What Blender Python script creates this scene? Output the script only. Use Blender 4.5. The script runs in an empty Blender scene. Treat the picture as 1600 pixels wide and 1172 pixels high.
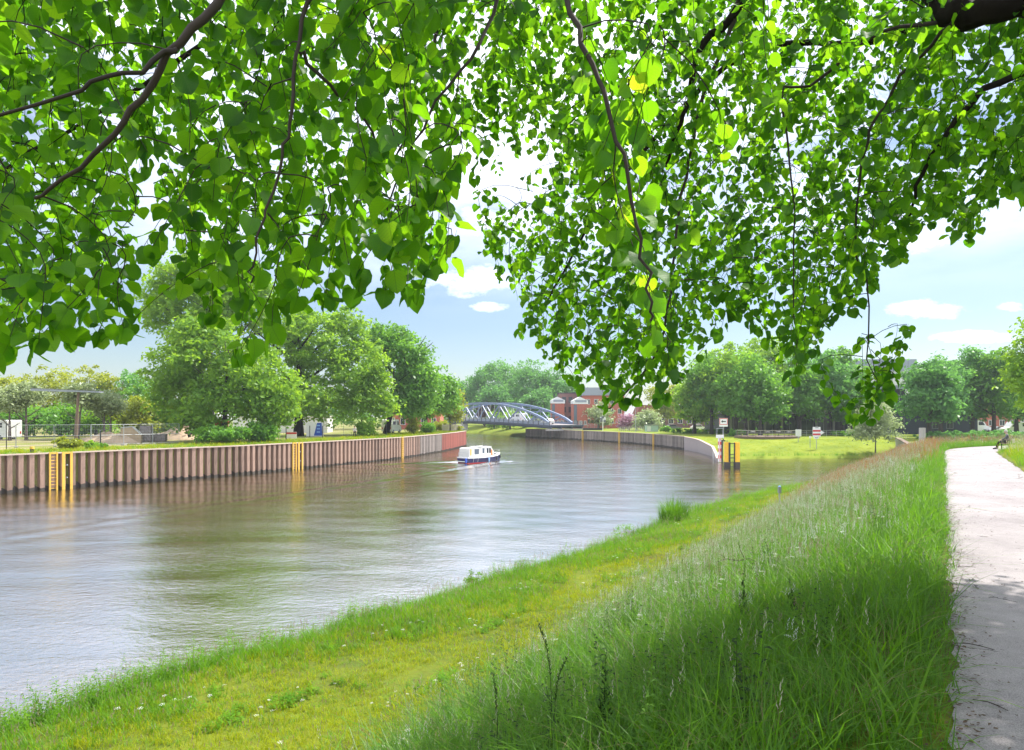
import bpy, bmesh, math, random
import numpy as np
from mathutils import Vector, Matrix
from mathutils.geometry import tessellate_polygon

random.seed(7)
rng = np.random.default_rng(11)
C = bpy.context.scene.collection
scene = bpy.context.scene
R = math.radians

# ------------------------------------------------------------------ camera
F = 24.0 / 36.0 * 1600.0          # focal length in photo pixels
EYE = 6.4                          # camera height above the water
cam = bpy.data.cameras.new('camera')
cam.lens = 24.0
cam.sensor_width = 36.0
cam.shift_y = 0.04
cam.clip_start = 0.05
cam.clip_end = 6000
cam_ob = bpy.data.objects.new('camera', cam)
C.objects.link(cam_ob)
cam_ob.location = (0, 0, EYE)
cam_ob.rotation_euler = (R(90), 0, 0)
scene.camera = cam_ob

# ------------------------------------------------------------------ light
SUN_EL, SUN_AZ = 58.0, 55.0        # azimuth measured from +Y towards +X
SUN_DIR = Vector((math.cos(R(SUN_EL)) * math.sin(R(SUN_AZ)), math.cos(R(SUN_EL)) * math.cos(R(SUN_AZ)), math.sin(R(SUN_EL))))
sun = bpy.data.lights.new('sun', 'SUN')
sun.energy = 5.0
sun.angle = R(0.53)
sun.color = (1.0, 0.955, 0.88)
sun_ob = bpy.data.objects.new('sun', sun)
C.objects.link(sun_ob)
sun_ob.location = (20, 20, 60)
sun_ob.rotation_euler = (-SUN_DIR).to_track_quat('-Z', 'Y').to_euler()

world = bpy.data.worlds.new('World')
scene.world = world
world.use_nodes = True
wn = world.node_tree
wn.nodes.clear()


def N(nt, kind, **kw):
    n = nt.nodes.new(kind)
    for k, v in kw.items():
        if k == 'ins':
            for kk, vv in v.items():
                n.inputs[kk].default_value = vv
        else:
            setattr(n, k, v)
    return n


def L(nt, a, b):
    nt.links.new(a, b)


def math_node(nt, op, a, b=None, c=None, clamp=False):
    n = nt.nodes.new('ShaderNodeMath')
    n.operation = op
    n.use_clamp = clamp
    for i, v in enumerate((a, b, c)):
        if v is None:
            continue
        if isinstance(v, (int, float)):
            n.inputs[i].default_value = v
        else:
            nt.links.new(v, n.inputs[i])
    return n.outputs[0]


sky = N(wn, 'ShaderNodeTexSky', sky_type='NISHITA', sun_disc=False)
sky.sun_elevation = R(SUN_EL)
sky.sun_rotation = R(SUN_AZ)
sky.altitude = 20
sky.air_density = 1.0
sky.dust_density = 0.9
sky.ozone_density = 3.0
bg = N(wn, 'ShaderNodeBackground')
bg.inputs['Strength'].default_value = 0.086
wo = N(wn, 'ShaderNodeOutputWorld')
tc = N(wn, 'ShaderNodeTexCoord')
sep = N(wn, 'ShaderNodeSeparateXYZ')
L(wn, tc.outputs['Generated'], sep.inputs[0])
# a high veil of thin cloud over the whole dome: noise on the direction projected to a flat layer
zz = math_node(wn, 'ADD', math_node(wn, 'MAXIMUM', sep.outputs[2], 0.0), 0.10)
u = math_node(wn, 'DIVIDE', sep.outputs[0], zz)
v = math_node(wn, 'DIVIDE', sep.outputs[1], zz)
cmb = N(wn, 'ShaderNodeCombineXYZ')
L(wn, u, cmb.inputs[0]); L(wn, v, cmb.inputs[1])
ns = N(wn, 'ShaderNodeTexNoise', ins={'Scale': 0.9, 'Detail': 7.0, 'Roughness': 0.58, 'Distortion': 0.25})
L(wn, cmb.outputs[0], ns.inputs['Vector'])
rp = N(wn, 'ShaderNodeValToRGB')
rp.color_ramp.elements[0].position = 0.34
rp.color_ramp.elements[1].position = 0.60
L(wn, ns.outputs['Fac'], rp.inputs[0])
veil = math_node(wn, 'MULTIPLY', rp.outputs[0], 0.85)
vr = N(wn, 'ShaderNodeMapRange', interpolation_type='SMOOTHSTEP')
vr.inputs['From Min'].default_value = 0.12
vr.inputs['From Max'].default_value = 0.40
L(wn, sep.outputs[2], vr.inputs['Value'])
veil = math_node(wn, 'MULTIPLY', veil, vr.outputs[0])
# a few small fair-weather clouds standing low over the far bank
yy = math_node(wn, 'MAXIMUM', sep.outputs[1], 0.05)
pu = math_node(wn, 'DIVIDE', sep.outputs[0], yy)
pv = math_node(wn, 'DIVIDE', sep.outputs[2], yy)
cn = N(wn, 'ShaderNodeTexNoise', ins={'Scale': 17.0, 'Detail': 8.0, 'Roughness': 0.66})
cc2 = N(wn, 'ShaderNodeCombineXYZ')
L(wn, pu, cc2.inputs[0]); L(wn, math_node(wn, 'MULTIPLY', pv, 1.9), cc2.inputs[1])
L(wn, cc2.outputs[0], cn.inputs['Vector'])
acc = None
for (cx, cy, w, h) in [(740, 438, 75, 26), (766, 479, 34, 9), (1452, 484, 62, 16), (1520, 526, 80, 10), (1578, 479, 26, 10),
                       (800, 345, 110, 40), (1415, 372, 70, 36), (300, 175, 150, 110), (960, 330, 120, 60), (1290, 150, 120, 70)]:
    du = math_node(wn, 'DIVIDE', math_node(wn, 'SUBTRACT', pu, (cx - 800) / F), w / F)
    dv = math_node(wn, 'DIVIDE', math_node(wn, 'SUBTRACT', pv, (650 - cy) / F), h / F)
    d2 = math_node(wn, 'ADD', math_node(wn, 'MULTIPLY', du, du), math_node(wn, 'MULTIPLY', dv, dv))
    g = math_node(wn, 'SUBTRACT', 1.0, d2)
    acc = g if acc is None else math_node(wn, 'MAXIMUM', acc, g)
cl = math_node(wn, 'ADD', acc, math_node(wn, 'MULTIPLY', math_node(wn, 'SUBTRACT', cn.outputs['Fac'], 0.50), 4.6))
cl = math_node(wn, 'MULTIPLY', math_node(wn, 'MULTIPLY', cl, 0.55, clamp=True), 0.85)
front = math_node(wn, 'GREATER_THAN', sep.outputs[1], 0.06)
cl = math_node(wn, 'MULTIPLY', cl, front)
tot = math_node(wn, 'MAXIMUM', veil, cl)
mix = N(wn, 'ShaderNodeMixRGB')
L(wn, tot, mix.inputs['Fac'])
L(wn, sky.outputs[0], mix.inputs['Color1'])
mix.inputs['Color2'].default_value = (17.0, 17.3, 18.6, 1)
L(wn, mix.outputs[0], bg.inputs['Color'])
L(wn, bg.outputs[0], wo.inputs['Surface'])

scene.view_settings.view_transform = 'Standard'
scene.view_settings.look = 'None'
scene.view_settings.gamma = 1.0
scene.view_settings.use_curve_mapping = False
scene.view_settings.exposure = 0.86
scene.render.engine = 'CYCLES'
scene.cycles.max_bounces = 8
scene.cycles.diffuse_bounces = 4
scene.cycles.glossy_bounces = 3
scene.cycles.transmission_bounces = 4
scene.cycles.transparent_max_bounces = 8
scene.cycles.use_denoising = True
scene.cycles.sample_clamp_indirect = 6.0

# ------------------------------------------------------------------ materials
MATS = {}


def newmat(name):
    m = bpy.data.materials.new(name)
    m.use_nodes = True
    nt = m.node_tree
    nt.nodes.clear()
    out = N(nt, 'ShaderNodeOutputMaterial')
    MATS[name] = m
    return m, nt, out


def solid(name, col, rough=0.6, metal=0.0, var=0.12, scale=3.0, bump=0.0, bscale=30.0, spec=0.5, streak=None):
    """Principled surface whose colour drifts with noise; streak stretches the noise along z."""
    m, nt, out = newmat(name)
    p = N(nt, 'ShaderNodeBsdfPrincipled')
    p.inputs['Roughness'].default_value = rough
    p.inputs['Metallic'].default_value = metal
    p.inputs['Specular IOR Level'].default_value = spec
    t = N(nt, 'ShaderNodeTexCoord')
    mp = N(nt, 'ShaderNodeMapping')
    if streak:
        mp.inputs['Scale'].default_value = (streak, streak, 0.35)
    L(nt, t.outputs['Object'], mp.inputs['Vector'])
    n1 = N(nt, 'ShaderNodeTexNoise', ins={'Scale': scale, 'Detail': 6.0, 'Roughness': 0.62})
    L(nt, mp.outputs[0], n1.inputs['Vector'])
    oi = N(nt, 'ShaderNodeObjectInfo')
    f = math_node(nt, 'ADD', n1.outputs['Fac'], math_node(nt, 'MULTIPLY', math_node(nt, 'SUBTRACT', oi.outputs['Random'], 0.5), 0.35))
    mx = N(nt, 'ShaderNodeMixRGB')
    L(nt, f, mx.inputs['Fac'])
    mx.inputs['Color1'].default_value = tuple(max(0, c * (1 - 2 * var)) for c in col) + (1,)
    mx.inputs['Color2'].default_value = tuple(min(1, c * (1 + 2 * var)) for c in col) + (1,)
    L(nt, mx.outputs[0], p.inputs['Base Color'])
    if bump:
        n2 = N(nt, 'ShaderNodeTexNoise', ins={'Scale': bscale, 'Detail': 4.0})
        L(nt, t.outputs['Object'], n2.inputs['Vector'])
        b = N(nt, 'ShaderNodeBump', ins={'Strength': bump, 'Distance': 0.02})
        L(nt, n2.outputs['Fac'], b.inputs['Height'])
        L(nt, b.outputs[0], p.inputs['Normal'])
    L(nt, p.outputs[0], out.inputs['Surface'])
    return m


def leafmat(name, dark, light, trans, tfac=0.45, gloss=0.06, rough=0.4, nscale=0.5, obj_rand=0.25):
    """Thin leaf: diffuse on both faces, light passing through, a little waxy shine.
    'tint' is a per-leaf number; noise on the object's own position makes clumps of slightly different green."""
    m, nt, out = newmat(name)
    at = N(nt, 'ShaderNodeAttribute', attribute_name='tint')
    t = N(nt, 'ShaderNodeTexCoord')
    n1 = N(nt, 'ShaderNodeTexNoise', ins={'Scale': nscale, 'Detail': 3.0})
    L(nt, t.outputs['Object'], n1.inputs['Vector'])
    oi = N(nt, 'ShaderNodeObjectInfo')
    f = math_node(nt, 'ADD', math_node(nt, 'MULTIPLY', at.outputs['Fac'], 0.5), math_node(nt, 'MULTIPLY', n1.outputs['Fac'], 0.5))
    f = math_node(nt, 'ADD', f, math_node(nt, 'MULTIPLY', math_node(nt, 'SUBTRACT', oi.outputs['Random'], 0.5), obj_rand), clamp=True)
    c1 = N(nt, 'ShaderNodeMixRGB')
    L(nt, f, c1.inputs['Fac'])
    c1.inputs['Color1'].default_value = dark + (1,)
    c1.inputs['Color2'].default_value = light + (1,)
    c2 = N(nt, 'ShaderNodeMixRGB')
    L(nt, f, c2.inputs['Fac'])
    c2.inputs['Color1'].default_value = tuple(c * 0.6 for c in trans) + (1,)
    c2.inputs['Color2'].default_value = trans + (1,)
    d = N(nt, 'ShaderNodeBsdfDiffuse')
    tr = N(nt, 'ShaderNodeBsdfTranslucent')
    L(nt, c1.outputs[0], d.inputs['Color'])
    L(nt, c2.outputs[0], tr.inputs['Color'])
    ms = N(nt, 'ShaderNodeMixShader')
    ms.inputs[0].default_value = tfac
    L(nt, d.outputs[0], ms.inputs[1]); L(nt, tr.outputs[0], ms.inputs[2])
    gl = N(nt, 'ShaderNodeBsdfGlossy')
    gl.inputs['Roughness'].default_value = rough
    gl.inputs['Color'].default_value = (1, 1, 1, 1)
    m2 = N(nt, 'ShaderNodeMixShader')
    m2.inputs[0].default_value = gloss
    L(nt, ms.outputs[0], m2.inputs[1]); L(nt, gl.outputs[0], m2.inputs[2])
    L(nt, m2.outputs[0], out.inputs['Surface'])
    return m


def emis_free_glass(name, col=(0.03, 0.04, 0.05), rough=0.08):
    m, nt, out = newmat(name)
    p = N(nt, 'ShaderNodeBsdfPrincipled')
    p.inputs['Base Color'].default_value = col + (1,)
    p.inputs['Roughness'].default_value = rough
    p.inputs['Specular IOR Level'].default_value = 0.7
    L(nt, p.outputs[0], out.inputs['Surface'])
    return m


# ------------------------------------------------------------------ mesh helpers
class MB:
    def __init__(self):
        self.v = []
        self.f = []

    def add(self, vs, fs):
        o = len(self.v)
        self.v.extend(tuple(p) for p in vs)
        self.f.extend(tuple(o + i for i in f) for f in fs)
        return self

    def box(self, cx, cy, z0, sx, sy, sz, rz=0.0, top=1.0):
        c, s = math.cos(rz), math.sin(rz)
        vs = []
        for (z, k) in ((z0, 1.0), (z0 + sz, top)):
            for (a, b) in ((-1, -1), (1, -1), (1, 1), (-1, 1)):
                x, y = a * sx / 2 * k, b * sy / 2 * k
                vs.append((cx + c * x - s * y, cy + s * x + c * y, z))
        return self.add(vs, [(0, 3, 2, 1), (4, 5, 6, 7), (0, 1, 5, 4), (1, 2, 6, 5), (2, 3, 7, 6), (3, 0, 4, 7)])

    def beam(self, p0, p1, w, h=None, up=(0, 0, 1)):
        h = h or w
        p0, p1 = Vector(p0), Vector(p1)
        d = (p1 - p0).normalized()
        u_ = Vector(up)
        if abs(d.dot(u_)) > 0.98:
            u_ = Vector((1, 0, 0))
        s = d.cross(u_).normalized()
        u_ = s.cross(d).normalized()
        vs = []
        for p in (p0, p1):
            for (a, b) in ((-1, -1), (1, -1), (1, 1), (-1, 1)):
                vs.append(p + s * (a * w / 2) + u_ * (b * h / 2))
        return self.add(vs, [(0, 3, 2, 1), (4, 5, 6, 7), (0, 1, 5, 4), (1, 2, 6, 5), (2, 3, 7, 6), (3, 0, 4, 7)])

    def tube(self, pts, rad, n=6, cap=True):
        pts = [Vector(p) for p in pts]
        if not hasattr(rad, '__len__'):
            rad = [rad] * len(pts)
        vs, fs = [], []
        ref = None
        for i, p in enumerate(pts):
            d = (pts[min(i + 1, len(pts) - 1)] - pts[max(i - 1, 0)])
            if d.length < 1e-9:
                d = Vector((0, 0, 1))
            d.normalize()
            if ref is None:
                ref = Vector((1, 0, 0)) if abs(d.x) < 0.8 else Vector((0, 1, 0))
            s = (ref - d * ref.dot(d))
            if s.length < 1e-6:
                s = d.orthogonal()
            s.normalize()
            ref = s
            t = d.cross(s)
            for k in range(n):
                a = 2 * math.pi * k / n
                vs.append(p + (s * math.cos(a) + t * math.sin(a)) * rad[i])
        for i in range(len(pts) - 1):
            for k in range(n):
                k2 = (k + 1) % n
                fs.append((i * n + k, i * n + k2, (i + 1) * n + k2, (i + 1) * n + k))
        if cap:
            fs.append(tuple(range(n - 1, -1, -1)))
            fs.append(tuple((len(pts) - 1) * n + k for k in range(n)))
        return self.add(vs, fs)

    def cyl(self, x, y, z0, z1, r, r1=None, n=12):
        return self.tube([(x, y, z0), (x, y, z1)], [r, r if r1 is None else r1], n)

    def prism(self, poly, z0, z1):
        """poly is a list of (x, y), counter-clockwise."""
        n = len(poly)
        vs = [(x, y, z0) for x, y in poly] + [(x, y, z1) for x, y in poly]
        fs = [(i, (i + 1) % n, n + (i + 1) % n, n + i) for i in range(n)]
        tris = tessellate_polygon([[Vector((x, y, 0)) for x, y in poly]])
        for t in tris:
            a, b, c = t
            A, B, Cc = (Vector(poly[i]).to_3d() for i in t)
            if (B - A).cross(Cc - A).z < 0:
                a, c = c, a
            fs.append((n + a, n + b, n + c))
            fs.append((c, b, a))
        return self.add(vs, fs)

    def extrude_y(self, poly, y0, y1):
        """poly in (x, z); extruded along y."""
        n = len(poly)
        vs = [(x, y0, z) for x, z in poly] + [(x, y1, z) for x, z in poly]
        fs = [(i, n + i, n + (i + 1) % n, (i + 1) % n) for i in range(n)]
        for t in tessellate_polygon([[Vector((x, z, 0)) for x, z in poly]]):
            fs.append(tuple(t)); fs.append(tuple(n + i for i in reversed(t)))
        return self.add(vs, fs)

    def ball(self, c, r, nu=8, nv=5):
        rx, ry, rz = r if hasattr(r, '__len__') else (r, r, r)
        vs = [(c[0], c[1], c[2] + rz)]
        for j in range(1, nv):
            a = math.pi * j / nv
            for i in range(nu):
                b = 2 * math.pi * i / nu
                vs.append((c[0] + rx * math.sin(a) * math.cos(b), c[1] + ry * math.sin(a) * math.sin(b), c[2] + rz * math.cos(a)))
        vs.append((c[0], c[1], c[2] - rz))
        fs = [(0, 1 + i, 1 + (i + 1) % nu) for i in range(nu)]
        for j in range(nv - 2):
            for i in range(nu):
                a, b = 1 + j * nu + i, 1 + j * nu + (i + 1) % nu
                fs.append((a, a + nu, b + nu, b))
        e = len(vs) - 1
        fs += [(e, e - nu + (i + 1) % nu, e - nu + i) for i in range(nu)]
        return self.add(vs, fs)

    def mesh(self, name, smooth=False):
        me = bpy.data.meshes.new(name)
        me.from_pydata(self.v, [], self.f)
        if smooth:
            for p in me.polygons:
                p.use_smooth = True
        me.update()
        return me

    def build(self, name, material, parent=None, smooth=False):
        return link(name, self.mesh(name, smooth), material, parent)


def link(name, me, material, parent=None):
    if material is not None and not me.materials:
        me.materials.append(MATS[material] if isinstance(material, str) else material)
    o = bpy.data.objects.new(name, me)
    C.objects.link(o)
    if parent is not None:
        o.parent = parent
    return o


def tag(o, label=None, cat=None, group=None, kind=None):
    if label:
        o['label'] = label
    if cat:
        o['category'] = cat
    if group:
        o['group'] = group
    if kind:
        o['kind'] = kind
    return o


def empty(name, loc, rz=0.0, label=None, cat=None, group=None):
    o = bpy.data.objects.new(name, None)
    o.empty_display_size = 0.3
    C.objects.link(o)
    o.location = loc
    o.rotation_euler = (0, 0, rz)
    return tag(o, label, cat, group)


def copy_tree(o, parent=None):
    c = o.copy()
    C.objects.link(c)
    c.parent = parent
    for ch in list(o.children):
        copy_tree(ch, c)
    return c


def npmesh(name, V, Fs, tint=None, tint_name='tint'):
    """V (n,3) float array, Fs list of (m,k) int arrays; tint per vertex."""
    me = bpy.data.meshes.new(name)
    V = np.asarray(V, dtype=np.float32)
    me.vertices.add(len(V))
    me.vertices.foreach_set('co', V.ravel())
    if not isinstance(Fs, list):
        Fs = [Fs]
    loops = np.concatenate([f.ravel() for f in Fs]).astype(np.int32)
    counts = np.concatenate([np.full(len(f), f.shape[1], dtype=np.int32) for f in Fs])
    starts = np.concatenate([[0], np.cumsum(counts)[:-1]]).astype(np.int32)
    me.loops.add(len(loops))
    me.loops.foreach_set('vertex_index', loops)
    me.polygons.add(len(counts))
    me.polygons.foreach_set('loop_start', starts)
    me.polygons.foreach_set('loop_total', counts)
    me.update(calc_edges=True)
    if tint is not None:
        a = me.attributes.new(tint_name, 'FLOAT', 'POINT')
        a.data.foreach_set('value', np.asarray(tint, dtype=np.float32))
    return me


def at(px, d):
    return (px - 800.0) / F * d


def world_of(px, py, d):
    return Vector(((px - 800.0) / F * d, d, EYE + (650.0 - py) / F * d))


def densify(pts, step=0.22):
    out = [Vector(pts[0])]
    for a, b in zip(pts, pts[1:]):
        a, b = Vector(a), Vector(b)
        n_ = max(1, int((b - a).length / step))
        for i_ in range(1, n_ + 1):
            out.append(a.lerp(b, i_ / n_))
    return out


def smooth_line(pts, it=2):
    pts = [Vector(p) for p in pts]
    for _ in range(it):
        q = [pts[0]]
        for a, b in zip(pts, pts[1:]):
            q += [a.lerp(b, .25), a.lerp(b, .75)]
        q.append(pts[-1])
        pts = q
    return pts

# ------------------------------------------------------------------ material library
solid('steel_grey', (0.28, 0.29, 0.30), 0.5, 0.3)
solid('steel_dark', (0.03, 0.03, 0.035), 0.5, 0.2)
solid('galvanised', (0.42, 0.44, 0.46), 0.45, 0.4)
solid('white_paint', (0.78, 0.78, 0.77), 0.45, var=0.04)
solid('dolphin_yellow', (0.85, 0.47, 0.025), 0.5, var=0.12, scale=4)
solid('off_white', (0.66, 0.65, 0.62), 0.6, var=0.08)
solid('yellow_paint', (0.66, 0.40, 0.055), 0.5, var=0.12, scale=4)
solid('red_paint', (0.55, 0.03, 0.03), 0.5, var=0.1)
solid('black_paint', (0.012, 0.012, 0.014), 0.5)
solid('navy_paint', (0.012, 0.016, 0.09), 0.3, var=0.08)
solid('blue_vinyl', (0.03, 0.09, 0.45), 0.4)
solid('light_blue_vinyl', (0.25, 0.45, 0.8), 0.4)
solid('orange_cloth', (0.75, 0.22, 0.04), 0.7)
solid('bridge_steel', (0.15, 0.20, 0.32), 0.5, 0.0, var=0.08)
solid('bridge_dark', (0.035, 0.05, 0.09), 0.55)
solid('concrete', (0.36, 0.34, 0.32), 0.85, var=0.12, bump=0.3)
solid('concrete_mauve', (0.27, 0.235, 0.235), 0.85, var=0.14, streak=2.0)
solid('rust_pile', (0.255, 0.165, 0.125), 0.75, var=0.42, scale=2.6, streak=2.5, bump=0.3, bscale=12)
solid('grey_pile', (0.24, 0.205, 0.185), 0.75, var=0.4, scale=2.2, streak=2.5, bump=0.3, bscale=12)
solid('red_pile', (0.33, 0.10, 0.075), 0.8, var=0.32, scale=2.0, streak=2.5, bump=0.3, bscale=12)
solid('wet_stain', (0.045, 0.036, 0.028), 0.5, var=0.3, scale=3)
solid('cap_steel', (0.42, 0.33, 0.27), 0.7, var=0.15)
solid('brick_red', (0.45, 0.13, 0.09), 0.85, var=0.12, scale=2)
solid('brick_brown', (0.20, 0.105, 0.095), 0.85, var=0.12, scale=2)
solid('roof_tile', (0.22, 0.08, 0.06), 0.8, var=0.15)
solid('roof_metal', (0.33, 0.36, 0.42), 0.5, 0.2, var=0.06)
solid('cladding_dark', (0.05, 0.055, 0.065), 0.6)
solid('cladding_blue', (0.035, 0.045, 0.09), 0.5)
solid('fascia_cream', (0.55, 0.50, 0.42), 0.7)
solid('timber_brown', (0.17, 0.115, 0.085), 0.75, var=0.2, scale=6)
solid('timber_pale', (0.42, 0.37, 0.30), 0.8, var=0.15, scale=6)
solid('plywood', (0.50, 0.36, 0.22), 0.75, var=0.1)
solid('sand', (0.42, 0.31, 0.21), 0.95, var=0.15, scale=1.5, bump=0.5, bscale=5)
solid('stone_block', (0.24, 0.20, 0.19), 0.85, var=0.3, scale=2)
solid('mint_paint', (0.42, 0.56, 0.50), 0.6)
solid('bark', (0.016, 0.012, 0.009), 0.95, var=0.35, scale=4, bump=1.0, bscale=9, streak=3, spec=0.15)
solid('bark_far', (0.065, 0.05, 0.045), 0.9, var=0.3, scale=2, bump=0.5, bscale=5)
solid('bark_pale', (0.16, 0.12, 0.11), 0.9, var=0.3, scale=2)
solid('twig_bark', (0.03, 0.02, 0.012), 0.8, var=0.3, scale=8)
solid('earth', (0.10, 0.07, 0.045), 0.95, var=0.3, scale=1.5, bump=0.6, bscale=6)
solid('dead_leaf', (0.09, 0.055, 0.03), 0.9, var=0.4, scale=20)
solid('skin', (0.52, 0.32, 0.24), 0.6, var=0.05)
solid('hair_white', (0.60, 0.56, 0.50), 0.8)
solid('hair_dark', (0.03, 0.02, 0.015), 0.7)
solid('cloth_grey', (0.16, 0.165, 0.18), 0.9)
solid('cloth_black', (0.014, 0.014, 0.018), 0.9)
solid('cloth_pale', (0.62, 0.60, 0.58), 0.9)
solid('tyre', (0.015, 0.015, 0.016), 0.8)
solid('car_silver', (0.40, 0.42, 0.44), 0.3, 0.3, var=0.03)
solid('feather_black', (0.012, 0.012, 0.013), 0.6)
emis_free_glass('window_glass')
emis_free_glass('window_pale', (0.12, 0.15, 0.19), 0.1)

leafmat('leaf_fresh', (0.070, 0.20, 0.016), (0.25, 0.43, 0.032), (0.47, 0.76, 0.035), 0.45, 0.02)
leafmat('leaf_yellow', (0.13, 0.20, 0.018), (0.32, 0.36, 0.035), (0.58, 0.64, 0.04), 0.45, 0.02)
leafmat('leaf_mid', (0.048, 0.17, 0.022), (0.17, 0.36, 0.040), (0.32, 0.66, 0.045), 0.43, 0.02)
leafmat('leaf_blue', (0.045, 0.17, 0.045), (0.16, 0.35, 0.085), (0.27, 0.62, 0.10), 0.43, 0.02)
leafmat('leaf_silver', (0.20, 0.27, 0.12), (0.46, 0.52, 0.28), (0.46, 0.58, 0.24), 0.42, 0.03)
leafmat('leaf_blossom', (0.28, 0.14, 0.20), (0.55, 0.32, 0.42), (0.5, 0.25, 0.35), 0.35, 0.02)
leafmat('grass_tall', (0.024, 0.100, 0.008), (0.12, 0.255, 0.016), (0.22, 0.50, 0.018), 0.45, 0.018, 0.45, 0.35, 0.5)
leafmat('grass_mown', (0.13, 0.21, 0.003), (0.40, 0.42, 0.006), (0.54, 0.60, 0.006), 0.42, 0.01, 0.5, 0.25, 0.4)
leafmat('grass_shore', (0.05, 0.16, 0.006), (0.16, 0.32, 0.012), (0.28, 0.56, 0.014), 0.45, 0.015, 0.45, 0.4, 0.5)
leafmat('seed_pale', (0.34, 0.31, 0.22), (0.60, 0.57, 0.44), (0.5, 0.48, 0.34), 0.35, 0.0, 0.5, 1.0, 0.5)
leafmat('seed_purple', (0.24, 0.15, 0.14), (0.44, 0.31, 0.27), (0.4, 0.26, 0.2), 0.35, 0.0, 0.5, 1.0, 0.5)
leafmat('sorrel_red', (0.26, 0.09, 0.045), (0.48, 0.20, 0.09), (0.5, 0.18, 0.07), 0.35, 0.0, 0.5, 1.0, 0.5)
leafmat('straw', (0.16, 0.15, 0.06), (0.36, 0.32, 0.15), (0.3, 0.28, 0.1), 0.35, 0.01, 0.5, 1.0, 0.5)
leafmat('petal_white', (0.66, 0.67, 0.62), (0.8, 0.8, 0.76), (0.6, 0.6, 0.55), 0.3, 0.0, 0.5, 1.0, 0.2)
leafmat('stalk_dark', (0.02, 0.05, 0.012), (0.05, 0.085, 0.025), (0.05, 0.10, 0.015), 0.3, 0.01)
leafmat('leaf_purple', (0.06, 0.025, 0.03), (0.13, 0.06, 0.06), (0.2, 0.06, 0.06), 0.35, 0.02)


def lime_leaf_mat():
    """leaf_lime: veins from the leaf's own coordinates (lx across, ly along), blotches, and a colour per leaf."""
    m, nt, out = newmat('leaf_lime')
    at = N(nt, 'ShaderNodeAttribute', attribute_name='tint')
    ax = N(nt, 'ShaderNodeAttribute', attribute_name='lx')
    ay = N(nt, 'ShaderNodeAttribute', attribute_name='ly')
    oi = N(nt, 'ShaderNodeObjectInfo')
    t = N(nt, 'ShaderNodeTexCoord')
    absx = math_node(nt, 'ABSOLUTE', ax.outputs['Fac'])
    mid_ = math_node(nt, 'LESS_THAN', absx, 0.018)
    ph = math_node(nt, 'SUBTRACT', math_node(nt, 'MULTIPLY', ay.outputs['Fac'], 44.0), math_node(nt, 'MULTIPLY', absx, 34.0))
    sv = math_node(nt, 'GREATER_THAN', math_node(nt, 'SINE', ph), 0.90)
    vein = math_node(nt, 'MAXIMUM', mid_, math_node(nt, 'MULTIPLY', sv, 0.55))
    nb = N(nt, 'ShaderNodeTexNoise', ins={'Scale': 28.0, 'Detail': 3.0})
    L(nt, t.outputs['Object'], nb.inputs['Vector'])
    nl = N(nt, 'ShaderNodeTexNoise', ins={'Scale': 0.8, 'Detail': 2.0})
    L(nt, t.outputs['Object'], nl.inputs['Vector'])
    f = math_node(nt, 'ADD', at.outputs['Fac'], math_node(nt, 'MULTIPLY', math_node(nt, 'SUBTRACT', nb.outputs['Fac'], 0.5), 0.35))
    f = math_node(nt, 'ADD', f, math_node(nt, 'MULTIPLY', math_node(nt, 'SUBTRACT', nl.outputs['Fac'], 0.5), 0.5))
    f = math_node(nt, 'ADD', f, math_node(nt, 'MULTIPLY', math_node(nt, 'SUBTRACT', oi.outputs['Random'], 0.5), 0.5), clamp=True)

    def ramp(cols):
        r_ = N(nt, 'ShaderNodeValToRGB')
        el = r_.color_ramp.elements
        el[0].position, el[0].color = cols[0][0], cols[0][1] + (1,)
        el[1].position, el[1].color = cols[-1][0], cols[-1][1] + (1,)
        for p_, c_ in cols[1:-1]:
            e = el.new(p_); e.color = c_ + (1,)
        L(nt, f, r_.inputs[0])
        return r_.outputs[0]
    dcol = ramp([(0.0, (0.012, 0.058, 0.003)), (0.5, (0.040, 0.145, 0.006)), (0.9, (0.10, 0.24, 0.010)), (1.0, (0.20, 0.28, 0.015))])
    tcol = ramp([(0.0, (0.10, 0.31, 0.005)), (0.5, (0.27, 0.62, 0.010)), (0.9, (0.42, 0.74, 0.015)), (1.0, (0.62, 0.74, 0.03))])
    d = N(nt, 'ShaderNodeBsdfDiffuse'); tr = N(nt, 'ShaderNodeBsdfTranslucent'); gl = N(nt, 'ShaderNodeBsdfGlossy')
    for src, dst, kk in ((dcol, d, (0.10, 0.20, 0.03, 1)), (tcol, tr, (0.13, 0.30, 0.01, 1))):
        x_ = N(nt, 'ShaderNodeMixRGB')
        L(nt, math_node(nt, 'MULTIPLY', vein, 0.55), x_.inputs['Fac'])
        L(nt, src, x_.inputs['Color1']); x_.inputs['Color2'].default_value = kk
        L(nt, x_.outputs[0], dst.inputs['Color'])
    bp = N(nt, 'ShaderNodeBump', ins={'Strength': 0.35, 'Distance': 0.004})
    L(nt, math_node(nt, 'SUBTRACT', math_node(nt, 'MULTIPLY', nb.outputs['Fac'], 0.5), vein), bp.inputs['Height'])
    gl.inputs['Roughness'].default_value = 0.42
    for s_ in (d, gl):
        L(nt, bp.outputs[0], s_.inputs['Normal'])
    ms = N(nt, 'ShaderNodeMixShader'); ms.inputs[0].default_value = 0.60
    L(nt, d.outputs[0], ms.inputs[1]); L(nt, tr.outputs[0], ms.inputs[2])
    m2 = N(nt, 'ShaderNodeMixShader'); m2.inputs[0].default_value = 0.02
    L(nt, ms.outputs[0], m2.inputs[1]); L(nt, gl.outputs[0], m2.inputs[2])
    L(nt, m2.outputs[0], out.inputs['Surface'])


lime_leaf_mat()


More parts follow.
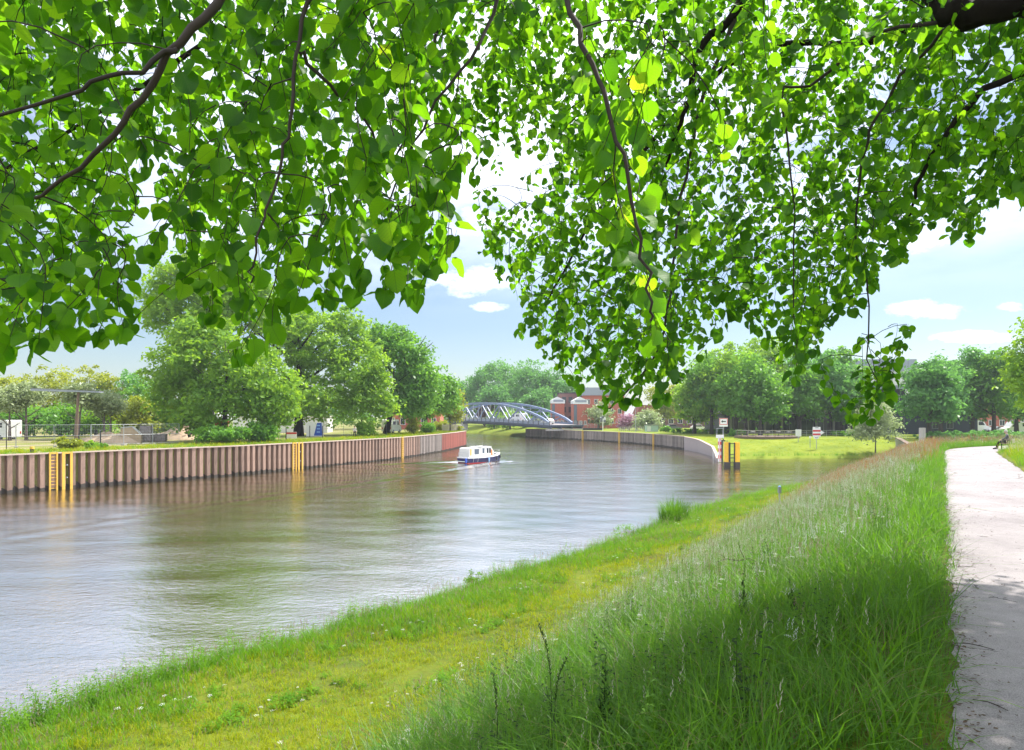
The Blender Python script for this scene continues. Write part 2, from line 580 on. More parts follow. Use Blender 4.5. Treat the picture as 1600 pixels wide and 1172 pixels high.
def asphalt_mat():
    """worn pale asphalt: aggregate speckle, stains, a few long cracks and patches of older tar."""
    m, nt, out = newmat('asphalt')
    t = N(nt, 'ShaderNodeTexCoord')
    p = N(nt, 'ShaderNodeBsdfPrincipled')
    p.inputs['Roughness'].default_value = 0.9
    p.inputs['Specular IOR Level'].default_value = 0.2
    n1 = N(nt, 'ShaderNodeTexNoise', ins={'Scale': 0.55, 'Detail': 8.0, 'Roughness': 0.65})
    n2 = N(nt, 'ShaderNodeTexNoise', ins={'Scale': 5.0, 'Detail': 6.0, 'Roughness': 0.7})
    n3 = N(nt, 'ShaderNodeTexNoise', ins={'Scale': 90.0, 'Detail': 2.0, 'Roughness': 0.8})
    vo = N(nt, 'ShaderNodeTexVoronoi', feature='DISTANCE_TO_EDGE')
    vo.inputs['Scale'].default_value = 0.42
    wd = N(nt, 'ShaderNodeMixRGB', blend_type='ADD')
    wd.inputs['Fac'].default_value = 0.35
    L(nt, t.outputs['Object'], wd.inputs['Color1']); L(nt, n2.outputs['Color'], wd.inputs['Color2'])
    L(nt, wd.outputs[0], vo.inputs['Vector'])
    for n_ in (n1, n2, n3):
        L(nt, t.outputs['Object'], n_.inputs['Vector'])
    crack = math_node(nt, 'LESS_THAN', vo.outputs['Distance'], 0.006)
    crack = math_node(nt, 'MULTIPLY', crack, math_node(nt, 'GREATER_THAN', n1.outputs['Fac'], 0.50))
    v_ = math_node(nt, 'ADD', math_node(nt, 'MULTIPLY', n1.outputs['Fac'], 0.55), math_node(nt, 'MULTIPLY', n2.outputs['Fac'], 0.25))
    v_ = math_node(nt, 'ADD', v_, math_node(nt, 'MULTIPLY', math_node(nt, 'SUBTRACT', n3.outputs['Fac'], 0.5), 0.9))
    r_ = N(nt, 'ShaderNodeValToRGB')
    el = r_.color_ramp.elements
    el[0].position, el[0].color = 0.08, (0.085, 0.075, 0.08, 1)
    el[1].position, el[1].color = 0.75, (0.42, 0.388, 0.385, 1)
    e = el.new(0.42); e.color = (0.285, 0.26, 0.26, 1)
    L(nt, v_, r_.inputs[0])
    mx = N(nt, 'ShaderNodeMixRGB')
    L(nt, math_node(nt, 'MULTIPLY', crack, 0.75), mx.inputs['Fac'])
    L(nt, r_.outputs[0], mx.inputs['Color1']); mx.inputs['Color2'].default_value = (0.03, 0.027, 0.025, 1)
    L(nt, mx.outputs[0], p.inputs['Base Color'])
    b = N(nt, 'ShaderNodeBump', ins={'Strength': 0.6, 'Distance': 0.012})
    L(nt, math_node(nt, 'SUBTRACT', n3.outputs['Fac'], crack), b.inputs['Height'])
    L(nt, b.outputs[0], p.inputs['Normal'])
    L(nt, p.outputs[0], out.inputs['Surface'])


asphalt_mat()


def ground_mat(name, stops, scale=0.25, bump=0.6):
    m, nt, out = newmat(name)
    t = N(nt, 'ShaderNodeTexCoord')
    n1 = N(nt, 'ShaderNodeTexNoise', ins={'Scale': scale, 'Detail': 8.0, 'Roughness': 0.65})
    L(nt, t.outputs['Object'], n1.inputs['Vector'])
    r_ = N(nt, 'ShaderNodeValToRGB')
    el = r_.color_ramp.elements
    el[0].position, el[0].color = stops[0][0], stops[0][1] + (1,)
    el[1].position, el[1].color = stops[-1][0], stops[-1][1] + (1,)
    for p, c in stops[1:-1]:
        e = el.new(p)
        e.color = c + (1,)
    L(nt, n1.outputs['Fac'], r_.inputs[0])
    n2 = N(nt, 'ShaderNodeTexNoise', ins={'Scale': 7.0, 'Detail': 5.0})
    L(nt, t.outputs['Object'], n2.inputs['Vector'])
    mx = N(nt, 'ShaderNodeMixRGB', blend_type='OVERLAY')
    mx.inputs['Fac'].default_value = 0.5
    L(nt, r_.outputs[0], mx.inputs['Color1']); L(nt, n2.outputs['Color'], mx.inputs['Color2'])
    hs = N(nt, 'ShaderNodeHueSaturation')
    p = N(nt, 'ShaderNodeBsdfPrincipled')
    p.inputs['Roughness'].default_value = 0.95
    p.inputs['Specular IOR Level'].default_value = 0.15
    mx2 = N(nt, 'ShaderNodeMixRGB')
    mx2.inputs['Fac'].default_value = 0.35
    bw = N(nt, 'ShaderNodeRGBToBW')
    L(nt, r_.outputs[0], mx2.inputs['Color1']); L(nt, mx.outputs[0], mx2.inputs['Color2'])
    L(nt, mx2.outputs[0], p.inputs['Base Color'])
    b = N(nt, 'ShaderNodeBump', ins={'Strength': bump, 'Distance': 0.08})
    L(nt, n2.outputs['Fac'], b.inputs['Height'])
    L(nt, b.outputs[0], p.inputs['Normal'])
    L(nt, p.outputs[0], out.inputs['Surface'])
    return m


ground_mat('bank_ground', [(0.30, (0.07, 0.05, 0.025)), (0.42, (0.07, 0.095, 0.015)), (0.60, (0.12, 0.15, 0.012)), (0.75, (0.16, 0.16, 0.014))])
ground_mat('lawn_ground', [(0.30, (0.10, 0.15, 0.015)), (0.50, (0.17, 0.22, 0.018)), (0.70, (0.22, 0.25, 0.03))])
ground_mat('quay_ground', [(0.35, (0.12, 0.14, 0.03)), (0.50, (0.19, 0.20, 0.05)), (0.62, (0.30, 0.25, 0.15)), (0.8, (0.34, 0.28, 0.2))], 0.12)


def water_mat():
    m, nt, out = newmat('river_water')
    t = N(nt, 'ShaderNodeTexCoord')
    p = N(nt, 'ShaderNodeBsdfDiffuse')
    gl = N(nt, 'ShaderNodeBsdfGlossy')
    n0 = N(nt, 'ShaderNodeTexNoise', ins={'Scale': 0.05, 'Detail': 4.0})
    L(nt, t.outputs['Object'], n0.inputs['Vector'])
    c = N(nt, 'ShaderNodeMixRGB')
    c.inputs['Color1'].default_value = (0.125, 0.080, 0.022, 1)
    c.inputs['Color2'].default_value = (0.17, 0.112, 0.040, 1)
    L(nt, n0.outputs['Fac'], c.inputs['Fac'])
    fo = N(nt, 'ShaderNodeAttribute', attribute_name='foam')
    fnz = N(nt, 'ShaderNodeTexNoise', ins={'Scale': 2.6, 'Detail': 6.0, 'Roughness': 0.7})
    L(nt, t.outputs['Object'], fnz.inputs['Vector'])
    ff = math_node(nt, 'MULTIPLY', math_node(nt, 'SUBTRACT', math_node(nt, 'ADD', fo.outputs['Fac'], fnz.outputs['Fac']), 0.92), 3.5, clamp=True)
    fmx = N(nt, 'ShaderNodeMixRGB')
    L(nt, ff, fmx.inputs['Fac'])
    L(nt, c.outputs[0], fmx.inputs['Color1']); fmx.inputs['Color2'].default_value = (0.72, 0.72, 0.70, 1)
    L(nt, fmx.outputs[0], p.inputs['Color'])
    gl.inputs['Roughness'].default_value = 0.05
    # ripples: long crests lying across the stream, three sizes, rougher in gusty patches
    h = None
    for (sx, sy, rot, sc, amp) in ((0.55, 1.0, -0.25, 1.4, 0.24), (0.6, 1.0, 0.2, 3.8, 0.27), (0.7, 1.0, -0.15, 9.0, 0.16), (0.8, 1.0, 0.1, 20.0, 0.085)):
        mp = N(nt, 'ShaderNodeMapping')
        mp.inputs['Rotation'].default_value = (0, 0, rot)
        mp.inputs['Scale'].default_value = (sx, sy, 1)
        L(nt, t.outputs['Object'], mp.inputs['Vector'])
        nn = N(nt, 'ShaderNodeTexNoise', ins={'Scale': sc, 'Detail': 3.0, 'Roughness': 0.5, 'Distortion': 0.6})
        L(nt, mp.outputs[0], nn.inputs['Vector'])
        k = math_node(nt, 'MULTIPLY', nn.outputs['Fac'], amp)
        h = k if h is None else math_node(nt, 'ADD', h, k)
    mpg = N(nt, 'ShaderNodeMapping')
    mpg.inputs['Scale'].default_value = (0.35, 1.0, 1)
    L(nt, t.outputs['Object'], mpg.inputs['Vector'])
    gust = N(nt, 'ShaderNodeTexNoise', ins={'Scale': 0.13, 'Detail': 5.0, 'Roughness': 0.6, 'Distortion': 0.8})
    L(nt, mpg.outputs[0], gust.inputs['Vector'])
    gr = N(nt, 'ShaderNodeMapRange')
    gr.inputs['From Min'].default_value = 0.36; gr.inputs['From Max'].default_value = 0.66
    gr.inputs['To Min'].default_value = 0.4; gr.inputs['To Max'].default_value = 1.0
    L(nt, gust.outputs['Fac'], gr.inputs['Value'])
    b = N(nt, 'ShaderNodeBump', ins={'Strength': 1.0})
    b.inputs['Distance'].default_value = 0.095
    L(nt, math_node(nt, 'MULTIPLY', h, gr.outputs[0]), b.inputs['Height'])
    fr = N(nt, 'ShaderNodeFresnel')
    fr.inputs['IOR'].default_value = 1.9
    for s_ in (p, gl, fr):
        L(nt, b.outputs[0], s_.inputs['Normal'])
    mxs = N(nt, 'ShaderNodeMixShader')
    L(nt, math_node(nt, 'MINIMUM', math_node(nt, 'MULTIPLY', fr.outputs[0], 3.4), 0.9), mxs.inputs[0])
    L(nt, p.outputs[0], mxs.inputs[1]); L(nt, gl.outputs[0], mxs.inputs[2])
    L(nt, mxs.outputs[0], out.inputs['Surface'])


water_mat()

# ------------------------------------------------------------------ path line and bank profile
HEAD = math.atan2(0.846, 0.534)
S_ARC, R_ARC, HEAD2 = 54.0, 25.0, R(8)
P0 = Vector((0.05, -0.1))


def path_pt(s):
    """left edge of the path at arc length s, and the heading there."""
    if s <= S_ARC:
        return P0 + Vector((math.cos(HEAD), math.sin(HEAD))) * s, HEAD
    c0 = P0 + Vector((math.cos(HEAD), math.sin(HEAD))) * S_ARC
    cen = c0 + Vector((math.sin(HEAD), -math.cos(HEAD))) * R_ARC
    a = HEAD - (s - S_ARC) / R_ARC
    if a >= HEAD2:
        return cen + Vector((-math.sin(a), math.cos(a))) * R_ARC, a
    rest = (s - S_ARC) - (HEAD - HEAD2) * R_ARC
    a = HEAD2
    return cen + Vector((-math.sin(a), math.cos(a))) * R_ARC + Vector((math.cos(a), math.sin(a))) * rest, a


def st(s, t):
    p, a = path_pt(s)
    return p + Vector((-math.sin(a), math.cos(a))) * t


def shore(s):
    return float(np.interp(s, [-20, 10, 16, 31, 46, 62, 200], [15.9, 15.8, 15.0, 13.8, 13.8, 11.9, 12.0]))


def zbank(s, t):
    w = shore(s)
    z = float(np.interp(t, [-3.2, 0, 0.7, 1.6, 6.6, 8.6, w - 2.2, w - 0.7, w, w + 3],
                        [4.0, 4.0, 3.97, 3.78, 1.55, 1.15, 0.72, 0.40, 0.0, -1.0]))
    if t > 0.8:
        z += 0.06 * math.sin(s * 0.9 + t * 1.3) * math.sin(t * 0.8 - s * 0.33)
    return z


def bank_grid(s0, s1, ds, t0, t1, dt, dens=None, zfun=zbank, name='bank'):
    S = np.arange(s0, s1 + 1e-6, ds)
    T = np.arange(t0, t1 + 1e-6, dt)
    V, D = [], []
    for s in S:
        for t in T:
            p = st(s, t)
            V.append((p.x, p.y, zfun(s, t)))
            D.append(dens(s, t) if dens else 0.0)
    n = len(T)
    i, j = np.meshgrid(np.arange(len(S) - 1), np.arange(n - 1), indexing='ij')
    a = (i * n + j).ravel()
    f = np.stack([a, a + n, a + n + 1, a + 1], 1)
    return npmesh(name, np.array(V), f, np.array(D) if dens else None, 'density')


# near bank with the path lying on it
o = link('near_bank', bank_grid(-14, 120, 0.6, -2.9, 22, 0.35), 'bank_ground'); tag(o, kind='structure')
V = []; SS = np.arange(-14, 120.1, 0.14)
for s in SS:
    k = 0.03 * math.sin(s * 2.1) + 0.022 * math.sin(s * 5.3 + 1) + 0.018 * math.sin(s * 11.7) + random.uniform(-.012, .012)
    k2 = 0.03 * math.sin(s * 1.7 + 1) + 0.022 * math.sin(s * 4.7) + 0.018 * math.sin(s * 13.1) + random.uniform(-.012, .012)
    for t in (0.02 + k, -1.0, -1.9, -2.85 + k2):
        p = st(s, t)
        V.append((p.x, p.y, 4.0 + (0.012 if t in (-1.0, -1.9) else 0.006)))
i, j = np.meshgrid(np.arange(len(SS) - 1), np.arange(3), indexing='ij')
a = (i * 4 + j).ravel()
f = np.stack([a, a + 1, a + 5, a + 4], 1)
o = link('footpath', npmesh('footpath', np.array(V), f), 'asphalt'); tag(o, kind='structure')

# verge and meadow on the right of the path
def zverge(s, t):
    return float(np.interp(-t, [2.7, 3.4, 5.0, 9, 30], [4.0, 4.06, 4.38, 4.5, 4.3]))


vv = []
pts_edge = [st(s, -2.88) for s in np.arange(-14, 120.1, 1.0)]
# straight part only (inside of the bend would fold over), then a fan to the far right
Sx = np.arange(-14, 57.1, 1.0)
Tx = [-2.88, -3.4, -4.2, -5.2, -7, -10, -14, -20, -26]
V = []
for s in Sx:
    for t in Tx:
        p = st(min(s, 54.0), t) if s <= 54 else st(s, max(t, -22.0))
        V.append((p.x, p.y, zverge(s, t)))
n = len(Tx)
i, j = np.meshgrid(np.arange(len(Sx) - 1), np.arange(n - 1), indexing='ij')
a = (i * n + j).ravel()
f = np.stack([a, a + 1, a + n + 1, a + n], 1)
o = link('verge', npmesh('verge', np.array(V), f), 'bank_ground'); tag(o, kind='structure')
pe = [st(s, -2.88) for s in np.arange(57, 120.1, 1.0)]
q0 = st(57, -22)
poly = [(p.x, p.y) for p in pe] + [(400, 66), (400, -60), (20, -60), (st(-14, -26).x, st(-14, -26).y)] + [(st(s, -26).x, st(s, -26).y) for s in np.arange(-10, 54.1, 4)] + [(q0.x, q0.y)]
mb = MB(); mb.prism(poly[::-1], 3.0, 3.97)
o = mb.build('meadow', 'bank_ground'); tag(o, kind='structure')

# ------------------------------------------------------------------ far side ground
LEFT_Z, RIGHT_Z = 3.13, 2.5
WALL_L = [(-66.0, 25.0), (-58.0, 35.5), (-50.0, 45.8), (-42.0, 56.0), (-29.2, 73.6), (-25.2, 82.6), (-21.0, 91.4), (-16.7, 102.0), (-12.6, 122.0), (-10.8, 135.0), (-9.8, 147.0)]
BACK_L = [(-11.5, 156.0), (-14.0, 185.0), (-19.0, 225.0), (-30, 262), (-70, 310), (-400, 420)]
WALL_R = [(28.5, 95.0), (31.6, 108.0), (32.7, 119.0), (32.6, 130.0), (31.2, 143.0), (28.8, 155.0), (23.0, 171.0), (14.6, 189.0), (3.9, 206.0)]
FAR_W = [(3.9, 206.0), (-4.5, 226.0), (-15.4, 253.0), (-45.0, 292.0), (-90.0, 335.0), (-420.0, 450.0)]


def flat(name, poly, z, mat, thick=1.5):
    m = MB()
    m.prism(poly, z - thick, z)
    return tag(m.build(name, mat), kind='structure')


def ccw(poly):
    s = sum(poly[i][0] * poly[(i + 1) % len(poly)][1] - poly[(i + 1) % len(poly)][0] * poly[i][1] for i in range(len(poly)))
    return poly if s > 0 else poly[::-1]


def offset_line(line, d):
    out = []
    for i, p in enumerate(line):
        a = Vector(line[max(i - 1, 0)]); b = Vector(line[min(i + 1, len(line) - 1)])
        t = (b - a).normalized()
        out.append((p[0] - t.y * d, p[1] + t.x * d))
    return out


inner = offset_line(WALL_L + BACK_L[:1], 0.42)       # just behind the piles
poly = ccw(inner + BACK_L[1:] + [(-3000, 600), (-3000, -200), (-75, 10)])
flat('quay_ground', poly, LEFT_Z, 'quay_ground', 4.0)

# right bank: sloping lawn up from the inlet, then level ground to the horizon
rows = []
WAT = [(29.0, 96.0), (33.5, 100.6), (40, 101.6), (48, 102.2), (57, 102.6), (70, 103.2), (90, 104), (130, 106), (400, 112)]
MID = [(29.3, 98.0), (33.8, 102.4), (40.2, 103.6), (48, 104.2), (57, 104.6), (70, 105.2), (90, 106), (130, 108), (400, 114)]
TOP = [(33.2, 131.0), (36.5, 127.0), (42, 121), (49, 117.5), (57.5, 116.5), (70, 117), (90, 118), (130, 120), (400, 126)]
V = []
for k, (w, m_, t) in enumerate(zip(WAT, MID, TOP)):
    V.append((w[0], w[1], -0.5))
    V.append((m_[0], m_[1], 0.62 if k > 0 else 0.32))
    for q in (0.25, 0.5, 0.75, 1.0):
        x = m_[0] + (t[0] - m_[0]) * q; y = m_[1] + (t[1] - m_[1]) * q
        z0 = 0.62 if k > 0 else 0.32
        zz_ = z0 + (RIGHT_Z - z0) * (math.sin(q * math.pi / 2) ** 1.1)
        if k == 0:
            x = float(np.interp(y, [p[1] for p in WALL_R], [p[0] for p in WALL_R])) + 0.35
        V.append((x, y, zz_))
n = 6
i, j = np.meshgrid(np.arange(len(WAT) - 1), np.arange(n - 1), indexing='ij')
a = (i * n + j).ravel()
f = np.stack([a, a + n, a + n + 1, a + 1], 1)
o = link('lawn_slope', npmesh('lawn_slope', np.array(V), f), 'lawn_ground'); tag(o, kind='structure')
inR = offset_line(WALL_R, -0.38)
topR = [(V[k * n + 5][0], V[k * n + 5][1]) for k in range(len(WAT))]
FAR_T = [(10.0, 214.0), (3.0, 236.0), (-9.0, 264.0), (-40, 304), (-85, 346), (-420, 462)]
poly = ccw(topR[::-1] + inR[4:] + FAR_T + [(-3000, 900), (-3000, 4500), (4500, 4500), (4500, 150)])
flat('far_ground', poly, RIGHT_Z, 'lawn_ground', 3.2)
V = []
for w, t in zip(FAR_W, FAR_T):
    V += [(w[0], w[1], -0.3), (w[0] + (t[0] - w[0]) * 0.12, w[1] + (t[1] - w[1]) * 0.12, 0.8), (t[0], t[1], RIGHT_Z)]
f = []
for k in range(len(FAR_W) - 1):
    for q in range(2):
        f.append((k * 3 + q, k * 3 + q + 1, k * 3 + q + 4, k * 3 + q + 3))
o = link('far_bank', npmesh('far_bank', np.array(V), np.array(f)), 'lawn_ground'); tag(o, kind='structure')

# ------------------------------------------------------------------ water, with swell and the boat's wake
BOAT = Vector((-4.25, 95.0)); BOAT_RZ = math.atan2(0.74, 0.67)
gx = np.arange(-70, 62.1, 0.45); gy = np.arange(6, 128.1, 0.45)
X, Y = np.meshgrid(gx, gy, indexing='ij')
Z = 0.006 * np.sin(X * 0.9 + 2.2 * Y + 1.5 * np.sin(X * 0.21)) + 0.006 * np.sin(-X * 0.55 + 1.5 * Y + 1.2 * np.sin(Y * 0.17))
ca, sa = math.cos(BOAT_RZ), math.sin(BOAT_RZ)
bx = (X - BOAT.x) * ca + (Y - BOAT.y) * sa          # along the hull, + ahead
by = -(X - BOAT.x) * sa + (Y - BOAT.y) * ca
back = 4.0 - bx
arm = np.abs(by) - 0.36 * np.clip(back, 0, None) - 0.6
amp = 0.17 * np.exp(-np.clip(back, 0, None) / 26.0) * (back > 0)
Z += amp * np.cos(arm * 2.3) * np.exp(-(arm / 2.2) ** 2)
tw = 0.11 * np.cos(back * 1.35 - 0.04 * by ** 2) * np.exp(-np.clip(back - 4, 0, None) / 22) * (back > 4) * np.exp(-(by / (0.8 + 0.26 * np.clip(back, 0, None))) ** 2)
Z += tw
edge = np.minimum.reduce([X + 70, 62 - X, Y - 6, 128 - Y])
Z *= np.clip(edge / 4, 0, 1)
nx, ny = X.shape
Vw = np.stack([X.ravel(), Y.ravel(), Z.ravel()], 1)
i, j = np.meshgrid(np.arange(nx - 1), np.arange(ny - 1), indexing='ij')
a = (i * ny + j).ravel()
f1 = np.stack([a, a + ny, a + ny + 1, a + 1], 1)
x0, x1, y0, y1 = gx[0], gx[-1], gy[0], gy[-1]
ring = np.array([(x0, y0, 0), (x1, y0, 0), (x1, y1, 0), (x0, y1, 0), (-2500, -200, 0), (2500, -200, 0), (2500, 2500, 0), (-2500, 2500, 0)])
b0 = len(Vw)
f2 = np.array([(4, 5, 1, 0), (5, 6, 2, 1), (6, 7, 3, 2), (7, 4, 0, 3)]) + b0
foam = 0.50 * np.exp(-(by / (0.7 + 0.10 * np.clip(back, 0, None))) ** 2) * (back > 7.2) * np.exp(-np.clip(back - 7, 0, None) / 16)
foam += 0.42 * np.exp(-((np.abs(by) - 1.25) / 0.35) ** 2) * (bx > -4.6) * (bx < 3.6)
foam += 0.28 * np.exp(-(arm / 0.5) ** 2) * (back > 2) * np.exp(-np.clip(back, 0, None) / 12)
me = npmesh('water', np.vstack([Vw, ring]), np.vstack([f1, f2]), np.concatenate([foam.ravel(), np.zeros(8)]), 'foam')
for p in me.polygons:
    p.use_smooth = True
o = link('water', me, 'river_water'); tag(o, kind='structure')
# ------------------------------------------------------------------ walls of sheet piling
def resample(line, step):
    pts = [Vector(p) for p in line]
    d = [0.0]
    for a, b in zip(pts, pts[1:]):
        d.append(d[-1] + (b - a).length)
    out = []
    s = 0.0
    while s <= d[-1]:
        x = np.interp(s, d, [p.x for p in pts]); y = np.interp(s, d, [p.y for p in pts])
        out.append(Vector((x, y)))
        s += step
    return out


PITCH = 0.79


def pile_mesh(name, z1, mat, w=PITCH):
    """one trough pile: flat front face, two slanted webs, half of the back pan each side; front at y=0, water side = -y."""
    a, b, dp, th = 0.18, 0.235, 0.42, 0.025
    h = w / 2 + 0.004
    front = [(-h, dp), (-b, dp), (-a, 0), (a, 0), (b, dp), (h, dp)]
    backp = [(h, dp + th), (b + 0.01, dp + th), (a - 0.01, th), (-a + 0.01, th), (-b - 0.01, dp + th), (-h, dp + th)]
    m = MB()
    m.prism(front + backp, -1.2, z1)
    me = m.mesh(name)
    me.materials.append(MATS[mat])
    return me


def stain_mesh(name, w=PITCH):
    """the wet, algae-dark foot of a pile, a skin 4 mm proud of the steel, up to its own ragged tide line."""
    a, b, dp = 0.18, 0.235, 0.416
    h = w / 2
    pr = [(-h, dp - .004), (-b - .004, dp - .004), (-a - .003, -.004), (a + .003, -.004), (b + .004, dp - .004), (h, dp - .004)]
    tops = [0.42, 0.34, 0.22, 0.27, 0.36, 0.42]
    m = MB()
    vs = [(x, y, -0.3) for x, y in pr] + [(x, y, z) for (x, y), z in zip(pr, tops)]
    m.add(vs, [(i, i + 1, 7 + i, 6 + i) for i in range(5)])
    me = m.mesh(name)
    me.materials.append(MATS['wet_stain'])
    return me


def quay_wall(line, ztop, ranges, label, skip, zfun=None, side=1):
    root = empty('quay_wall', (0, 0, 0), 0, label, 'quay wall')
    pts = resample(line, PITCH)
    meshes = {}
    st_me = stain_mesh('tide_stain')
    for k in range(len(pts) - 1):
        p, q = pts[k], pts[k + 1]
        mid = (p + q) / 2
        ang = math.atan2(q.y - p.y, q.x - p.x)
        if side < 0:
            ang += math.pi
        mat = next(mt for lim, mt in ranges if k < lim)
        z1 = ztop
        key = (mat, round(z1, 2))
        if key not in meshes:
            meshes[key] = pile_mesh('sheet_pile', z1, mat)
        if mid.y < 30 and side > 0:
            pass
        o = bpy.data.objects.new('sheet_pile', meshes[key])
        C.objects.link(o)
        o.parent = root
        o.location = (mid.x, mid.y, 0)
        o.rotation_euler = (0, 0, ang)
        if k % 1 == 0:
            s_ = bpy.data.objects.new('tide_stain', st_me)
            C.objects.link(s_)
            s_.parent = o
            s_.scale = (1, 1, random.uniform(0.75, 1.45))
    # capping beam
    m = MB()
    step = 4
    idx = list(range(0, len(pts) - 1, step)) + [len(pts) - 1]
    for a_, b_ in zip(idx, idx[1:]):
        p, q = pts[a_], pts[b_]
        d = (q - p).normalized() * 0.01
        nrm = Vector((-(q - p).y, (q - p).x)).normalized() * (0.17 * side)
        m.beam((p.x + nrm.x, p.y + nrm.y, ztop + 0.05), (q.x + nrm.x - d.x, q.y + nrm.y - d.y, ztop + 0.05), 0.46, 0.10)
    m.build('capping_beam', 'cap_steel', root)
    return root, pts


def ladder_bay(root, pts, k, ztop, side=1, two=True):
    """yellow ladder frame let into the piling, rungs as sub-parts, with the yellow mooring-bolt panel beside it."""
    p, q = pts[k], pts[k + 1]
    ang = math.atan2(q.y - p.y, q.x - p.x) + (0 if side > 0 else math.pi)
    lad = bpy.data.objects.new('ladder', None)
    m = MB()
    h = ztop + 0.12
    m.box(-0.27, -0.06, -0.2, 0.12, 0.14, h + 0.2)
    m.box(0.27, -0.06, -0.2, 0.12, 0.14, h + 0.2)
    m.box(0, -0.05, h - 0.14, 0.41, 0.12, 0.14)
    fr = m.build('ladder', 'yellow_paint', root)
    fr.location = ((p.x + q.x) / 2, (p.y + q.y) / 2, 0)
    fr.rotation_euler = (0, 0, ang)
    rm = MB(); rm.tube([(-0.21, -0.05, 0), (0.21, -0.05, 0)], 0.028, 6)
    rme = rm.mesh('rung'); rme.materials.append(MATS['yellow_paint'])
    z = 0.15
    while z < h - 0.25:
        r_ = bpy.data.objects.new('rung', rme)
        C.objects.link(r_); r_.parent = fr; r_.location = (0, 0, z)
        z += 0.3
    if two:
        p, q = pts[k + 1], pts[k + 2]
        m = MB()
        m.box(0.0, -0.03, -0.2, 0.24, 0.1, h + 0.2)
        m.box(0.62, -0.03, -0.2, 0.2, 0.1, h + 0.2)
        m.box(0.31, -0.02, h - 0.16, 0.38, 0.1, 0.16)
        pn = m.build('mooring_panel', 'yellow_paint', root)
        pn.location = ((p.x + q.x) / 2 - 0.0, (p.y + q.y) / 2, 0)
        pn.rotation_euler = (0, 0, ang)
        b = MB()
        for z in (1.0, 2.1):
            b.tube([(0.31, 0.28, z), (0.31, -0.02, z)], [0.09, 0.06], 8)
        b.build('mooring_bolt', 'galvanised', pn)
    bpy.data.objects.remove(lad)


wl, ptsL = quay_wall(WALL_L, LEFT_Z, [(128, 'rust_pile'), (143, 'grey_pile'), (999, 'red_pile')],
                     'long rusty sheet pile quay wall with yellow ladders below the construction site and big trees', None)


def kpx(pts, px):
    best = min(range(len(pts)), key=lambda i: abs(pts[i].x / max(pts[i].y, 1) * F + 800 - px))
    return best


for px in (77, 457):
    ladder_bay(wl, ptsL, kpx(ptsL, px), LEFT_Z)
ladder_bay(wl, ptsL, kpx(ptsL, 626), LEFT_Z, two=False)
# white stripe post on the rusty end section
wr, ptsR = quay_wall(WALL_R[3:], RIGHT_Z - 0.05, [(999, 'grey_pile')],
                     'grey sheet pile quay wall curving along the mown lawn from the bridge', None, side=-1)
for px in (912, 968, 1022):
    ladder_bay(wr, ptsR, kpx(ptsR, px), RIGHT_Z - 0.05, side=-1, two=False)
# plated end of the right-hand wall, its top falling to the water
m = MB()
n = len(WALL_R[:4])
fine = resample(WALL_R[:4], 1.2)
zt = lambda y: float(np.interp(y, [94.5, 99, 108, 122, 131], [0.42, 0.95, 1.55, 2.3, RIGHT_Z - 0.05]))
vs, fs = [], []
for p in fine:
    for (ox, z) in ((0.0, -1.2), (0.0, zt(p.y)), (0.34, zt(p.y)), (0.34, -1.2)):
        vs.append((p.x + ox, p.y, z))
for k in range(len(fine) - 1):
    for q in range(4):
        fs.append((k * 4 + q, k * 4 + (q + 1) % 4, k * 4 + 4 + (q + 1) % 4, k * 4 + 4 + q))
fs += [(0, 1, 2, 3)]
m.add(vs, fs)
m.build('end_plate', 'concrete_mauve', wr)
m = MB()
for a_, b_ in zip(fine, fine[1:]):
    m.beam((a_.x + 0.15, a_.y, zt(a_.y) + 0.035), (b_.x + 0.15, b_.y, zt(b_.y) + 0.035), 0.44, 0.07)
m.build('coping', 'cap_steel', wr)
m = MB(); pw = Vector((float(np.interp(102.5, [p[1] for p in WALL_R], [p[0] for p in WALL_R])), 102.5))
m.box(pw.x - 0.06, pw.y, -0.2, 0.1, 0.12, 1.5)
m.build('white_marker', 'white_paint', wr)

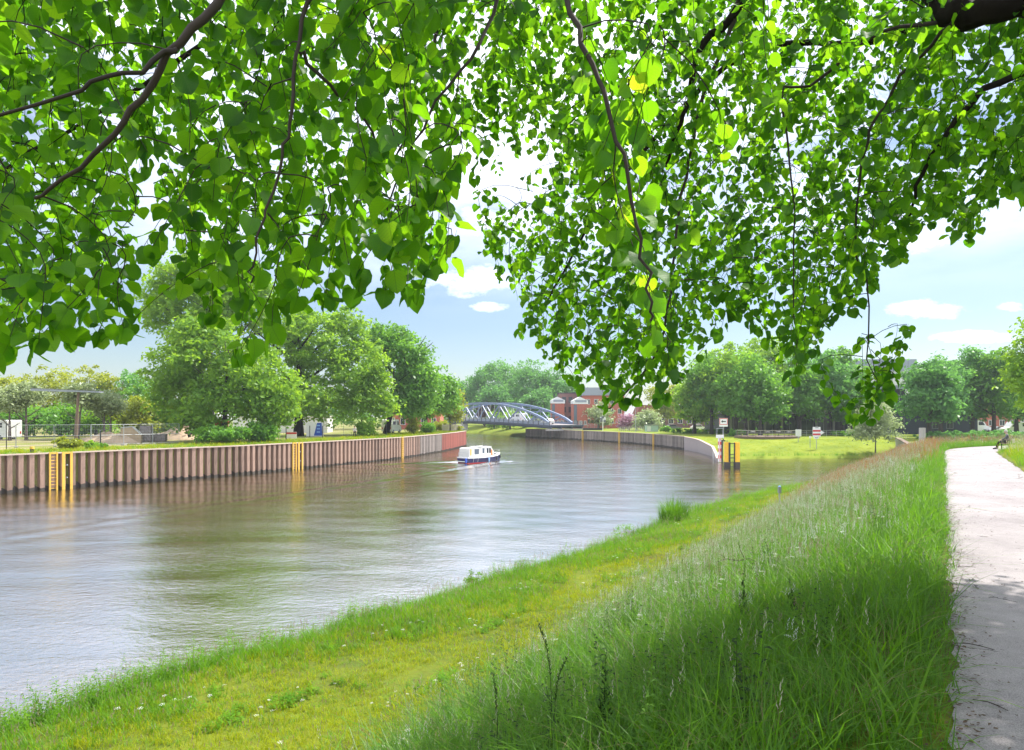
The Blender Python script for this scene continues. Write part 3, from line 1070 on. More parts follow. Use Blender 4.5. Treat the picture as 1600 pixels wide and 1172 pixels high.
# ------------------------------------------------------------------ leaf and crown building
def crown_mesh(name, lobes, n_clump, per, leaf, clump=0.9, seed=0, droop=0.25, flat_=0.55, shell=0.55):
    """lobes: (cx,cy,cz, rx,ry,rz, weight). Leaf-sized four-cornered faces gathered in clumps through the lobes, denser to the outside."""
    g = np.random.default_rng(seed)
    Lb = np.array(lobes, dtype=float)
    w = Lb[:, 6] / Lb[:, 6].sum()
    which = g.choice(len(Lb), n_clump, p=w)
    dirs = g.normal(size=(n_clump, 3)); dirs /= np.linalg.norm(dirs, axis=1, keepdims=True)
    rad = (shell + (1 - shell) * g.random(n_clump)) ** 0.8
    rad = np.where(g.random(n_clump) < 0.25, g.random(n_clump) ** 0.5, rad)
    cen = Lb[which, :3] + dirs * rad[:, None] * Lb[which, 3:6]
    csz = clump * (0.55 + 0.9 * g.random(n_clump))
    ctint = g.random(n_clump)
    idx = np.repeat(np.arange(n_clump), per)
    m = len(idx)
    off = g.normal(size=(m, 3)) * 0.5
    off[:, 2] *= flat_
    pos = cen[idx] + off * csz[idx][:, None]
    # droop at the clump edge
    pos[:, 2] -= droop * (off[:, 0] ** 2 + off[:, 1] ** 2) * csz[idx]
    nrm = g.normal(size=(m, 3)) * 0.75 + dirs[idx] * 0.5 + np.array([0, 0, 0.55])
    nrm /= np.linalg.norm(nrm, axis=1, keepdims=True)
    tg = np.cross(nrm, g.normal(size=(m, 3))); tg /= np.linalg.norm(tg, axis=1, keepdims=True)
    bt = np.cross(nrm, tg)
    sz = leaf * (0.55 + 0.8 * g.random(m))
    A = pos + tg * sz[:, None]
    Cc = pos - tg * sz[:, None]
    B = pos + (bt * 0.55 + nrm * 0.12) * sz[:, None]
    D = pos - (bt * 0.55 - nrm * 0.12) * sz[:, None]
    V = np.stack([A, B, Cc, D], 1).reshape(-1, 3)
    f = np.arange(m * 4).reshape(-1, 4)
    tint = np.clip(0.6 * ctint[idx] + 0.4 * g.random(m), 0, 1)
    return npmesh(name, V, f, np.repeat(tint, 4))


def trunk_mesh(H, r, forks, lean=(0, 0), seed=0, ntop=None):
    """tapered trunk with limbs that reach into the crown."""
    rr = random.Random(seed)
    m = MB()
    pts, rad = [], []
    for k in range(7):
        q = k / 6
        pts.append((lean[0] * q + 0.05 * H * 0.05 * math.sin(3 * q + seed), lean[1] * q, H * q))
        rad.append(r * (1.25 if k == 0 else (1 - 0.72 * q)))
    m.tube(pts, rad, 8)
    for k in range(forks):
        q = rr.uniform(0.28, 0.85)
        a = k * 2.4 + rr.uniform(-0.4, 0.4)
        b = Vector((lean[0] * q, lean[1] * q, H * q))
        ln = H * rr.uniform(0.28, 0.5)
        d = Vector((math.cos(a), math.sin(a), rr.uniform(0.5, 1.1))).normalized()
        p1 = b + d * ln * 0.5
        p2 = b + d * ln + Vector((0, 0, 0.08 * ln))
        r0 = r * (1 - 0.7 * q) * 0.6
        m.tube([b, p1, p2], [r0, r0 * 0.7, r0 * 0.25], 6)
        for e in (-1, 1):
            a2 = a + e * rr.uniform(0.5, 0.9)
            p3 = p1 + Vector((math.cos(a2), math.sin(a2), rr.uniform(0.3, 0.9))).normalized() * ln * 0.5
            m.tube([p1, p3], [r0 * 0.45, r0 * 0.15], 5)
    return m


def tree(name, label, px, d, z, H, lobes, mat, n=140, per=45, leaf=0.3, clump=1.0, trunk=0.35, tH=None, forks=7, lean=(0, 0), seed=1,
         group=None, cat='tree', bark='bark_far', dx=0.0, flat_=0.55, shell=0.55, droop=0.25):
    """lobes in metres relative to the trunk base."""
    root = empty(name, (at(px, d) + dx, d, z), 0, label, cat, group)
    tr = trunk_mesh(tH or H * 0.8, trunk, forks, lean, seed)
    tr.build('trunk', bark, root, smooth=True)
    me = crown_mesh('crown', lobes, n, per, leaf, clump, seed, flat_=flat_, shell=shell, droop=droop)
    link('crown', me, mat, root)
    return root


def blob_lobes(H, r, zlow, k=7, seed=0, squash=0.85, dome=0.0):
    """lobes of a full crown H high, r wide, starting at zlow."""
    g = random.Random(seed)
    mid = (H + zlow) / 2
    hh = (H - zlow) / 2
    L_ = [(0, 0, mid, r * 0.72, r * 0.72, hh * 0.80, 2.0)]
    for i in range(k):
        a = i * 2.399 + g.uniform(-.3, .3)
        q = (i + 0.5) / k
        zc = zlow + hh * 0.35 + (H - zlow - hh * 0.6) * q
        e = math.sqrt(max(0.15, 1 - ((zc - mid) / hh) ** 2))
        rr = r * g.uniform(0.40, 0.55)
        L_.append((math.cos(a) * r * 0.58 * e, math.sin(a) * r * 0.58 * e, zc, rr, rr, rr * squash * (hh / r) ** 0.5, 1.0))
    return L_


def img_lobes(base_px, d, z, spec):
    """lobes given as they look in the photograph: (px, py, rx_px, ry_px, depth offset m, weight) around a trunk at depth d."""
    out = []
    for (px, py, rx, ry, dy, w) in spec:
        D = d + dy
        x = (px - 800) / F * D - at(base_px, d)
        zc = EYE + (650 - py) / F * D - z
        out.append((x, dy, zc, rx / F * D, rx / F * D * 0.9, ry / F * D, w))
    return out


def bush(name, label, px, d, z, w, h, mat, n=40, per=40, leaf=0.16, seed=1, group=None, cat='bush'):
    root = empty(name, (at(px, d), d, z), 0, label, cat, group)
    m = MB()
    rr = random.Random(seed)
    for k in range(7):
        a = k * 0.9
        m.tube([(0.05 * math.cos(a), 0.05 * math.sin(a), -0.1), (w * 0.2 * math.cos(a), w * 0.2 * math.sin(a), h * 0.55), (w * 0.3 * math.cos(a), w * 0.3 * math.sin(a), h * 0.8)], [0.03, 0.02, 0.008], 5)
    m.build('stem', 'bark_far', root)
    lb = [(0, 0, h * 0.5, w * 0.40, w * 0.36, h * 0.46, 1.5)]
    for k in range(5):
        a = k * 1.257 + rr.uniform(-.3, .3)
        lb.append((math.cos(a) * w * 0.28, math.sin(a) * w * 0.25, h * rr.uniform(0.3, 0.62), w * 0.24, w * 0.22, h * 0.3, 0.8))
    link('foliage', crown_mesh('foliage', lb, n, per, leaf, min(w, h) * 0.22, seed), mat, root)
    return root


# ------------------------------------------------------------------ trees of the left bank
LB = 'trees on the left quay'
tree('oak_tree', 'tall airy tree rising highest of all, behind the dense bright tree', 330, 104, LEFT_Z, 27,
     img_lobes(330, 104, LEFT_Z, [(300, 430, 52, 42, 0, 1.0), (345, 455, 62, 55, -2, 1.2), (250, 470, 34, 40, 1, .5), (395, 470, 40, 45, 2, .6), (300, 500, 75, 45, 0, .9), (330, 400, 30, 20, 1, .3)]),
     'leaf_fresh', n=420, per=50, leaf=0.33, clump=1.6, trunk=0.5, tH=24, forks=9, seed=3)
tree('maple_tree', 'dense bright green tree with wide low crown, nearest the quay edge', 350, 87, LEFT_Z, 16,
     img_lobes(350, 87, LEFT_Z, [(330, 560, 85, 48, 0, 1.5), (400, 590, 66, 55, -1, 1.2), (275, 575, 48, 40, 1, .8), (340, 630, 70, 38, 0, 1.0), (430, 630, 38, 36, 0, .7), (255, 620, 24, 30, 1, .3), (320, 520, 45, 25, 0, .5), (300, 650, 22, 20, -1, .25)]),
     'leaf_fresh', n=560, per=50, leaf=0.27, clump=1.25, trunk=0.42, tH=12, forks=9, seed=4, lean=(0.6, 0))
tree('oak_tree', 'spreading yellow-green tree with thick dark trunk beside the white site wall on the quay', 467, 112, LEFT_Z, 22,
     img_lobes(467, 112, LEFT_Z, [(500, 530, 72, 45, 0, 1.4), (560, 585, 50, 55, -2, 1.1), (440, 560, 50, 55, 2, .9), (520, 620, 80, 38, -1, 1.1), (455, 500, 38, 28, 0, .4), (590, 620, 25, 34, -2, .4), (470, 630, 40, 24, 0, .5), (540, 500, 34, 22, 0, .3)]),
     'leaf_fresh', n=560, per=50, leaf=0.33, clump=1.5, trunk=0.75, tH=18, forks=10, seed=5, bark='bark')
tree('oak_tree', 'dark green tree with dark leaning trunk beside the white van on the quay', 603, 122, LEFT_Z, 21,
     img_lobes(603, 122, LEFT_Z, [(625, 555, 46, 44, 0, 1.2), (655, 600, 36, 40, -1, .9), (590, 540, 26, 34, 1, .5), (640, 625, 40, 26, -1, .7), (610, 525, 24, 20, 0, .3)]),
     'leaf_mid', n=380, per=48, leaf=0.33, clump=1.5, trunk=0.5, tH=17, forks=9, seed=6, lean=(4.0, 0), bark='bark')
tree('maple_tree', 'rounded mid green tree second from the red rusty corner of the quay', 666, 134, LEFT_Z, 12,
     img_lobes(666, 134, LEFT_Z, [(680, 605, 34, 34, 0, 1.2), (660, 625, 28, 28, 0, .7), (697, 625, 20, 22, 0, .5)]),
     'leaf_mid', n=230, per=46, leaf=0.32, clump=1.3, trunk=0.3, tH=9.5, forks=7, seed=7)
tree('maple_tree', 'small yellow-green tree at the very end of the quay beside the bridge tower', 703, 143, LEFT_Z, 8,
     img_lobes(703, 143, LEFT_Z, [(708, 630, 18, 26, 0, 1.0), (716, 640, 10, 18, 0, .5), (695, 645, 15, 12, 0, .4)]),
     'leaf_yellow', n=90, per=44, leaf=0.25, clump=1.0, trunk=0.16, tH=6.5, forks=6, seed=8)

G = 'clipped round-headed trees at the construction site'
for k, (px, d, top, lean, lab) in enumerate([
        (15, 91, 597, 0.0, 'grey-green round-headed tree with bare trunk, first from the left frame edge'),
        (41, 92, 585, 0.0, 'grey-green round-headed tree with bare dark trunk, left of the long flat panel on a pole'),
        (121, 93, 590, 0.6, 'grey-green round-headed tree with leaning trunk right behind the long flat panel'),
        (163, 96, 603, 0.0, 'grey-green round-headed tree with thin trunk at the right end of the long flat panel'),
        (173, 106, 610, 0.0, 'smaller dark round-headed tree farther back beside the soil heap')]):
    H = EYE + (650 - top) / F * d - LEFT_Z
    tree('plane_tree', lab, px, d, LEFT_Z, H, [(lean, 0, H - 2.2, 2.1, 2.1, 1.7, 1), (lean + .9, .3, H - 2.6, 1.3, 1.3, 1.2, .5), (lean - .9, -.3, H - 2.5, 1.3, 1.3, 1.2, .5)],
         'leaf_silver', n=70, per=40, leaf=0.2, clump=0.8, trunk=0.2, tH=H * 0.62, forks=5, seed=20 + k, lean=(lean, 0), group=G, bark='bark_pale')

G = 'wood behind the construction site'
for k, (px, d, top, rpx, mat, lab) in enumerate([
        (-60, 128, 575, 70, 'leaf_mid', 'green tree behind the site at the left frame edge'),
        (8, 122, 590, 45, 'leaf_yellow', 'yellow-green tree behind the leftmost round-headed trees'),
        (75, 132, 568, 55, 'leaf_yellow', 'bright yellow-green tree with broad rounded top behind the long flat panel'),
        (140, 135, 572, 50, 'leaf_yellow', 'second bright yellow-green tree, above the right end of the long flat panel'),
        (192, 140, 575, 45, 'leaf_blue', 'bluish dark tree between the yellow-green trees and the tall airy tree'),
        (240, 138, 585, 45, 'leaf_mid', 'mid green tree just left of the dense bright tree, behind the stone pallets'),
        (25, 108, 628, 40, 'leaf_mid', 'low dark green tree filling in under the left round-headed trees'),
        (95, 110, 632, 45, 'leaf_mid', 'low dark green tree behind the site fence below the long flat panel'),
        (150, 112, 634, 32, 'leaf_fresh', 'low light green tree between the leaning trunk and the thin trunk'),
        (215, 108, 622, 38, 'leaf_yellow', 'low yellow-green tree behind the wooden crate'),
        (265, 112, 630, 36, 'leaf_mid', 'low dark tree behind the soil heap, left of the red machine'),
        (-40, 108, 625, 40, 'leaf_fresh', 'low light green tree half outside the left frame edge'),
        (330, 150, 600, 60, 'leaf_mid', 'tree far behind the dense bright tree, beyond the white site cabin'),
        (415, 165, 605, 45, 'leaf_blue', 'dark tree far behind the white-flowered bush and site building'),
        (500, 160, 600, 50, 'leaf_mid', 'tree far behind the blue-printed hoarding'),
        (565, 165, 610, 45, 'leaf_mid', 'tree far behind the walking person'),
        (672, 190, 622, 30, 'leaf_blue', 'dark tree behind the red brick house on the left bank')]):
    H = EYE + (650 - top) / F * d - LEFT_Z
    r = rpx / F * d
    tree('deciduous_tree', lab, px, d, LEFT_Z, H, blob_lobes(H, r, H * 0.08, 7, k), mat, n=120, per=42, leaf=0.27, clump=1.2, trunk=0.25, forks=6, seed=40 + k, group=G)

bush('shrub', 'bright yellow-green rounded bush on the quay edge above the rusty wall', 108, 66.5, LEFT_Z, 2.6, 1.35, 'leaf_yellow', 60, 40, 0.12, 3)
bush('shrub', 'small loose green bush right of the yellow-green bush on the quay edge', 141, 68, LEFT_Z, 1.5, 1.0, 'leaf_fresh', 30, 36, 0.11, 4)
bush('shrub', 'low dark bush at the foot of the fence right of the small loose bush', 160, 69, LEFT_Z, 1.2, 0.6, 'leaf_mid', 20, 36, 0.1, 5)
bush('shrub', 'big dark green bush at the foot of the dense bright tree', 345, 80, LEFT_Z, 6.4, 2.4, 'leaf_mid', 120, 44, 0.17, 6)
bush('shrub', 'dark green bush right of the dense tree, merging into its crown', 408, 84, LEFT_Z, 4.2, 3.2, 'leaf_mid', 90, 44, 0.17, 7)
b = bush('elder_bush', 'bush with white flower heads beside the white site wall', 412, 92, LEFT_Z, 3.4, 3.2, 'leaf_mid', 60, 42, 0.17, 8)
link('blossom', crown_mesh('blossom', [(0, -0.4, 1.8, 1.5, 1.4, 1.3, 1)], 22, 12, 0.12, 0.25, 9, shell=0.9), 'petal_white', b)
bush('shrub', 'ivy-like dark bush at the foot of the tree behind the walking person', 573, 108, LEFT_Z, 3.0, 3.0, 'leaf_fresh', 60, 42, 0.18, 10)
bush('shrub', 'yellow-green bush on the quay under the dark leaning tree', 645, 120, LEFT_Z, 2.3, 3.2, 'leaf_yellow', 50, 42, 0.17, 11)
bush('shrub', 'dark green bush between the yellow-green bush and the pale wooden fence', 668, 126, LEFT_Z, 2.8, 2.4, 'leaf_mid', 50, 42, 0.17, 12)
bush('shrub', 'low yellow bush at the corner of the quay below the bridge tower', 715, 146, LEFT_Z, 3.2, 1.5, 'leaf_yellow', 40, 42, 0.18, 13)
bush('shrub', 'low yellow-green hedge bush behind the pale wooden fence', 690, 148, LEFT_Z, 4.4, 2.5, 'leaf_yellow', 50, 42, 0.18, 14)

# ------------------------------------------------------------------ trees beyond the bridge
G = 'tall trees beyond the bridge'
for k, (px, d, top, rpx, lab) in enumerate([
        (728, 300, 588, 24, 'tall dark tree at the left end of the wood beyond the bridge'),
        (757, 290, 566, 30, 'tall tree with rounded top, second in the wood beyond the bridge'),
        (790, 300, 558, 34, 'tallest tree in the middle of the wood beyond the bridge'),
        (822, 285, 562, 32, 'tall tree behind the arch of the bridge, right of the tallest one'),
        (853, 280, 572, 30, 'tree beyond the bridge just left of the brick house, partly behind hanging leaves'),
        (885, 275, 585, 32, 'tree behind the brick house with white gables'),
        (772, 268, 600, 26, 'lower tree in front of the wood beyond the bridge, left of the arch crown'),
        (838, 262, 606, 28, 'lower tree in front of the wood, above the right half of the arch')]):
    H = EYE + (650 - top) / F * d - RIGHT_Z
    r = rpx / F * d
    tree('deciduous_tree', lab, px, d, RIGHT_Z, H, blob_lobes(H, r, H * 0.12, 9, 60 + k), 'leaf_blue', n=150, per=42, leaf=0.5, clump=2.4, trunk=0.5, forks=6, seed=60 + k, group=G)
G = 'willows on the bank beyond the bridge'
for k, (px, d, w, h, lab) in enumerate([(772, 248, 5, 6.5, 'weeping willow under the left part of the bridge'), (797, 236, 5, 6.5, 'weeping willow with pale hanging branches under the middle of the bridge'),
                                       (822, 232, 4, 6, 'weeping willow under the right part of the bridge')]):
    tree('willow_tree', lab, px, d, 1.6, h, [(0, 0, h * .62, w * .5, w * .5, h * .32, 1), (w * .3, 0, h * .4, w * .25, w * .3, h * .32, .6), (-w * .3, 0, h * .4, w * .25, w * .3, h * .32, .6)],
         'leaf_fresh', n=50, per=36, leaf=0.35, clump=1.2, trunk=0.35, forks=4, seed=80 + k, group=G, flat_=1.4)
o = tree('copper_beech', 'dark purple-leaved tree seen through the arch of the bridge', 757, 262, RIGHT_Z, 9, blob_lobes(9, 3.6, 1.5, 6, 3), 'leaf_purple', n=50, per=36, leaf=0.4, clump=1.4, trunk=0.3, forks=4, seed=90)

# ------------------------------------------------------------------ trees of the right bank
bush('blossom_tree', 'small pink blossoming tree behind the promenade railing', 983, 186, RIGHT_Z, 6.0, 5.0, 'leaf_blossom', 60, 36, 0.3, 31, cat='tree')
bush('willow_tree', 'grey-green round willow beside the street lamp on the promenade', 1010, 180, RIGHT_Z, 7.0, 6.0, 'leaf_silver', 70, 40, 0.32, 32, cat='tree')
tree('deciduous_tree', 'pale yellow-green tree behind the willow and the mint cabinet', 1038, 205, RIGHT_Z, 14, blob_lobes(14, 5.5, 2, 6, 31), 'leaf_yellow', n=80, per=38, leaf=0.4, clump=1.7, forks=5, seed=101)
tree('deciduous_tree', 'light green tree beside the brick house at the bridge head', 935, 205, RIGHT_Z, 8, blob_lobes(8, 4.5, 1, 6, 32), 'leaf_silver', n=60, per=38, leaf=0.4, clump=1.5, forks=5, seed=102)
G = 'lime trees in front of the dark glazed building'
for k, (px, d, top, rpx, zlow, mat, lab) in enumerate([
        (1085, 150, 590, 34, .18, 'leaf_fresh', 'lime tree at the left end of the row, above the clipped hedge'),
        (1112, 146, 552, 42, .2, 'leaf_mid', 'tall lime tree, second in the row from the hedge end'),
        (1118, 166, 545, 40, .3, 'leaf_fresh', 'paler lime tree behind the second one of the row'),
        (1150, 142, 540, 46, .18, 'leaf_fresh', 'lime tree right behind the white arrow sign'),
        (1165, 136, 556, 44, .2, 'leaf_mid', 'lime tree at the left end of the round terrace'),
        (1192, 160, 528, 48, .3, 'leaf_fresh', 'tallest light green lime tree behind the middle of the round terrace'),
        (1188, 132, 580, 40, .22, 'leaf_mid', 'lower lime tree right behind the round terrace railing'),
        (1250, 138, 575, 42, .2, 'leaf_mid', 'lime tree behind the blank white board'),
        (1258, 160, 545, 48, .3, 'leaf_blue', 'tall bluish lime tree behind the blank white board tree'),
        (1296, 140, 552, 46, .18, 'leaf_blue', 'lime tree behind the red and white striped sign'),
        (1316, 150, 540, 40, .22, 'leaf_mid', 'tall lime tree left of the small willow at the waterside'),
        (1332, 138, 600, 30, .2, 'leaf_mid', 'lime tree directly behind the small willow at the waterside'),
        (1452, 119, 562, 40, .17, 'leaf_blue', 'broad dark lime tree with thick trunk right of the grey hall roof'),
        (1470, 134, 556, 40, .2, 'leaf_blue', 'lime tree behind the broad dark one, towards the path'),
        (1520, 138, 545, 40, .16, 'leaf_blue', 'tall lime tree left of the bench, with vans showing under it'),
        (1553, 134, 542, 44, .16, 'leaf_mid', 'tall lime tree straight above the person on the bench'),
        (1588, 142, 560, 38, .16, 'leaf_blue', 'lime tree above the white camper van at the right frame edge'),
        (1640, 140, 560, 42, .16, 'leaf_blue', 'lime tree beyond the right frame edge')]):
    H = EYE + (650 - top) / F * d - RIGHT_Z
    r = rpx / F * d
    tree('lime_tree', lab, px, d, RIGHT_Z, H, blob_lobes(H, r, H * zlow, 8, 110 + k), mat, n=190, per=46, leaf=0.36, clump=1.45, trunk=0.42, forks=7, seed=110 + k, group=G)
tree('maple_tree', 'bright yellow-green tree reaching in from the right frame edge beyond the meadow', 1650, 66, 4.3, 13,
     img_lobes(1650, 66, 4.3, [(1640, 560, 62, 60, 0, 1.3), (1665, 510, 60, 45, 0, 1.0), (1620, 600, 42, 36, 0, .8), (1690, 600, 60, 50, 0, 1.0)]),
     'leaf_fresh', n=300, per=48, leaf=0.22, clump=1.0, trunk=0.35, tH=11, forks=8, seed=140)
G = None
tree('willow_tree', 'small silvery young willow with three thin stems at the waterside', 1368, 104, 0.75, 7.0,
     img_lobes(1368, 104, 0.75, [(1366, 652, 30, 22, 0, 1.0), (1380, 668, 28, 18, 0, .8), (1350, 672, 20, 15, 0, .5), (1370, 636, 18, 14, 0, .4)]),
     'leaf_silver', n=150, per=44, leaf=0.19, clump=0.85, trunk=0.1, tH=5.4, forks=6, seed=150)
# ------------------------------------------------------------------ bridge
def build_bridge():
    A = Vector((14.6, 191.0)); B = Vector((-21.0, 240.0))
    d = (B - A); Lg = d.length; a = d.normalized()
    root = empty('arch_bridge', (A.x, A.y, 0), math.atan2(a.y, a.x), 'blue-grey steel arch truss bridge crossing the river in the distance', 'bridge')
    zd = lambda u: 3.95 + 1.05 * math.sin(math.pi * min(1, max(0, (u + 2) / (Lg * 1.5))))
    HALF = 4.2
    Lt = Lg + 9
    u0 = 1.5
    H = 5.4
    top = lambda u: zd(u) + 0.35 + (H - .2) * max(0.0, 1 - ((u - (u0 + Lt) / 2) / ((Lt - u0) / 2)) ** 2) ** 0.8
    us = np.linspace(u0, Lt, 29)
    for sy in (1, -1):
        y = sy * HALF
        t_ = empty('arch_truss', (0, 0, 0)); t_.parent = root
        m = MB()
        for p, q in zip(us, us[1:]):
            m.beam((p, y, top(p)), (q + .02, y, top(q)), 0.55, 0.55)
        m.build('top_chord', 'bridge_steel', t_)
        nodes = us[::4]
        for k, p in enumerate(nodes[1:-1]):
            m = MB(); m.beam((p, y, zd(p)), (p, y, top(p) - .28), 0.12, 0.12)
            m.build('hanger', 'galvanised', t_)
        for k, (p, q) in enumerate(zip(nodes, nodes[1:])):
            mid = (p + q) / 2
            m = MB(); m.beam((p, y, zd(p) + .25), (mid, y, top(mid) - .3), 0.28, 0.30)
            m.build('diagonal', 'bridge_steel', t_)
            m = MB(); m.beam((mid, y, top(mid) - .3), (q, y, zd(q) + .25), 0.28, 0.30)
            m.build('diagonal', 'bridge_steel', t_)
            m = MB(); m.beam((mid, y, zd(mid)), (mid, y, top(mid) - .28), 0.10, 0.10)
            m.build('hanger', 'galvanised', t_)
        m = MB()
        for p, q in zip(us, us[1:]):
            m.beam((p, y, zd(p) + .1), (q + .02, y, zd(q) + .1), 0.4, 0.5)
        m.build('bottom_chord', 'bridge_steel', t_)
    m = MB()
    ud = np.linspace(-1.2, Lt, 24)
    for p, q in zip(ud, ud[1:]):
        m.beam((p, 0, zd(p) - .38), (q + .02, 0, zd(q) - .38), 12.6, 0.46)
        for y in (-5.6, 5.6, -2, 2):
            m.beam((p, y, zd(p) - .85), (q + .02, y, zd(q) - .85), 0.35, 0.5)
    m.build('deck', 'bridge_dark', root)
    m = MB()
    for p, q in zip(ud, ud[1:]):
        m.beam((p, 0, zd(p) - .10), (q + .02, 0, zd(q) - .10), 7.6, 0.08)
    m.build('roadway', 'asphalt', root)
    up = np.arange(-1.0, Lt, 2.4)
    for y in (6.15, -6.15):
        r = MB()
        for p, q in zip(up, up[1:]):
            for h in (1.05, .6, .2):
                r.beam((p, y, zd(p) + h - .15), (q, y, zd(q) + h - .15), .06 if h > 1 else .035, .06 if h > 1 else .035)
            for w in np.arange(0.2, 2.4, .2):
                r.beam((p + w, y, zd(p) - .0), (p + w, y, zd(p) + .85), .03, .03)
        rl = r.build('railing', 'galvanised', root)
        for p in up:
            m = MB(); m.beam((p, y, zd(p) - .6), (p, y, zd(p) + .98), .14, .14)
            m.build('post', 'steel_dark', rl)
    m = MB()
    for p in us[2:-2:2]:
        m.beam((p, -HALF + .2, top(p)), (p, HALF - .2, top(p)), 0.18, 0.18)
    m.build('wind_bracing', 'bridge_steel', root)
    m = MB(); m.box(-.2, 0, 2.3, 1.9, 12.0, zd(0) - 1.15 - 2.3); m.build('abutment', 'concrete', root)
    # far abutment behind the trees
    m = MB(); m.box(Lt + 1, 0, -.8, 4, 13, 4.5); m.build('abutment', 'concrete', root)
    tw = empty('bridge_tower', (-15.7, 224.5, 2.0), R(15), 'small pale gatehouse-like tower at the left end of the bridge', 'tower')
    m = MB(); m.box(0, 0, 0, 2.0, 2.0, 4.6); m.build('wall', 'off_white', tw)
    m = MB(); m.box(0, 0, 4.6, 2.5, 2.5, .25); m.build('roof', 'fascia_cream', tw)
    for sx in (-.5, .25):
        m = MB(); m.box(sx, -1.012, 2.9, .45, .03, 1.1); m.build('window', 'brick_brown', tw)
    return root, A, a, zd


bridge, BA, Bd, bzd = build_bridge()


# ------------------------------------------------------------------ vehicles
def vehicle(name, label, cat, x, y, z, rz, L_, W_, H_, body, van=True, group=None):
    root = empty(name, (x, y, z), rz, label, cat, group)
    h = L_ / 2
    if van:
        side = [(-h, .35), (-h, H_ * .96), (-h + .15, H_), (h * .42, H_), (h * .66, H_ * .56), (h * .96, H_ * .46), (h, .6), (h, .35)]
        win = [(h * .10, H_ * .60), (h * .10, H_ * .88), (h * .38, H_ * .88), (h * .55, H_ * .60)]
    else:
        side = [(-h, .35), (-h, H_ * .62), (-h * .82, H_ * .66), (-h * .62, H_ * .98), (h * .12, H_), (h * .42, H_ * .66), (h * .94, H_ * .56), (h, .5), (h, .35)]
        win = [(-h * .70, H_ * .68), (-h * .56, H_ * .93), (h * .10, H_ * .94), (h * .33, H_ * .68)]
    m = MB(); m.extrude_y(side, -W_ / 2, W_ / 2); m.build('body', body, root)
    for s in (-1, 1):
        m = MB(); y0 = s * W_ / 2
        m.extrude_y(win, y0 - .01, y0 + .01) if False else m.extrude_y(win, min(y0, y0 + s * .012), max(y0, y0 + s * .012))
        m.build('window', 'window_glass', root)
        if van:
            m = MB(); w2 = [(-h * .75, H_ * .62), (-h * .75, H_ * .86), (-h * .2, H_ * .86), (-h * .2, H_ * .62)]
            m.extrude_y(w2, min(y0, y0 + s * .012), max(y0, y0 + s * .012)); m.build('window', 'window_glass', root)
        for wx in (-h * .62, h * .62):
            m = MB(); m.tube([(wx, y0 - s * .22, .33), (wx, y0 + s * .015, .33)], .33, 14)
            w = m.build('wheel', 'tyre', root)
            m = MB(); m.tube([(wx, y0, .33), (wx, y0 + s * .03, .33)], .19, 10); m.build('rim', 'galvanised', w)
    m = MB(); m.box(h + .02, W_ * .33, .62, .05, .3, .2); m.build('headlight', 'window_pale', root)
    m = MB(); m.box(h + .02, -W_ * .33, .62, .05, .3, .2); m.build('headlight', 'window_pale', root)
    for s in (-1, 1):
        m = MB(); m.box(-h - .02, s * W_ * .4, .8, .05, .16, .34); m.build('tail_light', 'red_paint', root)
    m = MB(); m.box(h + .01, 0, .36, .16, W_ * .96, .2); m.build('bumper', 'steel_dark', root)
    return root


p = BA + Bd * 22
vehicle('white_van', 'white van driving over the arch bridge', 'van', p.x, p.y, bzd(22) - .06, math.atan2(Bd.y, Bd.x), 5.6, 2.0, 2.5, 'white_paint')
p = BA + Bd * 5.5 + Vector((Bd.y, -Bd.x)) * -1.5
vehicle('parked_car', 'pale car at the right end of the bridge', 'car', p.x, p.y, bzd(5) - .06, math.atan2(Bd.y, Bd.x), 4.3, 1.75, 1.5, 'off_white', van=False)
vehicle('white_van', 'white van parked on the left quay behind the dark leaning trunk', 'van', at(612, 131), 131, LEFT_Z, R(80), 5.6, 2.0, 2.6, 'white_paint')
vehicle('white_van', 'white delivery van under the trees left of the bench', 'van', at(1522, 158), 158, RIGHT_Z, R(0), 6.6, 2.1, 3.0, 'white_paint')
vehicle('camper_van', 'white camper van at the right frame edge beyond the meadow', 'van', at(1588, 150), 150, RIGHT_Z, R(180), 6.2, 2.1, 2.6, 'white_paint')
vehicle('parked_car', 'silver car parked between the delivery van and the camper van', 'car', at(1557, 156), 156, RIGHT_Z, R(180), 4.4, 1.8, 1.5, 'car_silver', van=False)
vehicle('parked_car', 'dark car parked behind the clipped hedge on the promenade', 'car', at(1052, 190), 190, RIGHT_Z, R(10), 4.4, 1.8, 1.5, 'cloth_grey', van=False)
vehicle('parked_car', 'white car parked behind the hedge left of the arrow sign', 'car', at(1092, 186), 186, RIGHT_Z, R(5), 4.4, 1.8, 1.5, 'white_paint', van=False)
vehicle('truck', 'white truck half hidden at the left frame edge behind the fence', 'truck', at(-8, 95), 95, LEFT_Z, R(170), 6.4, 2.3, 2.7, 'white_paint')

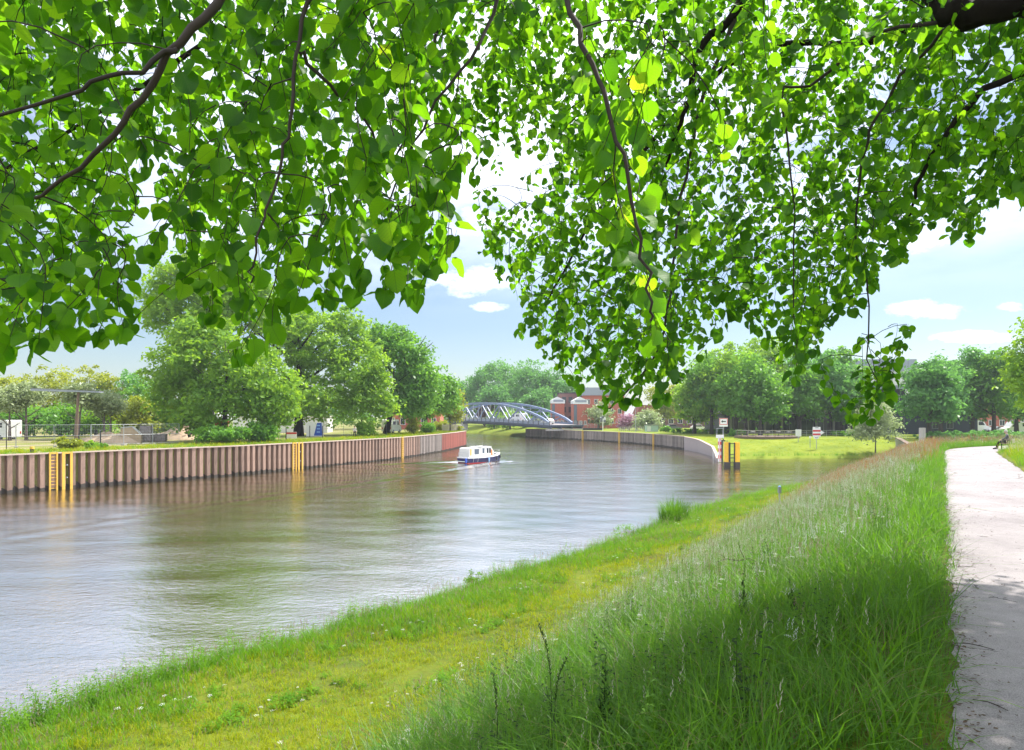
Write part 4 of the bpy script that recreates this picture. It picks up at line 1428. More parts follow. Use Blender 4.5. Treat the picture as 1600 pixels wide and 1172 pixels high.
# ------------------------------------------------------------------ the boat
def build_boat():
    root = empty('cabin_cruiser', (BOAT.x, BOAT.y, 0.02), BOAT_RZ, 'white cabin cruiser with navy hull motoring away upstream in mid river', 'boat')
    xs = [-4.3, -3.2, -1.2, 1.0, 2.6, 3.7, 4.4]
    hb = [1.30, 1.42, 1.50, 1.46, 1.15, .62, .05]
    wb = [1.12, 1.25, 1.34, 1.25, .82, .32, .0]
    sh = [.78, .76, .76, .82, .95, 1.10, 1.22]

    def loft(lo, hi, fl, fh):
        """lo/hi: z functions per station, fl/fh half-beams"""
        m = MB()
        vs, fs = [], []
        for k, x in enumerate(xs):
            dx = .0
            vs += [(x - (.22 if k > 4 else 0) * 0, -fl[k], lo[k]), (x, -fh[k], hi[k]), (x, fh[k], hi[k]), (x, fl[k], lo[k])]
        n_ = len(xs)
        for k in range(n_ - 1):
            for q in range(4):
                fs.append((k * 4 + q, k * 4 + (q + 1) % 4, k * 4 + 4 + (q + 1) % 4, k * 4 + 4 + q))
        fs += [(0, 3, 2, 1), tuple((n_ - 1) * 4 + q for q in range(4))]
        m.add(vs, fs)
        return m
    mid = [z * .98 for z in sh]
    hull = loft([-.25] * 7, [.05] * 7, [w * .9 for w in wb], [w * 1.0 for w in wb]).build('antifouling', 'red_paint', root)
    loft([.05] * 7, mid, wb, hb).build('hull', 'navy_paint', root)
    loft([z + .002 for z in mid], [z + .16 for z in sh], [h + .025 for h in hb], [h + .02 for h in hb]).build('gunwale', 'white_paint', root)
    z0 = .92
    # aft canopy, saloon, wheelhouse
    aft = [(-4.0, z0), (-3.9, 2.25), (-3.6, 2.38), (-1.2, 2.38), (-1.2, z0)]
    m = MB(); m.extrude_y(aft, -1.16, 1.16); aftc = m.build('aft_canopy', 'off_white', root)
    wh = [(-1.19, z0), (-1.19, 2.46), (1.1, 2.42), (1.75, 1.62), (1.75, z0)]
    m = MB(); m.extrude_y(wh, -1.18, 1.18); wheel = m.build('wheelhouse', 'white_paint', root)
    fw = [(1.76, z0), (1.76, 1.55), (2.4, 1.5), (3.2, 1.28), (3.3, 1.0)]
    m = MB(); m.extrude_y(fw, -.78, .78); fore = m.build('fore_cabin', 'white_paint', root)
    m = MB(); m.box(-.2, 0, 2.46, 2.7, 2.5, .07); m.build('roof', 'white_paint', root)
    for s in (-1, 1):
        y0 = s * 1.16
        lo, hi = (y0, y0 + .015) if s > 0 else (y0 - .015, y0)
        for (a_, b_, c_, d_, mt) in ((-2.75, -1.75, 1.35, 2.18, 'window_pale'), (-3.75, -3.45, 1.2, 2.2, 'yellow_paint')):
            m = MB(); m.extrude_y([(a_, c_), (a_, d_), (b_, d_), (b_, c_)], lo, hi); m.build('window' if mt != 'yellow_paint' else 'canopy_stripe', mt, aftc)
        y0 = s * 1.18
        lo, hi = (y0, y0 + .015) if s > 0 else (y0 - .015, y0)
        for (a_, b_) in ((-.95, -.5), (.05, .45), (.6, 1.0)):
            m = MB(); m.extrude_y([(a_, 1.45), (a_, 2.25), (b_, 2.25), (b_, 1.45)], lo, hi); m.build('window', 'window_glass' if a_ > 0 else 'window_pale', wheel)
        y0 = s * .78
        lo, hi = (y0, y0 + .012) if s > 0 else (y0 - .012, y0)
        m = MB(); m.extrude_y([(2.0, 1.12), (2.05, 1.38), (2.6, 1.32), (2.75, 1.12)], lo, hi); m.build('window', 'window_glass', fore)
    m = MB()
    for y0 in (-.8, 0, .8):
        m.add([(1.17 + .012, y0 - .33, 2.34), (1.17 + .012, y0 + .33, 2.34), (1.74 + .012, y0 + .33, 1.66), (1.74 + .012, y0 - .33, 1.66)], [(0, 1, 2, 3)])
    m.build('windscreen', 'window_glass', wheel)
    m = MB(); m.extrude_y([(1.05, 1.05), (1.05, 2.05), (1.32, 1.95), (1.38, 1.05)], -1.235, -1.2); m.build('life_ring_cover', 'orange_cloth', root)
    # rails
    m = MB()
    def rail(pts, h=.55):
        m.tube([(x, y, z + h) for x, y, z in pts], .022, 5)
        m.tube([(x, y, z + h * .5) for x, y, z in pts], .014, 5)
        for x, y, z in pts:
            m.tube([(x, y, z), (x, y, z + h)], .018, 5)
    rail([(4.35, 0, 1.32), (3.7, -.6, 1.22), (2.6, -1.12, 1.08), (1.8, -1.33, 1.0)])
    rail([(4.35, 0, 1.32), (3.7, .6, 1.22), (2.6, 1.12, 1.08), (1.8, 1.33, 1.0)])
    rail([(-3.9, -1.32, .9), (-4.25, -1.0, .9), (-4.25, 0, .9), (-4.25, 1.0, .9), (-3.9, 1.32, .9)], .75)
    m.build('guard_rail', 'galvanised', root)
    m = MB(); m.box(-4.62, 0, .22, .6, 2.1, .08); m.build('swim_platform', 'off_white', root)
    m = MB(); m.tube([(.2, 0, 2.5), (.2, 0, 3.05)], .025, 6); m.ball((.2, 0, 3.05), .07); m.box(-.6, .5, 2.53, .5, .35, .12); m.build('mast', 'steel_grey', root)
    m = MB(); m.box(1.0, .3, 2.53, .3, .3, .18); m.build('searchlight', 'steel_dark', root)
    for (x, y, z, mt, r) in ((-4.75, -1.25, .45, 'blue_vinyl', (.2, .2, .42)), (.15, -1.62, .42, 'light_blue_vinyl', (.16, .14, .34)), (2.3, -1.36, .5, 'steel_dark', (.13, .13, .34)), (3.9, -.56, .75, 'steel_dark', (.13, .13, .32)), (.15, 1.62, .42, 'light_blue_vinyl', (.16, .14, .34))):
        m = MB(); m.ball((x, y, z), r, 10, 7); f_ = m.build('fender', mt, root, smooth=True)
        m = MB(); m.tube([(x, y, z + r[2] * .9), (x, y * .94, z + r[2] + .25)], .012, 4); m.build('rope', 'off_white', f_)
    m = MB()
    for x in (-2.2, -3.2):
        m.tube([(x, -np.interp(x, xs, hb) - .03, .85), (x, -np.interp(x, xs, wb) - .05, .12)], .025, 5)
    m.build('hull_stripe', 'off_white', root)
    root.scale = (.84, .84, .86)


build_boat()

# ------------------------------------------------------------------ dolphin, gauge, bird, signs by the water
D_ = 84.3
dol = empty('mooring_dolphin', (at(1143.5, D_), D_, 0), 0, 'pair of yellow mooring posts joined by a dark ladder standing in the river', 'mooring post')
for s in (-1, 1):
    x = s * .62
    m = MB()
    m.box(x, 0, .72, .56, .56, 2.45); y_ = m.build('pile', 'dolphin_yellow', dol)
    m = MB(); m.box(x, 0, -1.2, .62, .62, 1.92); m.build('pile_foot', 'wet_stain', y_)
    m = MB(); m.box(x + .2 * (1 if s < 0 else -1), -.29, .74, .14, .03, 2.4); m.build('face_strip', 'steel_dark' if s < 0 else 'dolphin_yellow', y_)  # narrow strip on the front: dark on the left post, yellow on the right
lad = MB()
for s in (-1, 1):
    lad.box(s * .285, -.12, -.3, .12, .14, 3.42)
ld = lad.build('ladder', 'steel_dark', dol)
for z in (.12, .62, 1.12, 1.3, 1.62, 3.0):
    m = MB(); m.beam((-.23, -.12, z), (.23, -.12, z), .08, .08); m.build('rung', 'steel_dark', ld)
m = MB(); m.tube([(-.62, -.1, 3.17), (-.62, -.1, 3.42)], [.05, .03], 6); m.build('mooring_pin', 'steel_dark', dol)
# bird: perched with upright neck
bd = empty('perched_bird', (at(1133, D_) - .1, D_ + .1, 3.17), R(200), 'small dark bird perched on the left yellow mooring post', 'bird')
m = MB(); m.tube([(-.30, 0, .10), (-.18, 0, .15), (0, 0, .20), (.10, 0, .27), (.13, 0, .38), (.15, 0, .46), (.20, 0, .49), (.30, 0, .475)], [.012, .05, .085, .07, .035, .03, .036, .006], 8)
m.tube([(.02, .03, .14), (.02, .03, 0)], .012, 5); m.tube([(.02, -.03, .14), (.02, -.03, 0)], .012, 5)
m.build('body', 'feather_black', bd, smooth=True)
m = MB(); m.tube([(.08, .075, .24), (-.12, .08, .17), (-.28, .04, .10)], [.03, .04, .008], 6); m.tube([(.08, -.075, .24), (-.12, -.08, .17), (-.28, -.04, .10)], [.03, .04, .008], 6)
m.build('wing', 'feather_black', bd, smooth=True)

GX, GD = at(1124, 94.4) , 94.3
ga = empty('water_gauge', (GX, GD, 0), 0, 'red and white striped water level gauge with pale box on top at the wall end', 'gauge')
m = MB(); m.box(.36, .05, -1, .16, .3, 4.1); m.build('support_post', 'steel_dark', ga)
nseg = 7
for k in range(nseg):
    z = .05 + k * .47
    m = MB(); m.box(0, 0, z, .42, .1, .466)
    b = m.build('scale_segment', 'red_paint' if k % 2 else 'white_paint', ga)
    m = MB()
    # comb marks of the scale
    for q in range(3):
        m.box(-.05 if k % 2 else .05, -.054, z + .06 + q * .14, .2, .008, .07)
    m.build('scale_mark', 'white_paint' if k % 2 else 'red_paint', b)
m = MB(); m.box(.05, .02, 3.36, .95, .5, .42); m.build('instrument_box', 'white_paint', ga)
m = MB()
for x in (-.38, .48):
    for y in (-.2, .24):
        m.box(x, y, 3.78, .03, .03, .9)
m.box(.05, .02, 4.66, .9, .48, .03)
m.build('cage', 'galvanised', ga)


def zlawn(y):
    return float(np.interp(y, [103, 104.5, 108, 112, 118], [.3, .7, 1.35, 2.0, 2.5]))


def flatsign(name, label, px, d, z0, zc, w, h, post='galvanised', mats=('white_paint',), lean=0):
    root = empty(name, (at(px, d), d, z0), 0, label, 'sign')
    m = MB(); m.cyl(0, .06, -.3, zc - z0 + h / 2, .05, n=8); m.build('post', post, root)
    m = MB(); m.box(0, 0, zc - z0 - h / 2, w, .05, h); bdp = m.build('board', mats[0], root)
    return root, bdp, zc - z0


# white board, red border, black arrow to the left, red bar below
r_, b_, zc = flatsign('arrow_sign', 'white sign with black arrow pointing left on a tall post behind the water gauge', 1130.5, 114, 2.0, EYE - 10 / F * 114, 1.42, 1.42)
m = MB()
for (x, z, w, h) in ((0, .63, 1.36, .1), (0, -.34, 1.36, .1), (-.63, .145, .1, .86), (.63, .145, .1, .86)):
    m.box(x, -.029, zc + z - h / 2, w, .008, h)
m.build('red_border', 'red_paint', b_)
m = MB()
ar = [(-.42, .145), (-.12, .36), (-.12, .22), (.4, .22), (.4, .07), (-.12, .07), (-.12, -.07)]
m.extrude_y([(x, zc + z) for x, z in ar], -.037, -.026); m.build('arrow', 'black_paint', b_)

r_, b_, zc = flatsign('blank_sign', 'plain white rectangular board on short post right of the round terrace', 1247.5, 112.5, 2.05, EYE - 26.5 / F * 112.5, .95, 1.15)
m = MB(); m.box(0, -.03, zc - .5, .85, .01, 1.0); m.build('face', 'off_white', b_)
D2 = 107
r_, b_, zc = flatsign('shipping_sign', 'red and white striped sign with white arrow tip on its right, standing on the lawn', 1276, D2, zlawn(D2) - .1, EYE - 26 / F * D2, 1.25, 1.25)
for z in (.33, -.03, -.39):
    pass
m = MB(); m.box(0, -.03, zc + .14, 1.22, .012, .28); m.box(0, -.03, zc - .42, 1.22, .012, .28); m.build('red_stripe', 'red_paint', b_)
m = MB(); m.extrude_y([(.63, zc - .36), (.63, zc + .36), (1.25, zc)], -.02, .02); m.build('arrow_tip', 'white_paint', b_)
m = MB(); m.box(0, 0, zc + .63, 1.2, .05, .26); m.build('top_plate', 'white_paint', r_)
m = MB(); m.box(-.05, 0, zc - .95, .8, .05, .3); m.build('lower_plate', 'white_paint', r_)
m = MB(); m.box(0, -.03, zc + .71, .55, .01, .1); m.box(-.05, -.03, zc - .85, .5, .01, .1); m.build('print', 'cloth_grey', r_)
r_, b_, zc = flatsign('small_sign', 'small low white plate on a thin post left of the striped sign', 1266, 108, zlawn(108) - .1, EYE - 33 / F * 108, .3, .35)
# light signal with round lamps
SG = empty('signal_light', (at(942, 182), 182, RIGHT_Z), 0, 'shipping signal of four round dark lamps on a white post by the promenade', 'signal')
m = MB(); m.cyl(0, .1, -.2, 4.1, .12, n=10); m.box(0, .06, 2.15, 1.5, .06, 1.5); m.build('post', 'white_paint', SG)
for x, z in ((0, 3.55), (-.45, 2.55), (.5, 2.55), (-.45, 3.1)):
    m = MB(); m.tube([(x, .02, z), (x, -.18, z)], .34, 12); m.build('lamp', 'cloth_grey', SG)
SLp = empty('street_lamp', (at(993, 165), 165, RIGHT_Z), 0, 'slim grey street lamp post on the promenade beside the round willow', 'street lamp')
m = MB(); m.tube([(0, 0, -.2), (0, 0, 5.9)], [.09, .05], 8); m.build('post', 'galvanised', SLp)
m = MB(); m.box(0, -.3, 5.9, .24, .8, .1); m.build('lamp_head', 'steel_grey', SLp)
CB = empty('service_hut', (at(1018, 170), 170, RIGHT_Z), R(6), 'low mint green service cabinet beside the willow on the promenade', 'cabinet')
m = MB(); m.box(0, 0, 0, 3.0, 1.6, 1.55); m.build('wall', 'mint_paint', CB)
m = MB(); m.box(0, 0, 1.55, 3.3, 1.9, .1); m.build('roof', 'steel_grey', CB)
m = MB(); m.box(-.9, -.81, .1, .9, .03, 1.3); m.build('door', 'white_paint', CB)


def railing(name, label, line, z, h, rails=3, post_every=2.0, mat='galvanised', pw=.05, zbase=0.0):
    root = empty(name, (0, 0, 0), 0, label, 'railing')
    pts = resample(line, post_every)
    m = MB()
    for a_, b_ in zip(pts, pts[1:]):
        for k in range(rails):
            zz_ = z + h * (k + 1) / rails - .02
            m.beam((a_.x, a_.y, zz_), (b_.x, b_.y, zz_), pw if k == rails - 1 else pw * .6, pw if k == rails - 1 else pw * .6)
    m.build('rail', mat, root)
    pm = MB(); pm.box(0, 0, -.1, pw, pw, h + .1)
    pme = pm.mesh('post'); pme.materials.append(MATS[mat])
    for p in pts:
        o = bpy.data.objects.new('post', pme); C.objects.link(o); o.parent = root; o.location = (p.x, p.y, z)
    return root


railing('railing', 'grey railing of the landing below the brick house', [(at(912, 190), 190), (at(940, 186), 186)], RIGHT_Z + .6, 1.0, 4, 1.2)
m = MB(); m.box(at(926, 187), 187.6, RIGHT_Z, 5.2, 2.0, .6)
tag(m.build('landing_stage', 'steel_dark'), 'dark landing platform below the railing beside the brick house', 'platform')
railing('railing', 'white railing with close bars in front of the pink blossoming tree', [(at(967, 176), 176), (at(1006, 173), 173)], RIGHT_Z, 1.1, 5, .5, 'off_white')
railing('railing', 'long glass-like grey railing in front of the dark glazed building', [(at(1150, 128), 128), (at(1243, 127), 127), (at(1400, 133), 133)], RIGHT_Z, 1.15, 3, 2.2)

# round terrace on the lawn
TX, TY = at(1200, 121), 121.0
tr_ = empty('round_terrace', (TX, TY, 2.12), 0, 'round timber terrace with brown rail on the lawn below the dark building', 'terrace')
rad = 5.4
arc = [(rad * math.cos(a_), rad * .8 * math.sin(a_)) for a_ in np.linspace(math.pi, 2 * math.pi, 22)]
poly = arc + [(rad, 1.8), (-rad, 1.8)]
m = MB(); m.prism(ccw(poly), .35, .75); m.build('deck', 'timber_brown', tr_)
m = MB(); m.prism(ccw([(x * .9, y * .9) for x, y in poly]), -.6, .35); m.build('plinth', 'steel_dark', tr_)
rl = MB()
for p, q in zip(arc, arc[1:]):
    rl.beam((p[0], p[1], 1.78), (q[0], q[1], 1.78), .1, .07)
    rl.beam((p[0], p[1], 1.3), (q[0], q[1], 1.3), .04, .04)
rl.build('rail', 'timber_pale', tr_)
for p in arc[::2]:
    m = MB(); m.box(p[0], p[1], .75, .07, .07, 1.0); m.build('post', 'timber_brown', tr_)
for k, (x, y) in enumerate([(-2.6, 0.2), (-.4, -1.0), (1.9, .1), (3.4, -.8)]):
    t_ = empty('cafe_table', (TX + x, TY + y, 2.12 + .75), k * .7, None, None)
    tag(t_, 'pale café table set out on the round terrace', 'table', 'café tables on the round terrace')
    m = MB(); m.cyl(0, 0, .70, .74, .42, n=14); m.build('tabletop', 'off_white', t_)
    m = MB(); m.cyl(0, 0, 0, .7, .04, n=8); m.cyl(0, 0, 0, .03, .26, n=10); m.build('pedestal', 'steel_dark', t_)

# hedge, post box, wing walls of the lock
hd = empty('clipped_hedge', (at(1088, 152), 152, RIGHT_Z), R(-4), 'clipped green hedge along the promenade left of the arrow sign', 'hedge')
link('foliage', crown_mesh('foliage', [(x, 0, .55, 1.1, .6, .55, 1) for x in np.arange(-4.6, 7.5, 1.1)], 110, 40, .16, .35, 77), 'leaf_mid', hd)
bush('shrub', 'round dark hedge ball right of the mint green cabinet', 1040, 168, RIGHT_Z, 2.4, 1.7, 'leaf_mid', 40, 36, .18, 78)
bush('shrub', 'shrub at the right end of the clipped hedge below the arrow sign', 1150, 131, RIGHT_Z, 3.6, 1.5, 'leaf_mid', 50, 36, .17, 79)
bush('shrub', 'low dark shrubs at the railing right of the striped sign', 1330, 131, RIGHT_Z, 7.0, 1.3, 'leaf_mid', 60, 36, .17, 80)
bush('shrub', 'dark leafy strip standing in for shaded lawn at the foot of the broad dark lime tree', 1490, 116, RIGHT_Z - .1, 12.0, 1.6, 'leaf_blue', 110, 36, .19, 81)  # added dark foliage, stands for lawn lying in tree shade
bush('shrub', 'dark leafy strip standing in for shaded lawn below the camper van beyond the meadow', 1572, 112, RIGHT_Z, 12.0, 1.7, 'leaf_blue', 110, 36, .19, 82)  # tree shade on the lawn, built as a row of dark leaves
px_ = empty('control_pillar', (at(1441, 92), 92, 2.0), 0, 'tall pale grey control pillar beside the broad dark lime tree', 'pillar')
m = MB(); m.box(0, 0, -2.4, .62, .5, 5.2); m.build('body', 'concrete', px_)
m = MB(); m.box(0, -.255, .2, .05, .02, 2.3); m.build('seam', 'steel_grey', px_)
wg = empty('wing_wall', (0, 0, 0), 0, 'sloping concrete wing wall going down beside the control pillar', 'wall')
m = MB()
p0 = Vector((at(1402, 108), 108, 2.7)); p1 = Vector((at(1433, 90), 90, 1.9))
m.beam(p0, p1, .6, .5); m.beam(p0 - Vector((0, 0, 1.6)), p1 - Vector((0, 0, 1.6)), .5, 2.8); m.build('wall', 'concrete', wg)
m = MB(); m.beam(p0 + Vector((0, 0, .28)), p1 + Vector((0, 0, .28)), .7, .08); m.build('coping', 'timber_brown', wg)
m = MB(); m.prism(ccw([(at(1404, 108), 108.5), (at(1436, 90), 91), (at(1500, 88), 88), (at(1640, 88), 88), (at(1700, 110), 112), (at(1460, 112), 112)]), -.8, 2.3)
tag(m.build('lock_bank', 'lawn_ground'), kind='structure')
sp = empty('wooden_post', (at(1451, 92.5), 92.5, 2.2), 0, 'short brown post right of the pale grey control pillar', 'post')
m = MB(); m.cyl(0, 0, -.3, 1.0, .12, .1, 8); m.build('shaft', 'timber_brown', sp)
m = MB(); m.cyl(0, 0, 1.0, 1.06, .13, n=8); m.build('cap', 'steel_grey', sp)

# ------------------------------------------------------------------ buildings
def windows(root, wall, face, cols, rows, w, h, frame='white_paint', glass='window_glass', th=.06):
    """face: (origin Vector3, along Vector3, normal Vector3); each window a framed pane of its own standing in the wall face."""
    o_, al, nr_ = face
    up_ = Vector((0, 0, 1))
    rz_ = math.atan2(al.y, al.x)
    fm = MB()
    for (x, z, sw, sh_) in ((0, 0, w, .1), (0, h - .1, w, .1), (-w / 2 + .05, .1, .1, h - .2), (w / 2 - .05, .1, .1, h - .2), (0, .1, .06, h - .2)):
        fm.box(x, 0, z, sw, th, sh_)
    fme = fm.mesh('window'); fme.materials.append(MATS[frame])
    gm = MB(); gm.box(0, .004, .1, w - .2, th * .4, h - .2)
    gme = gm.mesh('pane'); gme.materials.append(MATS[glass])
    for cx in cols:
        for z in rows:
            p = o_ + al * cx + nr_ * (th * .5 + .003)
            f_ = bpy.data.objects.new('window', fme); C.objects.link(f_); f_.parent = root
            f_.location = (p.x, p.y, z); f_.rotation_euler = (0, 0, rz_)
            g_ = bpy.data.objects.new('pane', gme); C.objects.link(g_); g_.parent = f_


def gable_bay(x, y, w, dpt, h, label, rz=0):
    root = empty('brick_house', (x, y, RIGHT_Z - .4), rz, label, 'building')
    m = MB(); m.box(0, dpt / 2, 0, w, dpt, h); wl_ = m.build('wall', 'brick_red', root)
    m = MB(); m.extrude_y([(-w / 2 - .15, h), (-w / 2 - .15, h + .9), (-w * .05, h + 2.0), (w / 2 + .15, h + .9), (w / 2 + .15, h)], 0, dpt)
    m.build('roof', 'white_paint', root)
    m = MB(); m.box(.12, -.03, h + .35, w * .8, .05, .7); m.build('glazing', 'roof_metal', root)
    m = MB(); m.box(0, -.04, h - .15, w + .34, .07, .3); m.build('band', 'white_paint', root)
    m = MB(); m.box(-w * .36, -.03, 1.0, w * .22, .05, h - 1.4); m.build('glazed_strip', 'window_pale', root)
    # arched doorway ring
    m = MB()
    aa = np.linspace(0, math.pi, 9)
    for p, q in zip(aa, aa[1:]):
        m.beam((w * .3 + .9 * math.cos(p), -.05, 4.0 + .9 * math.sin(p)), (w * .3 + .9 * math.cos(q), -.05, 4.0 + .9 * math.sin(q)), .16, .14)
    m.build('arch', 'fascia_cream', root)
    windows(root, wl_, (Vector((0, 0, 0)), Vector((1, 0, 0)), Vector((0, -1, 0))), [.1, w * .34], [1.6], .7, 1.3)
    return root


gable_bay(at(907, 203), 203, 4.2, 8, 8.0, 'red brick gabled house front with white roof at the right end of the bridge')
gable_bay(at(872, 216), 216, 4.0, 8, 8.4, 'second red brick gabled front with white roof, seen above the bridge')
bb = empty('brick_block', (at(889, 222), 222, RIGHT_Z), 0, 'brown brick block with dark square windows between the two gabled fronts', 'building')
m = MB(); m.box(0, 4, 0, 6.4, 8, 11.2); wl_ = m.build('wall', 'brick_brown', bb)
m = MB(); m.box(0, 4, 11.2, 6.8, 8.4, .35); m.build('roof', 'steel_dark', bb)
windows(bb, wl_, (Vector((0, 0, 0)), Vector((1, 0, 0)), Vector((0, -1, 0))), [-1.6, .5], [2.0, 5.0, 8.2], 1.3, 1.9, 'cladding_dark')
bw = empty('brick_hall', (at(945, 214), 216, RIGHT_Z), 0, 'long red brick hall with grey metal roof behind the hanging leaves', 'building')
m = MB(); m.box(0, 6, 0, 13, 12, 10.4); wl_ = m.build('wall', 'brick_red', bw)
m = MB(); m.extrude_y([(-6.8, 10.4), (-6.3, 12.9), (6.3, 12.9), (6.8, 10.4)], -.3, 12.3); m.build('roof', 'roof_metal', bw)
windows(bw, wl_, (Vector((0, 0, 0)), Vector((1, 0, 0)), Vector((0, -1, 0))), [-5, -2.5, 0, 2.5, 5], [1.5, 4.6, 7.6], 1.2, 1.6)

hs = empty('row_house', (at(1058, 225), 225, RIGHT_Z), 0, 'low brick house with white windows behind the clipped hedge', 'building')
m = MB(); m.box(0, 4, 0, 26, 8, 4.6); wl_ = m.build('wall', 'brick_brown', hs)
m = MB(); m.extrude_y([(-13.4, 4.6), (-12, 7.5), (12, 7.5), (13.4, 4.6)], -.4, 8.4); m.build('roof', 'roof_tile', hs)
windows(hs, wl_, (Vector((0, 0, 0)), Vector((1, 0, 0)), Vector((0, -1, 0))), [-11, -8, -5, -2, 1, 4, 7, 10], [1.4], 1.6, 1.7)

pv = empty('glazed_building', (at(1225, 150), 150, RIGHT_Z), 0, 'long dark glazed building with cream fascia behind the row of lime trees', 'building')
m = MB(); m.box(8, 9.5, 0, 41, 16, 4.4); wl_ = m.build('wall', 'cladding_dark', pv)
m = MB(); m.box(8, 8.4, 4.4, 43, 19.5, .85); m.build('fascia', 'fascia_cream', pv)
m = MB(); m.box(8, 9.5, 5.25, 39, 16, 4.6); up_w = m.build('upper_wall', 'cladding_dark', pv)
m = MB(); m.box(8, 9.2, 9.85, 41, 18, .8); m.build('roof', 'roof_metal', pv)
for k in range(11):
    m = MB(); m.box(-11.5 + k * 3.8, .9, 0, .4, .4, 4.4); m.build('column', 'concrete', pv)
windows(pv, wl_, (Vector((0, 1.5, 0)), Vector((1, 0, 0)), Vector((0, -1, 0))), [-9.6 + 3.8 * k for k in range(10)], [.25], 3.0, 3.8, 'steel_grey')
windows(pv, up_w, (Vector((0, 1.5, 0)), Vector((1, 0, 0)), Vector((0, -1, 0))), [-9 + 4.2 * k for k in range(9)], [6.0], 3.2, 2.6, 'fascia_cream')
m = MB(); m.box(-2.5, -1.32, 4.1, 3.2, .12, 1.5); m.build('sign_panel', 'brick_brown', pv)
dh = empty('dark_shed', (at(1440, 146), 146, RIGHT_Z), 0, 'dark blue clad hall front under the trees left of the path end', 'building')
m = MB(); m.box(0, 6, 0, 24, 12, 5.4); wl_ = m.build('wall', 'cladding_blue', dh)
m = MB(); m.box(0, 6, 5.4, 24.8, 12.8, .35); m.build('roof', 'steel_dark', dh)
windows(dh, wl_, (Vector((0, 0, 0)), Vector((1, 0, 0)), Vector((0, -1, 0))), [-7.5, -4.5, 3, 6], [1.2], 1.5, 2.4, 'steel_grey')
gh = empty('theatre_hall', (at(1384, 172), 172, RIGHT_Z), 0, 'tall grey metal-clad hall whose roof edge shows above the lime trees', 'building')
m = MB(); m.box(0, 8, 0, 15, 16, 15.2); m.build('wall', 'off_white', gh)
m = MB(); m.box(0, 8, 15.2, 15.4, 16.4, 3.0); cl_ = m.build('cladding', 'roof_metal', gh)
for k in range(9):
    m = MB(); m.box(-7.4 + k * 1.85, -.22, 15.25, .06, .04, 2.9); m.build('seam', 'steel_grey', cl_)
m = MB(); m.box(1.5, 3, 18.2, 2.0, 2.0, .5); m.build('roof_vent', 'steel_grey', gh)
bh = empty('brick_terrace', (at(1605, 190), 190, RIGHT_Z), 0, 'red brick terrace with white windows behind the camper van', 'building')
m = MB(); m.box(0, 5, 0, 24, 10, 7.2); wl_ = m.build('wall', 'brick_red', bh)
m = MB(); m.extrude_y([(-12.4, 7.2), (-11.4, 10.6), (11.4, 10.6), (12.4, 7.2)], -.4, 10.4); m.build('roof', 'roof_tile', bh)
windows(bh, wl_, (Vector((0, 0, 0)), Vector((1, 0, 0)), Vector((0, -1, 0))), [-10, -7, -4, -1, 2, 5, 8], [1.2, 4.4], 1.5, 1.6)
lh = empty('brick_house', (at(645, 165), 165, LEFT_Z), 0, 'red brick house with white windows behind the quay trees, left of the bridge', 'building')
m = MB(); m.box(0, 5, 0, 13, 9, 5.2); wl_ = m.build('wall', 'brick_red', lh)
m = MB(); m.extrude_y([(-7, 5.2), (-4, 8.6), (4, 8.6), (7, 5.2)], .2, 9.8); m.build('roof', 'roof_tile', lh)
windows(lh, wl_, (Vector((0, .5, 0)), Vector((1, 0, 0)), Vector((0, -1, 0))), [-5, -2.5, 0, 2.5, 5], [1.1], 1.2, 1.7)
wh_ = empty('site_building', (at(438, 133), 133, LEFT_Z), R(5), 'long low white site building behind the thick dark trunk', 'building')
m = MB(); m.box(0, 3, 0, 18, 6, 3.1); m.build('wall', 'white_paint', wh_)
m = MB(); m.box(0, 3, 3.1, 18.4, 6.4, .18); m.build('roof', 'off_white', wh_)
wx_ = empty('site_building', (at(303, 120), 120, LEFT_Z), R(-4), 'white site cabin with pale roof behind the soil heap and red machine', 'building')
m = MB(); m.box(0, 2, 0, 9, 4, 2.6); wl_ = m.build('wall', 'off_white', wx_)
m = MB(); m.extrude_y([(-4.8, 2.6), (-4.4, 3.9), (4.4, 3.9), (4.8, 2.6)], -.2, 4.3); m.build('roof', 'white_paint', wx_)
windows(wx_, wl_, (Vector((0, 0, 0)), Vector((1, 0, 0)), Vector((0, -1, 0))), [-3, 0, 3], [.9], 1.1, 1.1)

# ------------------------------------------------------------------ construction site on the left quay
def fence_panel_meshes(w=3.2, h=2.35):
    m = MB()
    for x in (-w / 2, w / 2):
        m.tube([(x, 0, .12), (x, 0, h)], .024, 6)
    for z in (.16, h * .5, h - .02):
        m.tube([(-w / 2, 0, z), (w / 2, 0, z)], .02, 6)
    fr = m.mesh('fence_panel'); fr.materials.append(MATS['galvanised'])
    m = MB()
    for x in np.arange(-w / 2 + .16, w / 2 - .05, .16):
        m.beam((x, .02, .16), (x, .02, h), .008, .008)
    for z in np.arange(.3, h, .3):
        m.beam((-w / 2, .02, z), (w / 2, .02, z), .008, .008)
    wr_ = m.mesh('wire_mesh'); wr_.materials.append(MATS['galvanised'])
    m = MB(); m.box(-w / 2, 0, -.02, .3, .7, .15)
    ft = m.mesh('concrete_foot'); ft.materials.append(MATS['concrete'])
    return fr, wr_, ft


FP = fence_panel_meshes()


def fence_run(line, label, group, step=3.3, rot=0.0):
    pts = resample(line, step)
    for k, (a_, b_) in enumerate(zip(pts, pts[1:])):
        mid = (a_ + b_) / 2
        o = bpy.data.objects.new('fence_panel', FP[0]); C.objects.link(o)
        o.location = (mid.x, mid.y, LEFT_Z)
        o.rotation_euler = (0, 0, math.atan2(b_.y - a_.y, b_.x - a_.x) + random.uniform(-.03, .03))
        tag(o, label, 'fence panel', group)
        for nm, me in (('wire_mesh', FP[1]), ('concrete_foot', FP[2])):
            c = bpy.data.objects.new(nm, me); C.objects.link(c); c.parent = o


